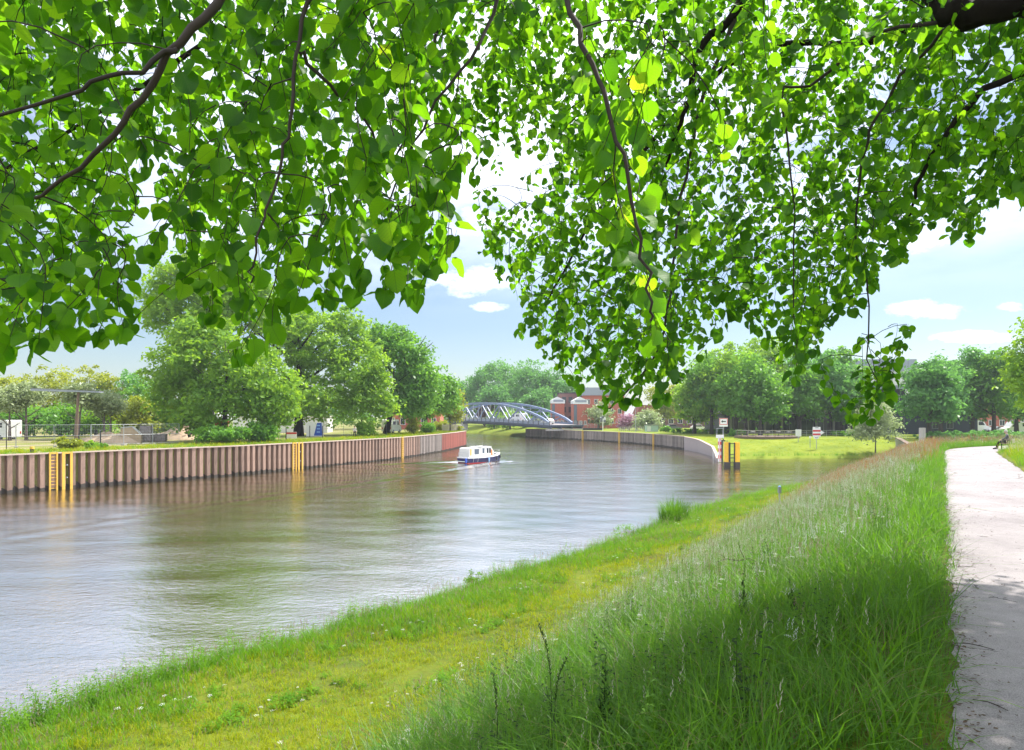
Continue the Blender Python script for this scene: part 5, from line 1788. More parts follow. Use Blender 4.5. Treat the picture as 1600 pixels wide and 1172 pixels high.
fence_run([(-60, 60.5), (at(0, 69), 69.5), (at(160, 74), 74), (at(315, 84), 84)], 'grey wire mesh site fence panel on the left quay in front of the round-headed trees', 'mesh fence panels along the construction site')
fence_run([(at(505, 112), 112), (at(545, 113), 113), (at(575, 118), 118)], 'grey wire mesh fence panel behind the person walking on the quay', 'mesh fence panels behind the walking person')
for k, (px, d, lab) in enumerate([(10, 65.5, 'thin dark fence post at the left frame edge, nearest the wall'), (157, 70, 'dark steel post at the fence corner beside the leaning-trunk tree'), (427, 86, 'grey post on the grass beside the white-flowered bush'),
                                  (447, 90, 'dark post beside the red site board'), (484, 104, 'dark post just right of the thick dark trunk'), (504, 104, 'thin dark post in front of the mesh fence, left of the walking person'), (604, 116, 'black post at the foot of the dark leaning trunk')]):
    o = empty('steel_post', (at(px, d), d, LEFT_Z), 0, lab, 'post')
    m = MB(); m.cyl(0, 0, -.2, 1.75 if k else 2.6, .06 if k else .04, n=8); m.build('shaft', 'steel_dark', o)
    m = MB(); m.cyl(0, 0, 1.75 if k else 2.6, (1.75 if k else 2.6) + .06, .075 if k else .05, n=8); m.build('cap', 'steel_grey', o)
pm_ = empty('panel_mast', (at(120, 86), 86, LEFT_Z), R(3), 'tall brown leaning pole carrying a long flat grey panel like a letter T', 'mast')
m = MB(); m.tube([(-.15, 0, -.2), (.02, 0, 3.2), (.2, 0, 6.25)], [.22, .19, .15], 10); m.build('pole', 'timber_brown', pm_)
m = MB(); m.extrude_y([(-5.3, 6.42), (-5.3, 6.72), (3.0, 6.38), (3.0, 6.2)], -.55, .55); pn_ = m.build('flat_panel', 'roof_metal', pm_)
m = MB(); m.extrude_y([(-5.32, 6.725), (-5.32, 6.765), (3.02, 6.425), (3.02, 6.385)], -.6, .6); m.build('top_sheet', 'cloth_grey', pn_)
bo = empty('quay_bollard', (at(50, 60.5), 60.5, LEFT_Z), 0, 'short bollard with yellow top on the quay edge at left', 'bollard')
m = MB(); m.cyl(0, 0, -.1, .34, .17, .15, 12); m.build('shaft', 'steel_dark', bo)
m = MB(); m.cyl(0, 0, .34, .56, .19, .17, 12); m.build('head', 'yellow_paint', bo)
# wooden crate lying open, pallets of stone
cr = empty('wooden_crate', (at(206, 84), 84, LEFT_Z), R(24), 'large pale plywood box lying open beside the stone pallets', 'crate')
prof = [(-1.1, 0), (-1.1, 1.75), (.1, 1.9), (1.1, .9), (1.1, 0)]
m = MB(); m.extrude_y([(-1.1, 0), (-1.1, 1.75), (-1.02, 1.75), (-1.02, 0)], -1, 1); m.build('side_panel', 'plywood', cr)
m = MB(); m.extrude_y(prof, -1.0, -.93); m.build('front_panel', 'plywood', cr)
m = MB(); m.extrude_y(prof, .93, 1.0); m.build('back_panel', 'plywood', cr)
m = MB(); m.extrude_y([(-1.15, 1.78), (-1.15, 1.85), (.1, 2.0), (1.15, .97), (1.1, .9), (.08, 1.93)], -1.05, 1.05); m.build('lid', 'off_white', cr)
m = MB(); m.box(0, 0, .02, 2.1, 1.84, .08); m.build('floor_panel', 'timber_brown', cr)
bk = MB(); bk.box(0, 0, 0, .24, .30, .17, 0, .96)
blk = bk.mesh('stone_block'); blk.materials.append(MATS['stone_block'])
for (px, d, nx_, nz_, lab) in ((229, 86, 5, 11, 'tall pallet of grey-brown paving stones beside the plywood box'), (250, 87, 6, 5, 'low pallet of bluish paving stones right of the tall stone stack')):
    pl_ = empty('stone_pallet', (at(px, d), d, LEFT_Z), R(10), lab, 'pallet')
    m = MB()
    for y in (-.4, 0, .4):
        m.box(0, y, 0, 1.3, .12, .1)
    for x in np.arange(-.6, .61, .2):
        m.box(x, 0, .1, .12, 1.1, .03)
    m.build('pallet', 'timber_brown', pl_)
    for iz in range(nz_):
        for ix in range(nx_):
            for iy in (-1, 0, 1):
                if iy == 0 and 0 < ix < nx_ - 1 and iz < nz_ - 1:
                    continue
                o = bpy.data.objects.new('stone_block', blk); C.objects.link(o); o.parent = pl_
                o.location = ((ix - (nx_ - 1) / 2) * .255 + random.uniform(-.01, .01), iy * .31, .135 + iz * .175)
                o.rotation_euler = (0, 0, random.uniform(-.04, .04))


def heap(name, label, px, d, w, h, mat, seed):
    g_ = np.random.default_rng(seed)
    nr_, na_ = 9, 26
    V = [(0, 0, h)]
    ph = g_.random(4) * 6
    for i_ in range(1, nr_ + 1):
        q = i_ / nr_
        for k in range(na_):
            a_ = 2 * math.pi * k / na_
            rr = w / 2 * q * (1 + .18 * math.sin(2 * a_ + ph[0]) + .1 * math.sin(5 * a_ + ph[1]))
            V.append((rr * math.cos(a_) * 1.3, rr * math.sin(a_) * .8, h * (1 - q) ** .9 * (1 + .25 * math.sin(3 * a_ + ph[2] + 4 * q)) + .05 * g_.normal() * (1 - q) - .05 * (i_ == nr_)))
    Fq = [(0, 1 + k, 1 + (k + 1) % na_) for k in range(na_)]
    for i_ in range(nr_ - 1):
        for k in range(na_):
            a_, b_ = 1 + i_ * na_ + k, 1 + i_ * na_ + (k + 1) % na_
            Fq.append((a_, a_ + na_, b_ + na_, b_))
    m = MB(); m.add(V, Fq)
    o = m.build(name, mat)
    o.location = (at(px, d), d, LEFT_Z - .02)
    tag(o, label, 'heap')


heap('soil_heap', 'low sandy heap behind the fence right of the leaning-trunk tree', 165, 90, 5.5, 1.1, 'sand', 1)
heap('soil_heap', 'small sandy heap against the left side of the plywood box', 186, 82, 3.0, 1.1, 'sand', 2)
heap('soil_heap', 'long reddish sand heap left of the red machine', 283, 96, 7.5, 1.9, 'sand', 3)
# red container-like machine body
rm_ = empty('tipper_trailer', (at(327, 93), 93, LEFT_Z), R(6), 'red tipping trailer behind the dense bright tree', 'trailer')
m = MB(); m.extrude_y([(-2.2, 1.15), (-2.35, 2.7), (2.3, 2.55), (2.1, 1.15)], -1.1, 1.1); tb = m.build('tipping_body', 'red_paint', rm_)
for x in np.arange(-1.8, 1.9, .6):
    m = MB(); m.box(x, -1.13, 1.2, .1, .06, 1.3); m.build('rib', 'red_paint', tb)
m = MB(); m.box(0, 0, .75, 4.4, 1.0, .25); m.box(-2.6, 0, .8, 1.0, .2, .15); m.build('chassis', 'steel_dark', rm_)
for x in (-.6, .6):
    for s in (-1, 1):
        m = MB(); m.tube([(x, s * .7, .45), (x, s * 1.0, .45)], .45, 14); m.build('wheel', 'tyre', rm_)
ex = empty('mini_digger', (at(318, 89), 89, LEFT_Z), R(200), 'pale small digger arm and bucket in front of the red trailer', 'digger')
m = MB(); m.box(0, .45, 0, 1.6, .3, .4); m.box(0, -.45, 0, 1.6, .3, .4); m.build('track', 'tyre', ex)
m = MB(); m.box(-.1, 0, .4, 1.2, 1.1, .6, 0, .9); m.build('body', 'off_white', ex)
m = MB(); m.beam((.5, 0, .8), (1.2, 0, 1.7), .18, .2); m.beam((1.2, 0, 1.7), (1.7, 0, .9), .15, .17); bm_ = m.build('boom', 'off_white', ex)
m = MB(); m.extrude_y([(1.55, .9), (1.9, .9), (1.8, .45), (1.5, .55)], -.25, .25); m.build('bucket', 'steel_dark', ex)
# boards and signs on the quay
rs_ = empty('no_stopping_sign', (at(437, 96), 96, LEFT_Z), 0, 'round dark traffic sign on a tall thin pole before the white site building', 'sign')
m = MB(); m.cyl(0, .05, -.2, 2.9, .035, n=8); m.build('pole', 'galvanised', rs_)
m = MB(); m.tube([(0, .02, 2.65), (0, -.02, 2.65)], .33, 16); ds = m.build('disc', 'red_paint', rs_)
m = MB(); m.tube([(0, -.022, 2.65), (0, -.03, 2.65)], .25, 16); m.build('disc_centre', 'navy_paint', ds)
st_ = empty('site_barrier', (at(455, 95), 95, LEFT_Z), R(4), 'low white barrier board with dark red band left of the thick trunk', 'barrier')
m = MB(); m.box(0, 0, .15, 1.5, .05, .9); m.build('board', 'white_paint', st_)
m = MB(); m.box(0, -.03, .75, 1.5, .02, .24); m.build('red_band', 'red_paint', st_)
for x in (-.65, .65):
    m = MB(); m.box(x, .06, 0, .07, .07, 1.1); m.build('leg', 'steel_dark', st_)
bn = empty('site_banner', (at(492, 106), 106, LEFT_Z), R(3), 'white hoarding with blue printed panel between the thick trunk and mesh fence', 'banner')
m = MB(); m.box(0, 0, .1, 2.6, .06, 2.15); bb_ = m.build('hoarding', 'white_paint', bn)
m = MB(); m.extrude_y([(-.15, .2), (.35, 2.2), (1.05, 2.2), (1.15, .2)], -.045, -.033); m.build('blue_print', 'blue_vinyl', bb_)
m = MB()
for z in (.7, 1.2, 1.7):
    m.box(.55, -.05, z, .5, .008, .16)
m.build('print_line', 'light_blue_vinyl', bb_)
for x in (-1.25, 1.25):
    m = MB(); m.box(x, .09, -.1, .08, .08, 2.4); m.build('post', 'timber_brown', bn)
pf = empty('picket_fence', (0, 0, 0), 0, 'pale wooden board fence near the rusty corner of the quay', 'fence')
a_ = Vector((at(691, 141), 141)); b_ = Vector((at(721, 146), 146))
nb = 26
bdm = MB(); bdm.box(0, 0, 0, .14, .03, 1.5)
bme = bdm.mesh('board'); bme.materials.append(MATS['timber_pale'])
for k in range(nb):
    p = a_.lerp(b_, k / (nb - 1))
    o = bpy.data.objects.new('board', bme); C.objects.link(o); o.parent = pf
    o.location = (p.x, p.y, LEFT_Z - .02); o.rotation_euler = (0, 0, math.atan2(b_.y - a_.y, b_.x - a_.x))
    o.scale = (1, 1, random.uniform(.95, 1.04))
m = MB()
for z in (.4, 1.15):
    m.beam((a_.x, a_.y + .04, LEFT_Z + z), (b_.x, b_.y + .04, LEFT_Z + z), .05, .08)
m.build('rail', 'timber_pale', pf)

# ------------------------------------------------------------------ people
def skin_person(name, verts, edges, radii, mat, parent, sub=2, root=0):
    me = bpy.data.meshes.new(name)
    me.from_pydata([tuple(v_) for v_ in verts], edges, [])
    o = bpy.data.objects.new(name, me)
    C.objects.link(o)
    sk = o.modifiers.new('skin', 'SKIN')
    for k, r_ in enumerate(radii):
        rr = r_ if hasattr(r_, '__len__') else (r_, r_)
        me.skin_vertices[0].data[k].radius = rr
    me.skin_vertices[0].data[root].use_root = True
    ss = o.modifiers.new('sub', 'SUBSURF'); ss.levels = sub; ss.render_levels = sub
    dg = bpy.context.evaluated_depsgraph_get()
    ev = o.evaluated_get(dg)
    m2 = bpy.data.meshes.new_from_object(ev)
    o.modifiers.clear()
    o.data = m2
    o.data.materials.clear()
    o.data.materials.append(MATS[mat])
    for p in m2.polygons:
        p.use_smooth = True
    bpy.data.meshes.remove(me)
    if parent:
        o.parent = parent
    return o


def body(J, parent):
    """J: joints. one skinned body from pelvis to head, arms, legs, with five-fingered hands."""
    V, E, Rr = [], [], []

    def add(p, r, prev=None):
        V.append(Vector(p)); Rr.append(r)
        if prev is not None:
            E.append((prev, len(V) - 1))
        return len(V) - 1
    pe = add(J['pelvis'], (.15, .11))
    wa = add(J['waist'], (.135, .10), pe)
    ch = add(J['chest'], (.165, .115), wa)
    nk = add(J['neck'], .055, ch)
    h0 = add(J['head0'], (.062, .075), nk)
    h1 = add(J['head'], (.078, .098), h0)
    h2 = add(J['head2'], (.060, .078), h1)
    fw = Vector(J['face']).normalized()
    add(Vector(J['head0']) * .6 + Vector(J['head']) * .4 + fw * .105, .018, h0)          # nose
    for s in 'lr':
        sh = add(J['sh_' + s], .062, ch)
        el = add(J['el_' + s], .043, sh)
        wr_ = add(J['wr_' + s], .030, el)
        d_ = (Vector(J['wr_' + s]) - Vector(J['el_' + s])).normalized()
        pa = add(Vector(J['wr_' + s]) + d_ * .06, (.036, .02), wr_)
        sd = d_.cross(fw)
        sd = sd.normalized() if sd.length > .1 else Vector((0, 0, 1))
        for q, (off_, ln) in enumerate(((-.027, .066), (-.009, .078), (.009, .073), (.027, .056))):
            k1 = add(Vector(J['wr_' + s]) + d_ * .095 + sd * off_, .0095, pa)
            k2 = add(Vector(J['wr_' + s]) + d_ * (.095 + ln * .55) + sd * off_ * 1.15 + fw * .008, .0088, k1)
            add(Vector(J['wr_' + s]) + d_ * (.095 + ln) + sd * off_ * 1.1 + fw * .026, .0075, k2)
        t1 = add(Vector(J['wr_' + s]) + d_ * .05 - sd * .038 + fw * .012, .011, pa)
        add(Vector(J['wr_' + s]) + d_ * .085 - sd * .052 + fw * .03, .009, t1)
        hp = add(J['hip_' + s], .085, pe)
        kn = add(J['kn_' + s], .058, hp)
        an = add(J['an_' + s], .038, kn)
        to = Vector(J['toe_' + s])
        add(to, (.04, .026), an)
    return skin_person('body', V, E, Rr, 'skin', parent, 2)


def cloth(J, parent, name, chains, mat):
    V, E, Rr = [], [], []
    idx_ = {}
    for chn in chains:
        prev = None
        for nm, r_ in chn:
            if nm not in idx_:
                idx_[nm] = len(V); V.append(Vector(J[nm]) if isinstance(nm, str) else Vector(nm)); Rr.append(r_)
            if prev is not None:
                E.append((prev, idx_[nm]))
            prev = idx_[nm]
    return skin_person(name, V, E, Rr, mat, parent, 2)


def mix3(a, b, t):
    return tuple(Vector(a).lerp(Vector(b), t))


def dress(J, root, top, legs, hair, shoes='cloth_black'):
    J['ankle_l'] = mix3(J['kn_l'], J['an_l'], .88); J['ankle_r'] = mix3(J['kn_r'], J['an_r'], .88)
    J['cuff_l'] = mix3(J['el_l'], J['wr_l'], .9); J['cuff_r'] = mix3(J['el_r'], J['wr_r'], .9)
    J['collar'] = mix3(J['chest'], J['neck'], .7)
    cloth(J, root, 'jacket', [[('pelvis', (.165, .13)), ('waist', (.155, .12)), ('chest', (.185, .135)), ('collar', (.075, .075))],
                              [('chest', (.185, .135)), ('sh_l', .078), ('el_l', .058), ('cuff_l', .046)], [('chest', (.185, .135)), ('sh_r', .078), ('el_r', .058), ('cuff_r', .046)]], top)
    cloth(J, root, 'trousers', [[('pelvis', (.16, .125)), ('hip_l', .102), ('kn_l', .074), ('ankle_l', .058)], [('pelvis', (.16, .125)), ('hip_r', .102), ('kn_r', .074), ('ankle_r', .058)]], legs)
    for s in 'lr':
        m = MB(); a_ = Vector(J['an_' + s]); t_ = Vector(J['toe_' + s])
        m.tube([a_ + (a_ - t_) * .25 - Vector((0, 0, .02)), a_.lerp(t_, .4) - Vector((0, 0, .005)), t_ + (t_ - a_) * .3], [.05, .056, .035], 8); m.build('shoe', shoes, root, smooth=True)
    hd_ = Vector(J['head']); fw = Vector(J['face']).normalized(); up_ = (Vector(J['head2']) - Vector(J['head0'])).normalized()
    m = MB(); m.ball(tuple(hd_ + up_ * .045 - fw * .025), (.104, .104, .098), 12, 8)
    m.ball(tuple(hd_ - fw * .06 - up_ * .03), (.085, .085, .10), 10, 6)
    m.build('hair', hair, root, smooth=True)
    sd = up_.cross(fw)
    m = MB()
    for s in (-1, 1):
        m.ball(tuple(hd_ - up_ * .01 + fw * .088 + sd * s * .032), .011, 6, 4)
    m.build('eye', 'black_paint', root)
    m = MB(); m.beam(tuple(hd_ - up_ * .075 + fw * .092 - sd * .024), tuple(hd_ - up_ * .075 + fw * .092 + sd * .024), .012, .01); m.build('mouth', 'brick_red', root)


# bench beside the path, seen from its end, and the person on it looking across the path
BP = Vector((35.1, 48.6)); BRZ = math.atan2(.60, -.80)     # local +x is where the sitter looks
zb = 4.02
bench = empty('park_bench', (BP.x, BP.y, zb), BRZ, 'dark park bench at the right edge of the path, seen from its end', 'bench')
for k in range(5):
    m = MB(); m.box(-.02 + .1 * k - .18, 0, .43, .085, 1.7, .035); m.build('seat_slat', 'timber_brown', bench)
for k in range(4):
    x, z = -.28 - .045 * k, .53 + .11 * k
    m = MB(); m.box(x, 0, z, .035, 1.7, .09); m.build('back_slat', 'timber_brown', bench)
for s in (-.68, .68):
    m = MB()
    m.beam((.2, s, 0), (.2, s, .43), .06, .05); m.beam((-.26, s, 0), (-.2, s, .43), .06, .05); m.beam((-.2, s, .41), (.24, s, .41), .05, .04); m.beam((-.22, s, .42), (-.44, s, .95), .05, .05)
    m.build('leg', 'steel_dark', bench)
    m = MB(); m.beam((-.3, s, .66), (.2, s, .66), .05, .03); m.beam((.2, s, .43), (.2, s, .65), .04, .04); m.build('armrest', 'steel_dark', bench)
J = dict(pelvis=(-.10, 0, .57), waist=(-.13, 0, .72), chest=(-.12, 0, .98), neck=(-.06, 0, 1.13), head0=(-.01, 0, 1.20), head=(.005, 0, 1.28), head2=(.0, 0, 1.36), face=(1, 0, -.12),
         sh_l=(-.09, .19, 1.04), el_l=(.02, .25, .80), wr_l=(.25, .12, .70), sh_r=(-.09, -.19, 1.04), el_r=(.02, -.25, .80), wr_r=(.25, -.10, .70),
         hip_l=(-.03, .10, .55), kn_l=(.40, .13, .52), an_l=(.55, .12, .10), toe_l=(.70, .13, .05), hip_r=(-.03, -.10, .55), kn_r=(.40, -.12, .53), an_r=(.48, -.11, .10), toe_r=(.63, -.12, .05))
sit = empty('person', (BP.x, BP.y - .05, zb), BRZ, 'white-haired person in grey jacket and dark trousers sitting on the bench', 'person')
body(J, sit)
dress(J, sit, 'cloth_grey', 'cloth_black', 'hair_white')
bag = empty('shoulder_bag', (BP.x + .3, BP.y - .42, zb + .465), BRZ, 'pale bag standing on the bench beside the sitting person', 'bag')
m = MB(); m.box(0, 0, 0, .16, .34, .26, 0, .85); m.build('body', 'cloth_pale', bag)
m = MB(); m.tube([(0, -.12, .25), (0, -.06, .36), (0, .06, .36), (0, .12, .25)], .012, 5); m.build('handle', 'cloth_black', bag)

J = dict(pelvis=(0, 0, .93), waist=(.01, 0, 1.08), chest=(.03, 0, 1.33), neck=(.05, 0, 1.49), head0=(.07, 0, 1.56), head=(.08, 0, 1.64), head2=(.075, 0, 1.72), face=(1, 0, -.05),
         sh_l=(.04, .19, 1.41), el_l=(-.05, .25, 1.15), wr_l=(.08, .24, .93), sh_r=(.04, -.19, 1.41), el_r=(.03, -.25, 1.14), wr_r=(.2, -.2, .98),
         hip_l=(0, .10, .88), kn_l=(.16, .10, .50), an_l=(.10, .10, .09), toe_l=(.26, .11, .04), hip_r=(0, -.10, .88), kn_r=(-.02, -.10, .48), an_r=(-.25, -.10, .14), toe_r=(-.12, -.11, .05))
wk = empty('person', (at(554, 104), 104, LEFT_Z), R(-60), 'person in pale top and black trousers walking along the left quay', 'person')
body(J, wk)
dress(J, wk, 'cloth_pale', 'cloth_black', 'hair_dark')

# ------------------------------------------------------------------ small things on the near bank
def near_at(s, t):
    p = st(s, t)
    return Vector((p.x, p.y, zbank(s, t)))


def solve_st(X_, Y_):
    best = min(((s, t) for s in np.arange(0, 110, .5) for t in np.arange(-3, 16, .5)), key=lambda q: (st(*q) - Vector((X_, Y_))).length)
    best = min(((best[0] + a_, best[1] + b_) for a_ in np.arange(-.5, .51, .1) for b_ in np.arange(-.5, .51, .1)), key=lambda q: (st(*q) - Vector((X_, Y_))).length)
    return best


s_, t_ = solve_st(at(1218, 39), 39)
zg = zbank(s_, t_)
mp_ = empty('marker_post', (at(1218, 39), 39, zg), R(20), 'thin grey marker post with dark box on top in the mown bank', 'post')
m = MB(); m.cyl(0, 0, -.3, 1.05, .045, n=10); m.build('shaft', 'galvanised', mp_)
m = MB(); m.box(0, 0, .72, .15, .13, .36); m.build('box', 'steel_grey', mp_)
m = MB(); m.cyl(0, 0, 1.08, 1.13, .08, .04, n=10); m.build('cap', 'light_blue_vinyl', mp_)
# reed clump at the water's edge
def reed(name, label, X_, Y_, n_, h, spread, seed, mat='grass_tall'):
    s_, t_ = solve_st(X_, Y_)
    root = empty(name, (X_, Y_, max(zbank(s_, t_), -.05)), 0, label, 'plant')
    g_ = random.Random(seed)
    V, Fq, TI = [], [], []
    for _ in range(n_):
        a_ = g_.uniform(0, 6.28); r_ = spread * math.sqrt(g_.random())
        x, y = r_ * math.cos(a_), r_ * math.sin(a_)
        az = a_ + g_.uniform(-.8, .8); hh = h * g_.uniform(.5, 1.1) * (1 - .35 * (r_ / spread) ** 2); ln = hh * g_.uniform(.1, .55)
        prev = None; ti = g_.random(); w = g_.uniform(.008, .02)
        for i_ in range(5):
            q = i_ / 4
            px = x + math.cos(az) * ln * q ** 2; py = y + math.sin(az) * ln * q ** 2; pz = hh * (q - .3 * (ln / hh) * q ** 3) - .05
            ww = w * (1 - q ** 2) + .001
            k = len(V)
            V += [(px + math.sin(az) * ww, py - math.cos(az) * ww, pz), (px - math.sin(az) * ww, py + math.cos(az) * ww, pz)]; TI += [ti, ti]
            if prev is not None:
                Fq.append((prev, prev + 1, k + 1, k))
            prev = k
    o = link('foliage', npmesh('foliage', np.array(V), np.array(Fq), np.array(TI)), mat, root)
    tag(o, kind='stuff')
    return root


reed('reed_clump', 'tall tuft of green reeds standing at the water edge of the near bank', at(1052, 38.2), 38.2, 700, 1.75, .75, 1)
reed('reed_clump', 'thin sparse reeds in the water just right of the tall reed tuft', at(1092, 41), 41, 90, 1.0, 1.1, 2)
reed('reed_clump', 'short dark tuft of rushes on the bank edge left of the tall reed tuft', at(1003, 34.0), 34.0, 120, .7, .5, 3)


def shorebush(label, px, d, w, h, seed, mat='grass_shore'):
    s_, t_ = solve_st(at(px, d), d)
    root = empty('shore_bush', (at(px, d), d, zbank(s_, t_)), 0, label, 'bush')
    m = MB()
    for k in range(5):
        m.tube([(0, 0, -.05), (.2 * w * math.cos(k * 1.3), .2 * w * math.sin(k * 1.3), h * .7)], [.012, .005], 4)
    m.build('stem', 'twig_bark', root)
    link('foliage', crown_mesh('foliage', [(0, 0, h * .5, w * .5, w * .4, h * .5, 1)], 26, 26, .035, min(w, h) * .28, seed), mat, root)


shorebush('leafy green bush on the bank edge left of the tall reed tuft', 982, 34.2, 1.5, .75, 4, 'leaf_mid')
shorebush('small leafy bush on the bank edge nearer the middle of the view', 742, 24.6, .7, .6, 5)
shorebush('small leafy weed bush leaning over the water at lower left', 600, 21.4, .6, .4, 6)


# tall dark grass stalks standing up in front of the sunny mown strip
def stalk(label, px, py_top, d, bend, seed, leafy=False):
    top_ = world_of(px, py_top, d)
    s_, t_ = solve_st(top_.x - bend, d)
    bz = zbank(s_, t_)
    root = empty('grass_stalk', (top_.x - bend, d, bz), 0, label, 'plant')
    h = top_.z - bz
    line = smooth_line([(0, 0, -.05), (bend * -.1, 0, h * .5), (bend * .2, 0, h * .85), (bend, 0, h)], 2)
    m = MB(); m.tube(line, [.0035 - .0022 * i_ / (len(line) - 1) for i_ in range(len(line))], 5); m.build('stem', 'stalk_dark', root)
    g_ = random.Random(seed)
    V, Fq = [], []
    dn = densify(line, .012)
    nseed = dn[int(len(dn) * (.72 if not leafy else .3)):]
    for k, p in enumerate(nseed):
        q = k / len(nseed)
        for e in range(3):
            a_ = g_.uniform(0, 6.28)
            ln = (.022 if not leafy else .10 * (1.1 - q)) * g_.uniform(.7, 1.3); w = ln * .22
            if leafy and g_.random() < .72:
                continue
            dx, dy = math.cos(a_), math.sin(a_)
            kk = len(V)
            V += [tuple(p), (p.x + dx * ln * .5 - dy * w, p.y + dy * ln * .5 + dx * w, p.z + ln * .5), (p.x + dx * ln * .7, p.y + dy * ln * .7, p.z + ln), (p.x + dx * ln * .5 + dy * w, p.y + dy * ln * .5 - dx * w, p.z + ln * .5)]
            Fq.append((kk, kk + 1, kk + 2, kk + 3))
    link('seed_head' if not leafy else 'leaves', npmesh('seed_head', np.array(V), np.array(Fq), np.full(len(V), .3)), 'stalk_dark', root)
    V, Fq = [], []
    for k in range(3):
        p = dn[int(len(dn) * (.15 + .2 * k))]
        a_ = g_.uniform(0, 6.28)
        kk = 0
        prev = None
        for i_ in range(5):
            q = i_ / 4
            x = p.x + math.cos(a_) * .22 * q; y = p.y + math.sin(a_) * .22 * q; z = p.z + .2 * q - .2 * q * q
            w = .006 * (1 - q) + .0006
            n_ = len(V)
            V += [(x - math.sin(a_) * w, y + math.cos(a_) * w, z), (x + math.sin(a_) * w, y - math.cos(a_) * w, z)]
            if prev is not None:
                Fq.append((prev, prev + 1, n_ + 1, n_))
            prev = n_
    link('blade', npmesh('blade', np.array(V), np.array(Fq), np.full(len(V), .4)), 'stalk_dark', root)


stalk('tallest dark seeding grass stalk in the foreground, bending left at its tip', 842, 978, 5.6, -.10, 1)
stalk('thin dark grass stalk standing alone left of the tallest stalk', 770, 1056, 5.9, -.04, 2)
stalk('dark leafy weed stem right of the tallest grass stalk', 948, 1015, 6.2, .02, 3, True)
stalk('dark drooping grass stalk right of the leafy weed stem', 885, 1030, 5.8, .10, 4)
stalk('dark leafy weed stem rising highest in the shaded tall grass', 1165, 880, 9.0, .03, 5, True)
stalk('second dark leafy weed stem in the shaded tall grass, further right', 1232, 905, 8.6, -.03, 6, True)
# a dead branch in the grass
p = world_of(1150, 845, 14.0)
s_, t_ = solve_st(p.x, p.y)
db = empty('dead_branch', (p.x, p.y, zbank(s_, t_) + .55), R(15), 'bare dark branch lying caught in the tall seeding grass', 'branch')
m = MB()
m.tube([(-.45, 0, -.02), (-.2, .03, .03), (.05, 0, -.02), (.3, -.02, .02), (.6, 0, -.12)], [.006, .012, .014, .013, .016], 6)
m.tube([(.2, -.01, 0), (.1, 0, .2), (.05, .02, .42)], [.009, .006, .003], 5)
m.tube([(-.2, .03, .03), (-.36, .05, .14)], [.007, .003], 5)
m.build('wood', 'twig_bark', db)
# twigs lying on the path
for k, (px, py, ln, a_, lab) in enumerate([(1520, 1012, .34, -.5, 'curved fallen twig on the shaded path, left side'), (1508, 888, .30, .1, 'fallen twig at the shade edge on the path'), (1548, 1105, .26, -.9, 'small forked twig on the path near the bottom of the view')]):
    d = 2.4 * F / (py - 650)
    o = empty('fallen_twig', (at(px, d), d, 4.022), a_, lab, 'twig')
    m = MB(); m.tube([(-ln / 2, 0, 0), (-ln * .1, ln * .08, .008), (ln * .2, ln * .02, .004), (ln / 2, -ln * .12, 0)], [.003, .005, .005, .003], 5); m.tube([(ln * .1, ln * .03, .005), (ln * .28, ln * .2, .004)], [.003, .0015], 4)
    m.build('wood', 'twig_bark', o)
# ------------------------------------------------------------------ the overhanging lime tree
lime = empty('lime_tree', (7.6, 3.2, 4.05), 0, 'near lime tree whose leafy hanging branches fill the top of the view over the path', 'tree')
BASE = Vector(lime.location)


def leaf_variants():
    """heart-shaped lime leaves: base at the origin, tip at +y, folded along the midrib and curled a little."""
    out = []
    half = [(0.22, -0.09), (0.46, 0.05), (0.55, 0.34), (0.47, 0.64), (0.23, 0.87)]
    g = random.Random(5)
    for k in range(6):
        fold = g.uniform(0.08, 0.48); curl = g.uniform(-0.05, 0.42); tw = g.uniform(-0.35, 0.35); asym = g.uniform(0.9, 1.1)
        V = [(0, 0, 0), (0, 0.32, 0), (0, 0.66, 0), (0, 1.02, 0)]
        for x, y in half:
            V.append((x * asym, y, 0))
        for x, y in half:
            V.append((-x / asym, y, 0))
        P = []
        for x, y, _ in V:
            z = fold * abs(x) - curl * y * y + tw * x * y + 0.04 * math.sin(9 * y + k) * abs(x) * 2
            P.append((x, y, z))
        fcs = [(0, 4, 5), (0, 5, 1), (1, 5, 6), (1, 6, 7), (1, 7, 2), (2, 7, 8), (2, 8, 3)]
        fcs += [(0, 10, 9), (0, 1, 10), (1, 11, 10), (1, 12, 11), (1, 2, 12), (2, 13, 12), (2, 3, 13)]
        # petiole: a slim strip behind the base
        n0 = len(P)
        P += [(-0.018, 0, 0), (0.018, 0, 0), (0.012, -0.42, 0.10), (-0.012, -0.42, 0.10)]
        fcs += [(n0, n0 + 1, n0 + 2), (n0, n0 + 2, n0 + 3)]
        out.append((np.array(P), np.array(fcs)))
    # the pale narrow bract that hangs with the flower buds
    P = []
    for i_ in range(6):
        q = i_ / 5
        w = 0.085 * math.sin(math.pi * (0.08 + 0.86 * q)) + .004
        P += [(-w, q * 0.95 - .1, 0.16 * q * q), (w, q * 0.95 - .1, 0.16 * q * q)]
    fcs = []
    for i_ in range(5):
        fcs += [(2 * i_, 2 * i_ + 1, 2 * i_ + 3), (2 * i_, 2 * i_ + 3, 2 * i_ + 2)]
    out.append((np.array(P), np.array(fcs)))
    return out


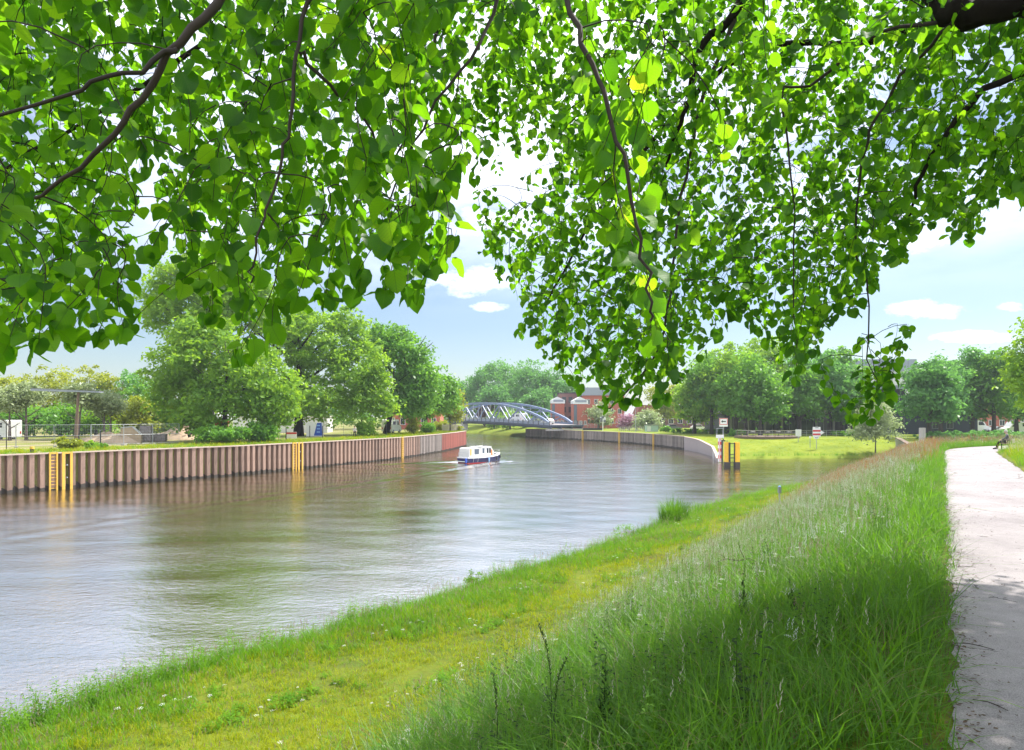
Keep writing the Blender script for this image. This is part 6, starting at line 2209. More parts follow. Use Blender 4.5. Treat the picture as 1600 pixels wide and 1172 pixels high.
LV = leaf_variants()
BOUND = [(-200, 560), (0, 575), (40, 575), (90, 545), (150, 548), (190, 560), (212, 500), (225, 425), (262, 400), (300, 480), (345, 545), (375, 575), (410, 560), (432, 500),
         (470, 492), (520, 485), (560, 474), (600, 480), (640, 485), (685, 458), (698, 395), (715, 345), (740, 315), (785, 285), (815, 270), (850, 260)]
BOUND2 = [(752, 410), (770, 432), (800, 470), (812, 545), (850, 560), (888, 605), (912, 640), (930, 655), (960, 655), (1000, 645), (1040, 655), (1075, 600), (1092, 545),
          (1130, 545), (1160, 505), (1200, 565), (1230, 615), (1268, 605), (1282, 540), (1320, 490), (1352, 520), (1372, 445), (1400, 430), (1420, 398), (1440, 368),
          (1470, 400), (1500, 385), (1530, 398), (1545, 352), (1562, 295), (1590, 345), (1640, 350), (1800, 320)]
GAPS = [(275, 110, 42), (205, 130, 30), (195, 255, 24), (345, 190, 24), (960, 325, 34), (1005, 345, 26), (1268, 150, 26), (1150, 300, 22), (1245, 300, 22), (1560, 170, 40),
        (1135, 520, 34), (1300, 440, 28), (870, 120, 16), (780, 255, 22), (1090, 420, 20), (215, 395, 44), (250, 330, 22), (720, 430, 60), (790, 335, 44), (835, 300, 34), (240, 440, 40), (470, 545, 30), (120, 560, 22)]


def bound(px, second):
    B = BOUND2 if second else BOUND
    return float(np.interp(px, [b[0] for b in B], [b[1] for b in B])) - (20 if second else 14)


crng = random.Random(21)
shoots = []      # (tip, size)


def in_gap(px, py, keep):
    for gx_, gy_, gr in GAPS:
        if (px - gx_) ** 2 + (py - gy_) ** 2 < gr * gr:
            return crng.random() > keep
    return False


def layer(x0, x1, top, step, dfun, second, shrink=0, keep=0.12, edge=True, prob=1.0, smin=0.072, smax=0.1):
    x = x0
    while x < x1:
        yb = bound(x, second) - shrink
        if edge:
            for _ in range(2):
                d = dfun(x, yb)
                px, py = x + crng.uniform(-8, 8), yb - crng.uniform(0, 22)
                shoots.append((world_of(px, py, d), crng.uniform(smin, smax)))
        y = yb - step * 0.8
        while y > top:
            px, py = x + crng.uniform(-.5, .5) * step, y + crng.uniform(-.5, .5) * step
            if crng.random() < prob and not in_gap(px, py + 20, keep) and py < bound(px, second) - shrink:
                shoots.append((world_of(px, py, dfun(px, py)), crng.uniform(smin, smax)))
            y -= step
        x += step


U = crng.uniform
# near curtain on the left, leaves large in the view
layer(-120, 735, -120, 45, lambda x, y: U(2.3, 3.9), False, smin=0.056, smax=0.078)
# the same side, farther back
layer(-140, 850, -140, 34, lambda x, y: U(4.0, 7.2), False, shrink=30, edge=False, smin=0.062, smax=0.085)
# the right-hand mass
layer(756, 1700, -140, 30.5, lambda x, y: float(np.interp(x, [750, 1000, 1250, 1500, 1700], [5.6, 5.0, 5.0, 4.7, 4.2])) * U(0.85, 1.25), True, smin=0.054, smax=0.076)
layer(775, 1680, -120, 28, lambda x, y: U(6.2, 9.8), True, shrink=25, edge=True, smin=0.06, smax=0.082)
layer(860, 1560, -100, 190, lambda x, y: U(2.8, 3.8), True, shrink=190, edge=False, smin=0.06, smax=0.08)
# the nearer twig hanging down the middle, and the lone strand on the right
for px, py in [(905, 120), (925, 190), (940, 235), (955, 270), (972, 300), (985, 380), (1000, 420), (1012, 455), (1018, 515), (1030, 470), (960, 345), (985, 235), (920, 260)]:
    shoots.append((world_of(px + U(-8, 8), py, U(2.25, 2.6)), U(0.062, 0.08)))
for px, py in [(1340, 655), (1352, 640), (1365, 630), (1378, 615), (1330, 630), (1345, 605), (1390, 600), (1360, 655), (1372, 640), (1325, 650)]:
    shoots.append((world_of(px + U(-6, 6), py, U(5.0, 5.6)), U(0.056, 0.074)))

# skeleton: limbs first, then every shoot is joined to the nearest wood already there
SKEL = []        # dicts: pts list of Vector, radii


def poly_px(*q):
    return [world_of(*p) for p in q]



T = BASE
trunk_top = T + Vector((-0.6, 0.6, 14))
fork = T + Vector((-0.05, 0.05, 4.0))
limbs = [
    # (points, r0, r1)
    ([fork, Vector((5.2, 3.6, 8.55)), world_of(1660, -10, 3.7), world_of(1560, 12, 3.8), world_of(1490, 30, 3.95), world_of(1440, -30, 4.2), world_of(1330, -120, 4.8)], .19, .05),
    ([fork + Vector((0, 0, 1.0)), Vector((3.6, 3.3, 9.6)), Vector((1.4, 2.8, 9.4)), Vector((0.0, 2.5, 8.75)), Vector((-0.75, 2.25, 8.2))], .15, .034),
    ([Vector((-0.75, 2.25, 8.2)), world_of(345, 0, 2.15), world_of(275, 75, 2.1), world_of(210, 165, 2.1), world_of(165, 230, 2.1), world_of(60, 310, 2.15)], .020, .005),
    ([world_of(275, 75, 2.1), world_of(180, 120, 2.0), world_of(90, 160, 1.95), world_of(-60, 190, 2.0)], .009, .004),
    ([Vector((0.0, 2.5, 8.75)), world_of(480, -40, 2.5), world_of(468, 80, 2.45), world_of(455, 190, 2.4), world_of(438, 250, 2.4), world_of(408, 365, 2.35), world_of(390, 440, 2.35)], .011, .003),
    ([world_of(468, 80, 2.45), world_of(510, 130, 2.5), world_of(560, 170, 2.6), world_of(610, 260, 2.7)], .009, .004),
    ([Vector((0.0, 2.5, 8.75)), world_of(790, -30, 2.9), world_of(760, 60, 2.8), world_of(690, 150, 2.7), world_of(640, 230, 2.7), world_of(600, 330, 2.7)], .012, .003),
    ([Vector((1.4, 2.8, 9.4)), world_of(870, -60, 2.4), world_of(905, 60, 2.25), world_of(952, 160, 2.2), world_of(985, 300, 2.2), world_of(1008, 420, 2.2), world_of(1018, 500, 2.2)], .016, .004),
    ([Vector((3.6, 3.3, 9.6)), Vector((2.6, 4.6, 9.6)), world_of(1175, -40, 5.0), world_of(1150, 30, 4.9), world_of(1090, 65, 4.9), world_of(1080, 150, 4.8), world_of(1060, 200, 4.8), world_of(1040, 260, 4.9)], .06, .008),
    ([world_of(1150, 30, 4.9), world_of(1110, 110, 4.8), world_of(1085, 210, 4.8), world_of(1060, 320, 4.8), world_of(1050, 440, 4.8), world_of(1030, 560, 4.8), world_of(950, 640, 4.8)], .018, .005),
    ([world_of(1490, 30, 3.95), world_of(1360, 50, 4.4), world_of(1270, 140, 4.6), world_of(1215, 130, 4.6), world_of(1235, 240, 4.6), world_of(1242, 350, 4.6), world_of(1240, 480, 4.6), world_of(1245, 580, 4.6)], .015, .003),
    ([world_of(1490, 30, 3.95), world_of(1400, 130, 4.4), world_of(1358, 200, 4.4), world_of(1345, 260, 4.5), world_of(1330, 380, 4.5), world_of(1362, 470, 4.6), world_of(1352, 560, 4.6), world_of(1372, 600, 5.2)], .014, .0025),
    ([fork + Vector((0, 0, .6)), Vector((6.4, 5.0, 9.3)), world_of(1720, 100, 4.9), world_of(1560, 120, 4.6), world_of(1510, 165, 4.6), world_of(1440, 260, 4.6), world_of(1420, 340, 4.7)], .08, .006),
    ([fork + Vector((0, 0, 1.8)), Vector((5.6, 6.0, 10.6)), Vector((4.0, 7.4, 10.4)), world_of(1180, 60, 7.6), world_of(1050, 180, 7.4), world_of(930, 330, 7.2), world_of(850, 480, 7.2)], .10, .008),
    ([Vector((3.6, 3.3, 9.6)), Vector((1.5, 4.6, 10.0)), Vector((-0.6, 5.0, 9.8)), world_of(480, -60, 4.9), world_of(330, 60, 4.8), world_of(150, 180, 4.6), world_of(-20, 280, 4.4)], .06, .008),
    ([Vector((-0.6, 5.0, 9.8)), world_of(690, 20, 4.9), world_of(660, 160, 4.8), world_of(600, 280, 4.7)], .02, .006),
]
branches = []            # [MB, ...] one mesh per limb, its twigs included
npos, nown = [], []      # skeleton nodes
for k, (pts, r0, r1) in enumerate(limbs):
    P = densify(smooth_line(pts, 2), 0.16)
    mbk = MB()
    jg = .007 + .02 * r0
    jit = [p + Vector((crng.gauss(0, jg), crng.gauss(0, jg), crng.gauss(0, jg))) for p in P]
    rad = [(r0 + (r1 - r0) * (i_ / (len(P) - 1)) ** 0.7) * crng.uniform(.95, 1.06) for i_ in range(len(P))]
    mbk.tube([p - BASE for p in jit], rad, 8 if r0 > .05 else 6)
    branches.append(mbk)
    for p in jit[2:]:
        npos.append(p); nown.append(k)
NP_ = np.array([tuple(p) for p in npos]); NO = np.array(nown)
leafP, leafM, leafS, leafV = [], [], [], []


def add_leaf(base, direc, up, size):
    y = direc.normalized()
    z = (up - y * up.dot(y))
    if z.length < 1e-4:
        z = y.orthogonal()
    z.normalize()
    x = y.cross(z)
    leafP.append(tuple(base)); leafM.append((tuple(x), tuple(y), tuple(z))); leafS.append(size); leafV.append(6 if crng.random() < 0.07 else crng.randrange(6))


shoots.sort(key=lambda s: float(np.min(np.sum((NP_[::4] - np.array(s[0])) ** 2, 1))))
for tip, size in shoots:
    # where the shoot springs from: upward and back from the tip
    ln = crng.uniform(0.26, 0.46) * (1.25 if tip.y > 3.2 else 1.0)
    sp_ = 0.32 if tip.y < 3.9 else 0.42
    lean = Vector((crng.gauss(0.10, sp_), crng.gauss(0.0, sp_), crng.uniform(0.6, 1.1))).normalized()
    b = tip + lean * ln
    dd = np.sum((NP_ - np.array(b)) ** 2, 1) + np.clip(b.z - NP_[:, 2], 0, None) ** 2 * 3
    q = int(np.argmin(dd))
    own = int(NO[q]); root_p = Vector(NP_[q])
    dist = (root_p - b).length
    sag = Vector((0, 0, 0.12 * dist))
    mid = root_p.lerp(b, 0.5) + sag + Vector((crng.gauss(0, .05), crng.gauss(0, .05), 0)) * min(1, dist)
    bend = tip + lean * ln * 0.5 + Vector((crng.gauss(0, .03), crng.gauss(0, .03), 0.03))
    line = smooth_line([root_p, mid, b, bend, tip], 1)
    r0 = min(0.0055, 0.0026 + 0.002 * dist)
    branches[own].tube([p - BASE for p in line], [r0 + (0.0011 - r0) * i_ / (len(line) - 1) for i_ in range(len(line))], 4, cap=False)
    newn = [root_p.lerp(mid, .5), mid, mid.lerp(b, .5), b, bend] if dist > 0.25 else [b, bend]
    NP_ = np.vstack([NP_, np.array([tuple(p) for p in newn])]); NO = np.concatenate([NO, np.full(len(newn), own)])
    # leaves, alternate along the shoot and its lead-in
    path_ = [b, bend, tip] if dist < 0.3 else [mid.lerp(b, .35), b, bend, tip]
    dense = densify(path_, 0.034)
    side = 1
    ax = (tip - b)
    ax = Vector((ax.x, ax.y, 0))
    ax = ax.normalized() if ax.length > 1e-3 else Vector((1, 0, 0))
    sidev = Vector((-ax.y, ax.x, 0))
    for i_, p in enumerate(dense):
        if crng.random() < 0.12:
            continue
        side = -side
        outw = (sidev * side * crng.uniform(0.5, 1.0) + ax * crng.uniform(-0.1, 0.5) + Vector((crng.gauss(0, .3), crng.gauss(0, .3), 0)))
        direc = outw + Vector((0, 0, -crng.uniform(0.1, 1.5)))
        up = Vector((outw.x * .6, outw.y * .6, 1.0)) + Vector((crng.gauss(0, .6), crng.gauss(0, .6), 0))
        dn = direc.normalized()
        s_ = size * (crng.uniform(0.78, 1.18) if crng.random() < .8 else crng.uniform(0.42, 0.75))
        add_leaf(p + dn * s_ * 0.42, direc, up, s_)
    add_leaf(tip, Vector((crng.gauss(0, .3), crng.gauss(0, .3), -1)), Vector((crng.gauss(0, 1), -0.6, .5)), size)

tr = MB()
tp = densify(smooth_line([T + Vector((0, 0, -0.3)), T + Vector((0, 0.02, 2)), fork, T + Vector((-.3, .3, 9)), trunk_top], 2), .5)
tr.tube([p - BASE for p in tp], [0.48 * (1.5 if i_ == 0 else 1.15 if i_ == 1 else 1) * (1 - 0.75 * i_ / len(tp)) for i_ in range(len(tp))], 14)
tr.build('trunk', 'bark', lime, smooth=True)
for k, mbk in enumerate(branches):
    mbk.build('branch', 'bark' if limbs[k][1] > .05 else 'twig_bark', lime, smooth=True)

def leaf_attrs(me, lx, ly):
    for nm, ar in (('lx', lx), ('ly', ly)):
        a_ = me.attributes.new(nm, 'FLOAT', 'POINT')
        a_.data.foreach_set('value', np.asarray(ar, dtype=np.float32))


LP = np.array(leafP); LM = np.array(leafM); LS = np.array(leafS); LVi = np.array(leafV)
dist = np.linalg.norm(LP - np.array([0, 0, EYE]), axis=1)
dview = np.maximum(LP[:, 1], .3)
vis = (np.abs(LP[:, 0] / dview) < 0.76) & ((LP[:, 2] - EYE) / dview < 0.62)
score = np.where(vis, LS / dist, 0)
order = np.argsort(-score)
near, rest = order[:300], order[300:]
tints = np.random.default_rng(3).random(len(LP))
# the leaves that show largest: each a part of its own, sharing six meshes
lmes = []
for k, (P, f) in enumerate(LV):
    me = npmesh('leaf', P, f, np.full(len(P), 0.22 + 0.11 * k if k < 6 else 1.0))
    leaf_attrs(me, P[:, 0] if k < 6 else P[:, 0] * 0 + .3, P[:, 1])
    for p in me.polygons:
        p.use_smooth = True
    me.materials.append(MATS['leaf_lime'])
    lmes.append(me)
for q in near:
    o = bpy.data.objects.new('leaf', lmes[LVi[q]])
    C.objects.link(o)
    o.parent = lime
    x, y, z = LM[q]
    s_ = LS[q]
    M = Matrix(((x[0] * s_, y[0] * s_, z[0] * s_, LP[q][0] - BASE.x), (x[1] * s_, y[1] * s_, z[1] * s_, LP[q][1] - BASE.y), (x[2] * s_, y[2] * s_, z[2] * s_, LP[q][2] - BASE.z), (0, 0, 0, 1)))
    o.matrix_local = M
VV, FF, TT, LX, LY = [], [], [], [], []
off = 0
for k, (P, f) in enumerate(LV):
    ids = rest[LVi[rest] == k]
    A = LM[ids]                                     # (m,3 axes,3)
    W_ = np.einsum('pk,mkc->mpc', P, A) * LS[ids][:, None, None] + LP[ids][:, None, :] - np.array(BASE)
    m_ = len(ids); nv = len(P)
    VV.append(W_.reshape(-1, 3))
    FF.append((f[None] + (np.arange(m_) * nv)[:, None, None]).reshape(-1, 3) + off)
    TT.append(np.repeat(tints[ids], nv) if k < 6 else np.full(m_ * nv, 1.0))
    LX.append(np.tile(P[:, 0] if k < 6 else P[:, 0] * 0 + .3, m_)); LY.append(np.tile(P[:, 1], m_))
    off += m_ * nv
me = npmesh('foliage', np.vstack(VV), np.vstack(FF), np.concatenate(TT))
leaf_attrs(me, np.concatenate(LX), np.concatenate(LY))
me.polygons.foreach_set('use_smooth', np.ones(len(me.polygons), dtype=bool))
o = link('foliage', me, 'leaf_lime', lime); tag(o, kind='stuff')

# unseen leaf lobes of the upper crown, placed to shade path, grass and branches
g = np.random.default_rng(9)
cl = []
for (cx, cy, cz, rx, ry, rz, n_) in [(12.0, 10.2, 15.7, 3.8, 2.6, 1.9, 125), (9.9, 8.2, 15.8, 3.2, 2.8, 2.0, 110), (11.5, 5.0, 15.5, 4.0, 3.4, 2.8, 130), (14.5, 8.2, 14.6, 3.0, 3.0, 2.2, 100), (9.5, 1.0, 15.5, 4, 3.5, 2.6, 70), (10.0, -2, 13, 4, 3, 3, 60), (9.5, 4.5, 18.5, 3, 3, 1.8, 50), (13.2, 11.6, 15.6, 2.6, 2.2, 1.8, 80), (8.4, 11.2, 15.7, 3.4, 2.2, 1.6, 110), (10.6, 12.6, 15.8, 2.6, 1.6, 1.4, 70), (1.2, 4.2, 13.3, 2.8, 1.5, 1.0, 60)]:
    dv = g.normal(size=(n_, 3)); dv /= np.linalg.norm(dv, axis=1, keepdims=True)
    cl.append(np.array([cx, cy, cz]) + dv * (g.random(n_)[:, None] ** 0.45) * np.array([rx, ry, rz]))
cl = np.vstack(cl)
idx = np.repeat(np.arange(len(cl)), 25)
m_ = len(idx)
pos = cl[idx] + g.normal(size=(m_, 3)) * np.array([.42, .42, .22])
yv = np.maximum(pos[:, 1], 0)
keep = ((pos[:, 2] - EYE) > 0.63 * yv + 0.3) | (np.abs(pos[:, 0]) > 0.79 * yv + .2)
pos = pos[keep]; m_ = len(pos)
nr = g.normal(size=(m_, 3)) * .6 + np.array([0, 0, .8]); nr /= np.linalg.norm(nr, axis=1, keepdims=True)
tg = np.cross(nr, g.normal(size=(m_, 3))); tg /= np.linalg.norm(tg, axis=1, keepdims=True)
bt = np.cross(nr, tg)
sz = (0.085 + 0.06 * g.random(m_))[:, None]
Vq = np.stack([pos + tg * sz, pos + bt * sz * .75, pos - tg * sz, pos - bt * sz * .75], 1).reshape(-1, 3) - np.array(BASE)
me = npmesh('shading_foliage', Vq, np.arange(m_ * 4).reshape(-1, 4), np.repeat(g.random(m_), 4))
o = link('shading_foliage', me, 'leaf_lime', lime); tag(o, kind='stuff')
print('canopy: shoots', len(shoots), 'leaves', len(LP), 'upper', m_)
# ------------------------------------------------------------------ grass: tufts scattered with geometry nodes
def tuft_mesh(name, blades, h, spread, width, mats, seed, lean=0.35, seeds=0, seed_len=0.12, seed_w=0.010, flowers=0, broad=0):
    """a tuft of curved tapering blades; seeds: stalks with a loose head; flowers: stalks with a small white umbel; broad: leafy stems."""
    g = random.Random(seed)
    V, Fq, MI, TI = [], [], [], []

    def quad(a, b, c, d, mi, ti):
        k = len(V)
        V.extend([a, b, c, d]); TI.extend([ti] * 4)
        Fq.append((k, k + 1, k + 2, k + 3)); MI.append(mi)

    def blade(x, y, az, hh, ln, w, mi, ti, segs=3):
        prev = None
        dx, dy = math.cos(az), math.sin(az)
        sx, sy = -dy, dx
        for i_ in range(segs + 1):
            q = i_ / segs
            px = x + dx * ln * q ** 1.8; py = y + dy * ln * q ** 1.8
            pz = hh * (q - 0.28 * (ln / hh) * q ** 3)
            ww = w * (1 - q ** 1.6) + 0.0008
            cur = ((px - sx * ww, py - sy * ww, pz), (px + sx * ww, py + sy * ww, pz))
            if prev:
                quad(prev[0], prev[1], cur[1], cur[0], mi, ti)
            prev = cur
        return px, py, pz

    for _ in range(blades):
        a = g.uniform(0, 6.283); r_ = spread * math.sqrt(g.random())
        hh = h * g.uniform(0.5, 1.1)
        blade(r_ * math.cos(a), r_ * math.sin(a), g.uniform(0, 6.283), hh, hh * lean * g.uniform(0.3, 1.9), width * g.uniform(.6, 1.3), 0, g.random())
    for _ in range(seeds):
        a = g.uniform(0, 6.283); r_ = spread * math.sqrt(g.random())
        hh = h * g.uniform(1.05, 1.5)
        ti = g.random()
        px, py, pz = blade(r_ * math.cos(a), r_ * math.sin(a), g.uniform(0, 6.283), hh, hh * 0.22 * g.uniform(.3, 1.6), 0.0016, 0, ti)
        for k in range(9):
            q = k / 8
            az = k * 2.4
            rad = seed_w * 2.2 * (1 - q * .7)
            c = (px + math.cos(az) * rad, py + math.sin(az) * rad, pz - seed_len * (1 - q))
            e = (px, py, c[2] - 0.012)
            s_ = seed_w * .55
            quad(e, (c[0] - s_ * math.sin(az), c[1] + s_ * math.cos(az), c[2]), (c[0] + math.cos(az) * s_, c[1] + math.sin(az) * s_, c[2] + 0.018), (c[0] + s_ * math.sin(az), c[1] - s_ * math.cos(az), c[2]), 1, g.random())
    for _ in range(flowers):
        a = g.uniform(0, 6.283); r_ = spread * math.sqrt(g.random())
        hh = h * g.uniform(.9, 1.35)
        px, py, pz = blade(r_ * math.cos(a), r_ * math.sin(a), g.uniform(0, 6.283), hh, hh * 0.2, 0.002, 0, g.random())
        for k in range(10):
            az = k * 2.4; rr = 0.012 * math.sqrt(k)
            cx, cy, cz = px + rr * math.cos(az), py + rr * math.sin(az), pz + 0.004 - rr * .2
            s_ = 0.007
            quad((cx - s_, cy, cz), (cx, cy - s_, cz), (cx + s_, cy, cz + .002), (cx, cy + s_, cz), 1, g.random())
    for _ in range(broad):
        a = g.uniform(0, 6.283); r_ = spread * math.sqrt(g.random())
        bx_, by_ = r_ * math.cos(a), r_ * math.sin(a)
        hh = h * g.uniform(.6, 1.25)
        px, py, pz = blade(bx_, by_, g.uniform(0, 6.283), hh, hh * .12, 0.0025, 0, g.random())
        nn = int(5 + hh * 12)
        for k in range(nn):
            q = (k + 1) / nn
            az = k * 2.4 + g.uniform(-.3, .3)
            cx, cy, cz = bx_ + (px - bx_) * q, by_ + (py - by_) * q, pz * q
            ln = 0.085 * (1.15 - .6 * q) * g.uniform(.8, 1.3); wd = ln * .2
            dx, dy = math.cos(az), math.sin(az)
            quad((cx, cy, cz), (cx + dx * ln * .5 - dy * wd, cy + dy * ln * .5 + dx * wd, cz + ln * .22), (cx + dx * ln, cy + dy * ln, cz + ln * .02), (cx + dx * ln * .5 + dy * wd, cy + dy * ln * .5 - dx * wd, cz + ln * .22), 0, g.random())
    me = npmesh(name, np.array(V), np.array(Fq), np.array(TI))
    for m_ in mats:
        me.materials.append(MATS[m_])
    me.polygons.foreach_set('material_index', np.array(MI, dtype=np.int32))
    return bpy.data.objects.new(name, me)


def scatter(name, emitter_me, tufts, density, seed, smin=0.7, smax=1.3, tilt=0.18):
    """one stuff object: tufts instanced over its hidden carrier mesh, density taken from the 'density' attribute."""
    col = bpy.data.collections.new(name + '_tufts')
    for t_ in tufts:
        col.objects.link(t_)
    o = bpy.data.objects.new(name, emitter_me)
    C.objects.link(o)
    ng = bpy.data.node_groups.new(name, 'GeometryNodeTree')
    ng.interface.new_socket('Geometry', in_out='INPUT', socket_type='NodeSocketGeometry')
    ng.interface.new_socket('Geometry', in_out='OUTPUT', socket_type='NodeSocketGeometry')
    gi = ng.nodes.new('NodeGroupInput'); go = ng.nodes.new('NodeGroupOutput')
    dp = ng.nodes.new('GeometryNodeDistributePointsOnFaces')
    dp.inputs['Seed'].default_value = seed
    na = ng.nodes.new('GeometryNodeInputNamedAttribute'); na.data_type = 'FLOAT'; na.inputs['Name'].default_value = 'density'
    mu = ng.nodes.new('ShaderNodeMath'); mu.operation = 'MULTIPLY'; mu.inputs[1].default_value = density
    ng.links.new(na.outputs['Attribute'], mu.inputs[0])
    ng.links.new(mu.outputs[0], dp.inputs['Density'])
    ng.links.new(gi.outputs[0], dp.inputs['Mesh'])
    ci = ng.nodes.new('GeometryNodeCollectionInfo')
    ci.inputs['Collection'].default_value = col
    ci.inputs['Separate Children'].default_value = True
    ci.inputs['Reset Children'].default_value = True
    ip = ng.nodes.new('GeometryNodeInstanceOnPoints')
    ip.inputs['Pick Instance'].default_value = True
    ng.links.new(dp.outputs['Points'], ip.inputs['Points'])
    ng.links.new(ci.outputs[0], ip.inputs['Instance'])
    rv = ng.nodes.new('FunctionNodeRandomValue'); rv.data_type = 'FLOAT_VECTOR'
    rv.inputs['Min'].default_value = (-tilt, -tilt, 0); rv.inputs['Max'].default_value = (tilt, tilt, 6.283)
    rv.inputs['Seed'].default_value = seed + 5
    er = ng.nodes.new('FunctionNodeEulerToRotation')
    ng.links.new(rv.outputs['Value'], er.inputs[0])
    ng.links.new(er.outputs[0], ip.inputs['Rotation'])
    rs = ng.nodes.new('FunctionNodeRandomValue'); rs.data_type = 'FLOAT'
    for s_ in rs.inputs:
        if s_.type == 'VALUE' and s_.name == 'Min':
            s_.default_value = smin
        if s_.type == 'VALUE' and s_.name == 'Max':
            s_.default_value = smax
    rs.inputs['Seed'].default_value = seed + 9
    sc_out = next(s_ for s_ in rs.outputs if s_.type == 'VALUE')
    ng.links.new(sc_out, ip.inputs['Scale'])
    ng.links.new(ip.outputs[0], go.inputs[0])
    md = o.modifiers.new('scatter', 'NODES')
    md.node_group = ng
    tag(o, kind='stuff')
    return o


def lod(s):
    """tufts thin out with distance along the path, where each is far below a pixel."""
    return float(np.interp(s, [0, 12, 25, 45, 70], [1.0, 0.9, 0.55, 0.36, 0.25]))


def d_tall(s, t):
    if s < 4.0 and t < 7:
        return 0.0
    if s < 5.2 and t < 1.0:
        return 0.0
    e = min(1, max(0, (t - 0.22) / 0.35)) * min(1, max(0, (6.9 - t) / 0.8))
    return e * lod(s) * (0.6 + 0.4 * math.sin(s * .7 + 2 * t) ** 2)


def d_edge(s, t):
    return (1.0 if 0.05 < t < 0.55 and s > 3.5 else 0.0) * lod(s)


def d_flower(s, t):
    if s < 5.5 or t < .7:
        return 0.0
    e = min(1, max(0, (t - .7) / .8)) * min(1, max(0, (7.2 - t) / .8))
    far = float(np.interp(s, [5, 9, 14, 40, 60], [0.03, 0.14, 0.8, 1.15, 0.9]))
    low = float(np.interp(t, [1, 4.5, 6.8], [.75, .8, 1.3]))
    return e * far * low * (0.35 + 0.65 * math.sin(s * .45 + t) ** 2)


def d_mown(s, t):
    w = shore(s)
    e = min(1, max(0, (t - 5.7) / 0.8)) * min(1, max(0, (w - 1.2 - t) / 1.0))
    bare = math.sin(s * 1.13 + 2.1 * math.sin(t * .9)) * math.sin(t * 1.7 + 1.3 * math.sin(s * .47))
    e *= 1.0 if bare < .55 else (.28 if bare < .8 else .08)
    e *= .8 + .2 * math.sin(t * 5.2)
    return e * lod(max(0, s - 4)) if s > -4 else 0.0


def d_shore(s, t):
    w = shore(s)
    e = min(1, max(0, (t - (w - 5.0 - .9 * math.sin(s * .5))) / 2.6)) * (1 if t < w - .12 else 0)
    return e * (0.7 + 0.3 * math.sin(s * 1.9)) * lod(max(0, s - 6)) if s > -6 else 0


def d_herb(s, t):
    w = shore(s)
    e = min(1, max(0, (t - (w - 1.7)) / .5)) * (1 if t < w - .1 else 0)
    return e * (max(0, math.sin(s * .9 + .6)) ** 1.5 + (1.2 if s < 12 else 0) + .12)


def d_dark(s, t):
    e = 1 if .8 < t < 6.4 and s > 4.5 else 0
    return e * max(0, math.sin(s * .83 + 1.1 * t)) ** 4 * float(np.interp(s, [4, 20, 45], [1, .8, .3]))


def d_sorrel(s, t):
    e = min(1, max(0, (s - 30) / 12)) if .4 < t < 7 else 0
    return e * (0.3 + 0.7 * math.sin(s * .6 + t * .7) ** 2) * (1 if s < 75 else .3)


tall = [tuft_mesh('grass_tuft', 13, 0.62, 0.10, 0.0048, ['grass_tall', 'seed_pale'], 1, 0.55),
        tuft_mesh('grass_tuft', 12, 0.74, 0.09, 0.0042, ['grass_tall', 'seed_pale'], 2, 0.75),
        tuft_mesh('grass_tuft', 10, 0.80, 0.08, 0.0040, ['grass_tall', 'seed_pale'], 3, 0.6, seeds=1, seed_w=.006),
        tuft_mesh('grass_tuft', 7, 0.62, 0.10, 0.0085, ['grass_shore', 'seed_pale'], 5, 1.1),
        tuft_mesh('grass_tuft', 9, 0.55, 0.12, 0.0035, ['straw', 'straw'], 8, .9),
        tuft_mesh('grass_tuft', 12, 0.66, 0.11, 0.0045, ['grass_tall', 'seed_pale'], 9, .7),
        tuft_mesh('grass_tuft', 16, 0.50, 0.13, 0.0055, ['grass_tall', 'seed_pale'], 4, 0.9)]
scatter('tall_grass', bank_grid(3, 80, .5, 0, 7.5, .25, d_tall, name='tall_grass'), tall, 62, 1, .7, 1.25)
edge = [tuft_mesh('grass_tuft', 13, 0.24, 0.09, 0.0040, ['grass_tall'], 6, 0.8), tuft_mesh('grass_tuft', 11, 0.34, 0.09, 0.0042, ['grass_tall'], 7, .7)]
scatter('path_edge_grass', bank_grid(3, 80, .4, 0, .8, .12, d_edge, name='path_edge_grass'), edge, 60, 2, .7, 1.3)
flw = [tuft_mesh('grass_tuft', 2, 0.6, 0.14, 0.003, ['grass_tall', 'seed_pale'], 11, .4, seeds=6, seed_len=.15, seed_w=.008),
       tuft_mesh('grass_tuft', 2, 0.66, 0.14, 0.003, ['grass_tall', 'seed_pale'], 12, .4, seeds=5, seed_len=.18, seed_w=.007),
       tuft_mesh('grass_tuft', 2, 0.6, 0.12, 0.003, ['grass_tall', 'seed_purple'], 13, .4, seeds=5, seed_len=.12, seed_w=.008),
       tuft_mesh('grass_tuft', 2, 0.62, 0.12, 0.003, ['grass_tall', 'petal_white'], 14, .4, seeds=4, flowers=1, seed_w=.007)]
scatter('seeding_grass', bank_grid(3, 80, .5, .5, 7.8, .25, d_flower, name='seeding_grass'), flw, 30, 3, .7, 1.25)
mown = [tuft_mesh('grass_tuft', 12, 0.12, 0.11, 0.0036, ['grass_mown'], 21, .7), tuft_mesh('grass_tuft', 12, 0.17, 0.11, 0.0036, ['grass_mown'], 22, .6),
        tuft_mesh('grass_tuft', 10, 0.10, 0.12, 0.0042, ['grass_shore'], 23, .9), tuft_mesh('grass_tuft', 9, 0.20, 0.11, 0.003, ['grass_mown', 'seed_purple'], 24, .5, seeds=1, seed_len=.05, seed_w=.005)]
scatter('mown_grass', bank_grid(-4, 90, .5, 5.2, 15, .25, d_mown, name='mown_grass'), mown, 70, 4, .7, 1.3, .25)
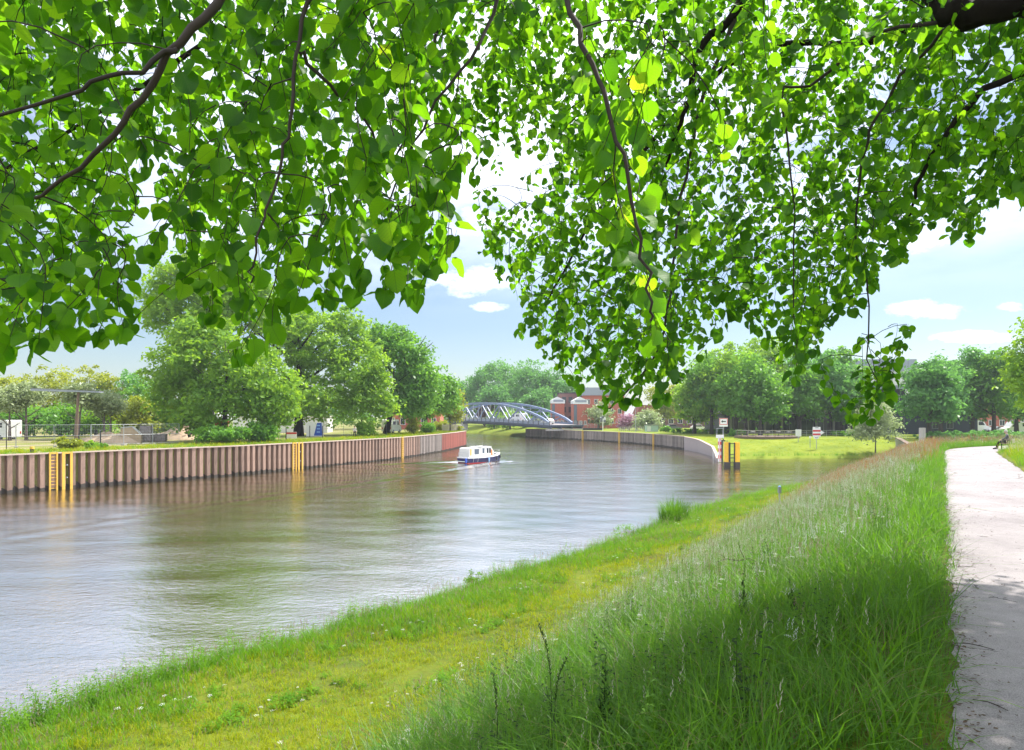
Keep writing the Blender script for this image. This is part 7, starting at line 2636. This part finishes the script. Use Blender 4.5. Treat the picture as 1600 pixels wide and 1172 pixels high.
shr = [tuft_mesh('grass_tuft', 14, 0.30, 0.10, 0.0045, ['grass_shore'], 31, .6), tuft_mesh('grass_tuft', 12, 0.40, 0.10, 0.0045, ['grass_shore'], 32, .5),
       tuft_mesh('grass_tuft', 8, 0.36, 0.10, 0.0045, ['grass_shore', 'seed_purple'], 33, .5, seeds=2, seed_len=.09, seed_w=.007)]
scatter('shore_grass', bank_grid(-6, 90, .5, 8, 16, .25, d_shore, name='shore_grass'), shr, 46, 5, .7, 1.3)
def d_clover(s, t):
    w = shore(s)
    if not 5.5 < t < w - 1.5 or s < -3:
        return 0.0
    return max(0, math.sin(s * .77 + 1.9 * t) * math.sin(t * 1.1 - s * .41) - .25) * 1.4


clv = [tuft_mesh('herb', 5, 0.14, 0.16, 0.005, ['grass_shore'], 47, .8, broad=9), tuft_mesh('herb', 8, 0.18, 0.14, 0.005, ['grass_tall', 'petal_white'], 48, .8, flowers=1)]
scatter('mixed_herbs', bank_grid(-3, 90, .5, 5.5, 15, .25, d_clover, name='mixed_herbs'), clv, 14, 14, .7, 1.4)
hrb = [tuft_mesh('herb', 0, 0.42, 0.14, 0.003, ['grass_shore'], 41, broad=6), tuft_mesh('herb', 0, 0.55, 0.12, 0.003, ['grass_shore'], 42, broad=5)]
scatter('shore_herbs', bank_grid(-6, 90, .5, 9, 16, .25, d_herb, name='shore_herbs'), hrb, 15, 6, .6, 1.35)
drk = [tuft_mesh('herb', 0, 0.85, 0.10, 0.003, ['stalk_dark'], 43, broad=4), tuft_mesh('herb', 0, 0.75, 0.12, 0.003, ['grass_tall'], 44, broad=5)]
scatter('tall_herbs', bank_grid(4, 70, .5, .5, 7, .25, d_dark, name='tall_herbs'), drk, 9, 7, .65, 1.25)
srl = [tuft_mesh('sorrel', 2, 0.6, .12, .003, ['grass_tall', 'sorrel_red'], 45, .4, seeds=4, seed_len=.22, seed_w=.014), tuft_mesh('sorrel', 2, 0.6, .12, .003, ['grass_tall', 'seed_purple'], 46, .4, seeds=5, seed_len=.16, seed_w=.012)]
scatter('flowering_sorrel', bank_grid(28, 110, .5, .3, 8, .25, d_sorrel, name='flowering_sorrel'), srl, 16, 8, .8, 1.35)


def d_verge(s, t):
    return min(1, max(0, (-t - 2.85) / .6)) * (1 if -t < 14 else 0.3)


Sx2 = np.arange(12, 57.1, .6); Tx2 = np.array([-2.85, -3.1, -3.4, -3.8, -4.2, -5.2, -7, -10, -14, -20])
V, D = [], []
for s in Sx2:
    for t in Tx2:
        p = st(s, t); V.append((p.x, p.y, zverge(s, t))); D.append(d_verge(s, t) * float(np.interp(s, [12, 30, 57], [1, .8, .6])))
i, j = np.meshgrid(np.arange(len(Sx2) - 1), np.arange(len(Tx2) - 1), indexing='ij')
a = (i * len(Tx2) + j).ravel(); n = len(Tx2)
ver = [tuft_mesh('grass_tuft', 12, 0.55, 0.12, 0.005, ['grass_shore', 'seed_pale'], 51, .6), tuft_mesh('grass_tuft', 9, 0.62, 0.12, 0.005, ['grass_mown', 'seed_pale'], 52, .5, seeds=4, seed_len=.13, seed_w=.012)]
scatter('verge_grass', npmesh('verge_grass', np.array(V), np.stack([a, a + 1, a + n + 1, a + n], 1), np.array(D), 'density'), ver, 16, 9, .7, 1.25)

# far lawns: coarse tufts so that their edges are grass, not a line
def area(name, poly_pts, z, dens=1.0, zs=None):
    V = [(x, y, z if zs is None else zs[k]) for k, (x, y) in enumerate(poly_pts)]
    tris = tessellate_polygon([[Vector(p) for p in V]])
    f = []
    for t in tris:
        A, B, Cc = (Vector(V[q]) for q in t)
        f.append(t if (B - A).cross(Cc - A).z > 0 else (t[0], t[2], t[1]))
    return npmesh(name, np.array(V), np.array(f), np.full(len(V), dens), 'density')


far_t = [tuft_mesh('grass_tuft', 10, 0.26, .22, .012, ['grass_shore'], 61, .7), tuft_mesh('grass_tuft', 10, 0.34, .2, .012, ['grass_mown'], 62, .6)]
inn = offset_line(WALL_L, 0.5); out_ = offset_line(WALL_L, 9.0)
scatter('quay_grass', area('quay_grass', inn + out_[::-1], LEFT_Z), far_t, 5, 10, .6, 1.5)
wd = [tuft_mesh('herb', 6, 0.5, .25, .014, ['grass_shore'], 63, .7, broad=4), tuft_mesh('herb', 4, 0.7, .25, .014, ['grass_tall'], 64, .6, broad=5)]
pl = [(33.2, 100.3), (40, 101.4), (48, 102.0), (57, 102.4), (70, 103.0), (90, 103.8), (90, 105.4), (70, 104.6), (57, 104.0), (48, 103.6), (40, 103.0), (33.4, 101.9)]
scatter('waterside_weeds', area('waterside_weeds', pl, .45), wd, 3.2, 11, .5, 1.3)
lt = [tuft_mesh('grass_tuft', 9, 0.16, .25, .012, ['grass_mown'], 65, .8)]
V2 = []
lawn_me = bpy.data.objects['lawn_slope'].data
nv = len(lawn_me.vertices)
co = np.empty(nv * 3, dtype=np.float32); lawn_me.vertices.foreach_get('co', co)
co = co.reshape(-1, 3)
fq = np.array([tuple(p.vertices) for p in lawn_me.polygons if all(co[v_][2] > 0.2 for v_ in p.vertices) and max(co[v_][0] for v_ in p.vertices) < 95])
scatter('lawn_grass', npmesh('lawn_grass', co, fq, np.ones(nv), 'density'), lt, 2.2, 12, .6, 1.4)

# dead leaves and bits of twig blown against the path's edges
def litter():
    g = random.Random(4)
    V, Fq = [], []
    for _ in range(3600):
        s = g.uniform(3.5, 22) if g.random() < .8 else g.uniform(3.5, 45)
        if g.random() < .62:
            t = abs(g.gauss(0, .14)) * (1 if g.random() < .3 else -1) + .05
        else:
            t = g.uniform(-2.8, 0)
            if g.random() < .5:
                continue
        p = st(s, t); z = 4.014 + g.uniform(0, .008)
        a = g.uniform(0, 6.28); l_, w_ = g.uniform(.010, .032), g.uniform(.004, .014)
        c_, s_ = math.cos(a), math.sin(a)
        k = len(V)
        for (u_, v_) in ((-l_, 0), (0, -w_), (l_, 0), (0, w_)):
            V.append((p.x + u_ * c_ - v_ * s_, p.y + u_ * s_ + v_ * c_, z + g.uniform(0, .012)))
        Fq.append((k, k + 1, k + 2, k + 3))
    o = link('leaf_litter', npmesh('leaf_litter', np.array(V), np.array(Fq)), 'dead_leaf')
    tag(o, kind='stuff')


litter()

# ------------------------------------------------------------------ summer haze between here and the far bank
HAZE = 0.00026
m, nt, out = newmat('haze_air')
pv_ = N(nt, 'ShaderNodeVolumePrincipled')
pv_.inputs['Color'].default_value = (0.86, 0.93, 1.0, 1)
pv_.inputs['Density'].default_value = HAZE
pv_.inputs['Anisotropy'].default_value = 0.2
L(nt, pv_.outputs[0], out.inputs['Volume'])
mb = MB(); mb.box(0, 2170, -3.2, 9400, 4880, 41.0)
tag(mb.build('haze', 'haze_air'), kind='stuff')
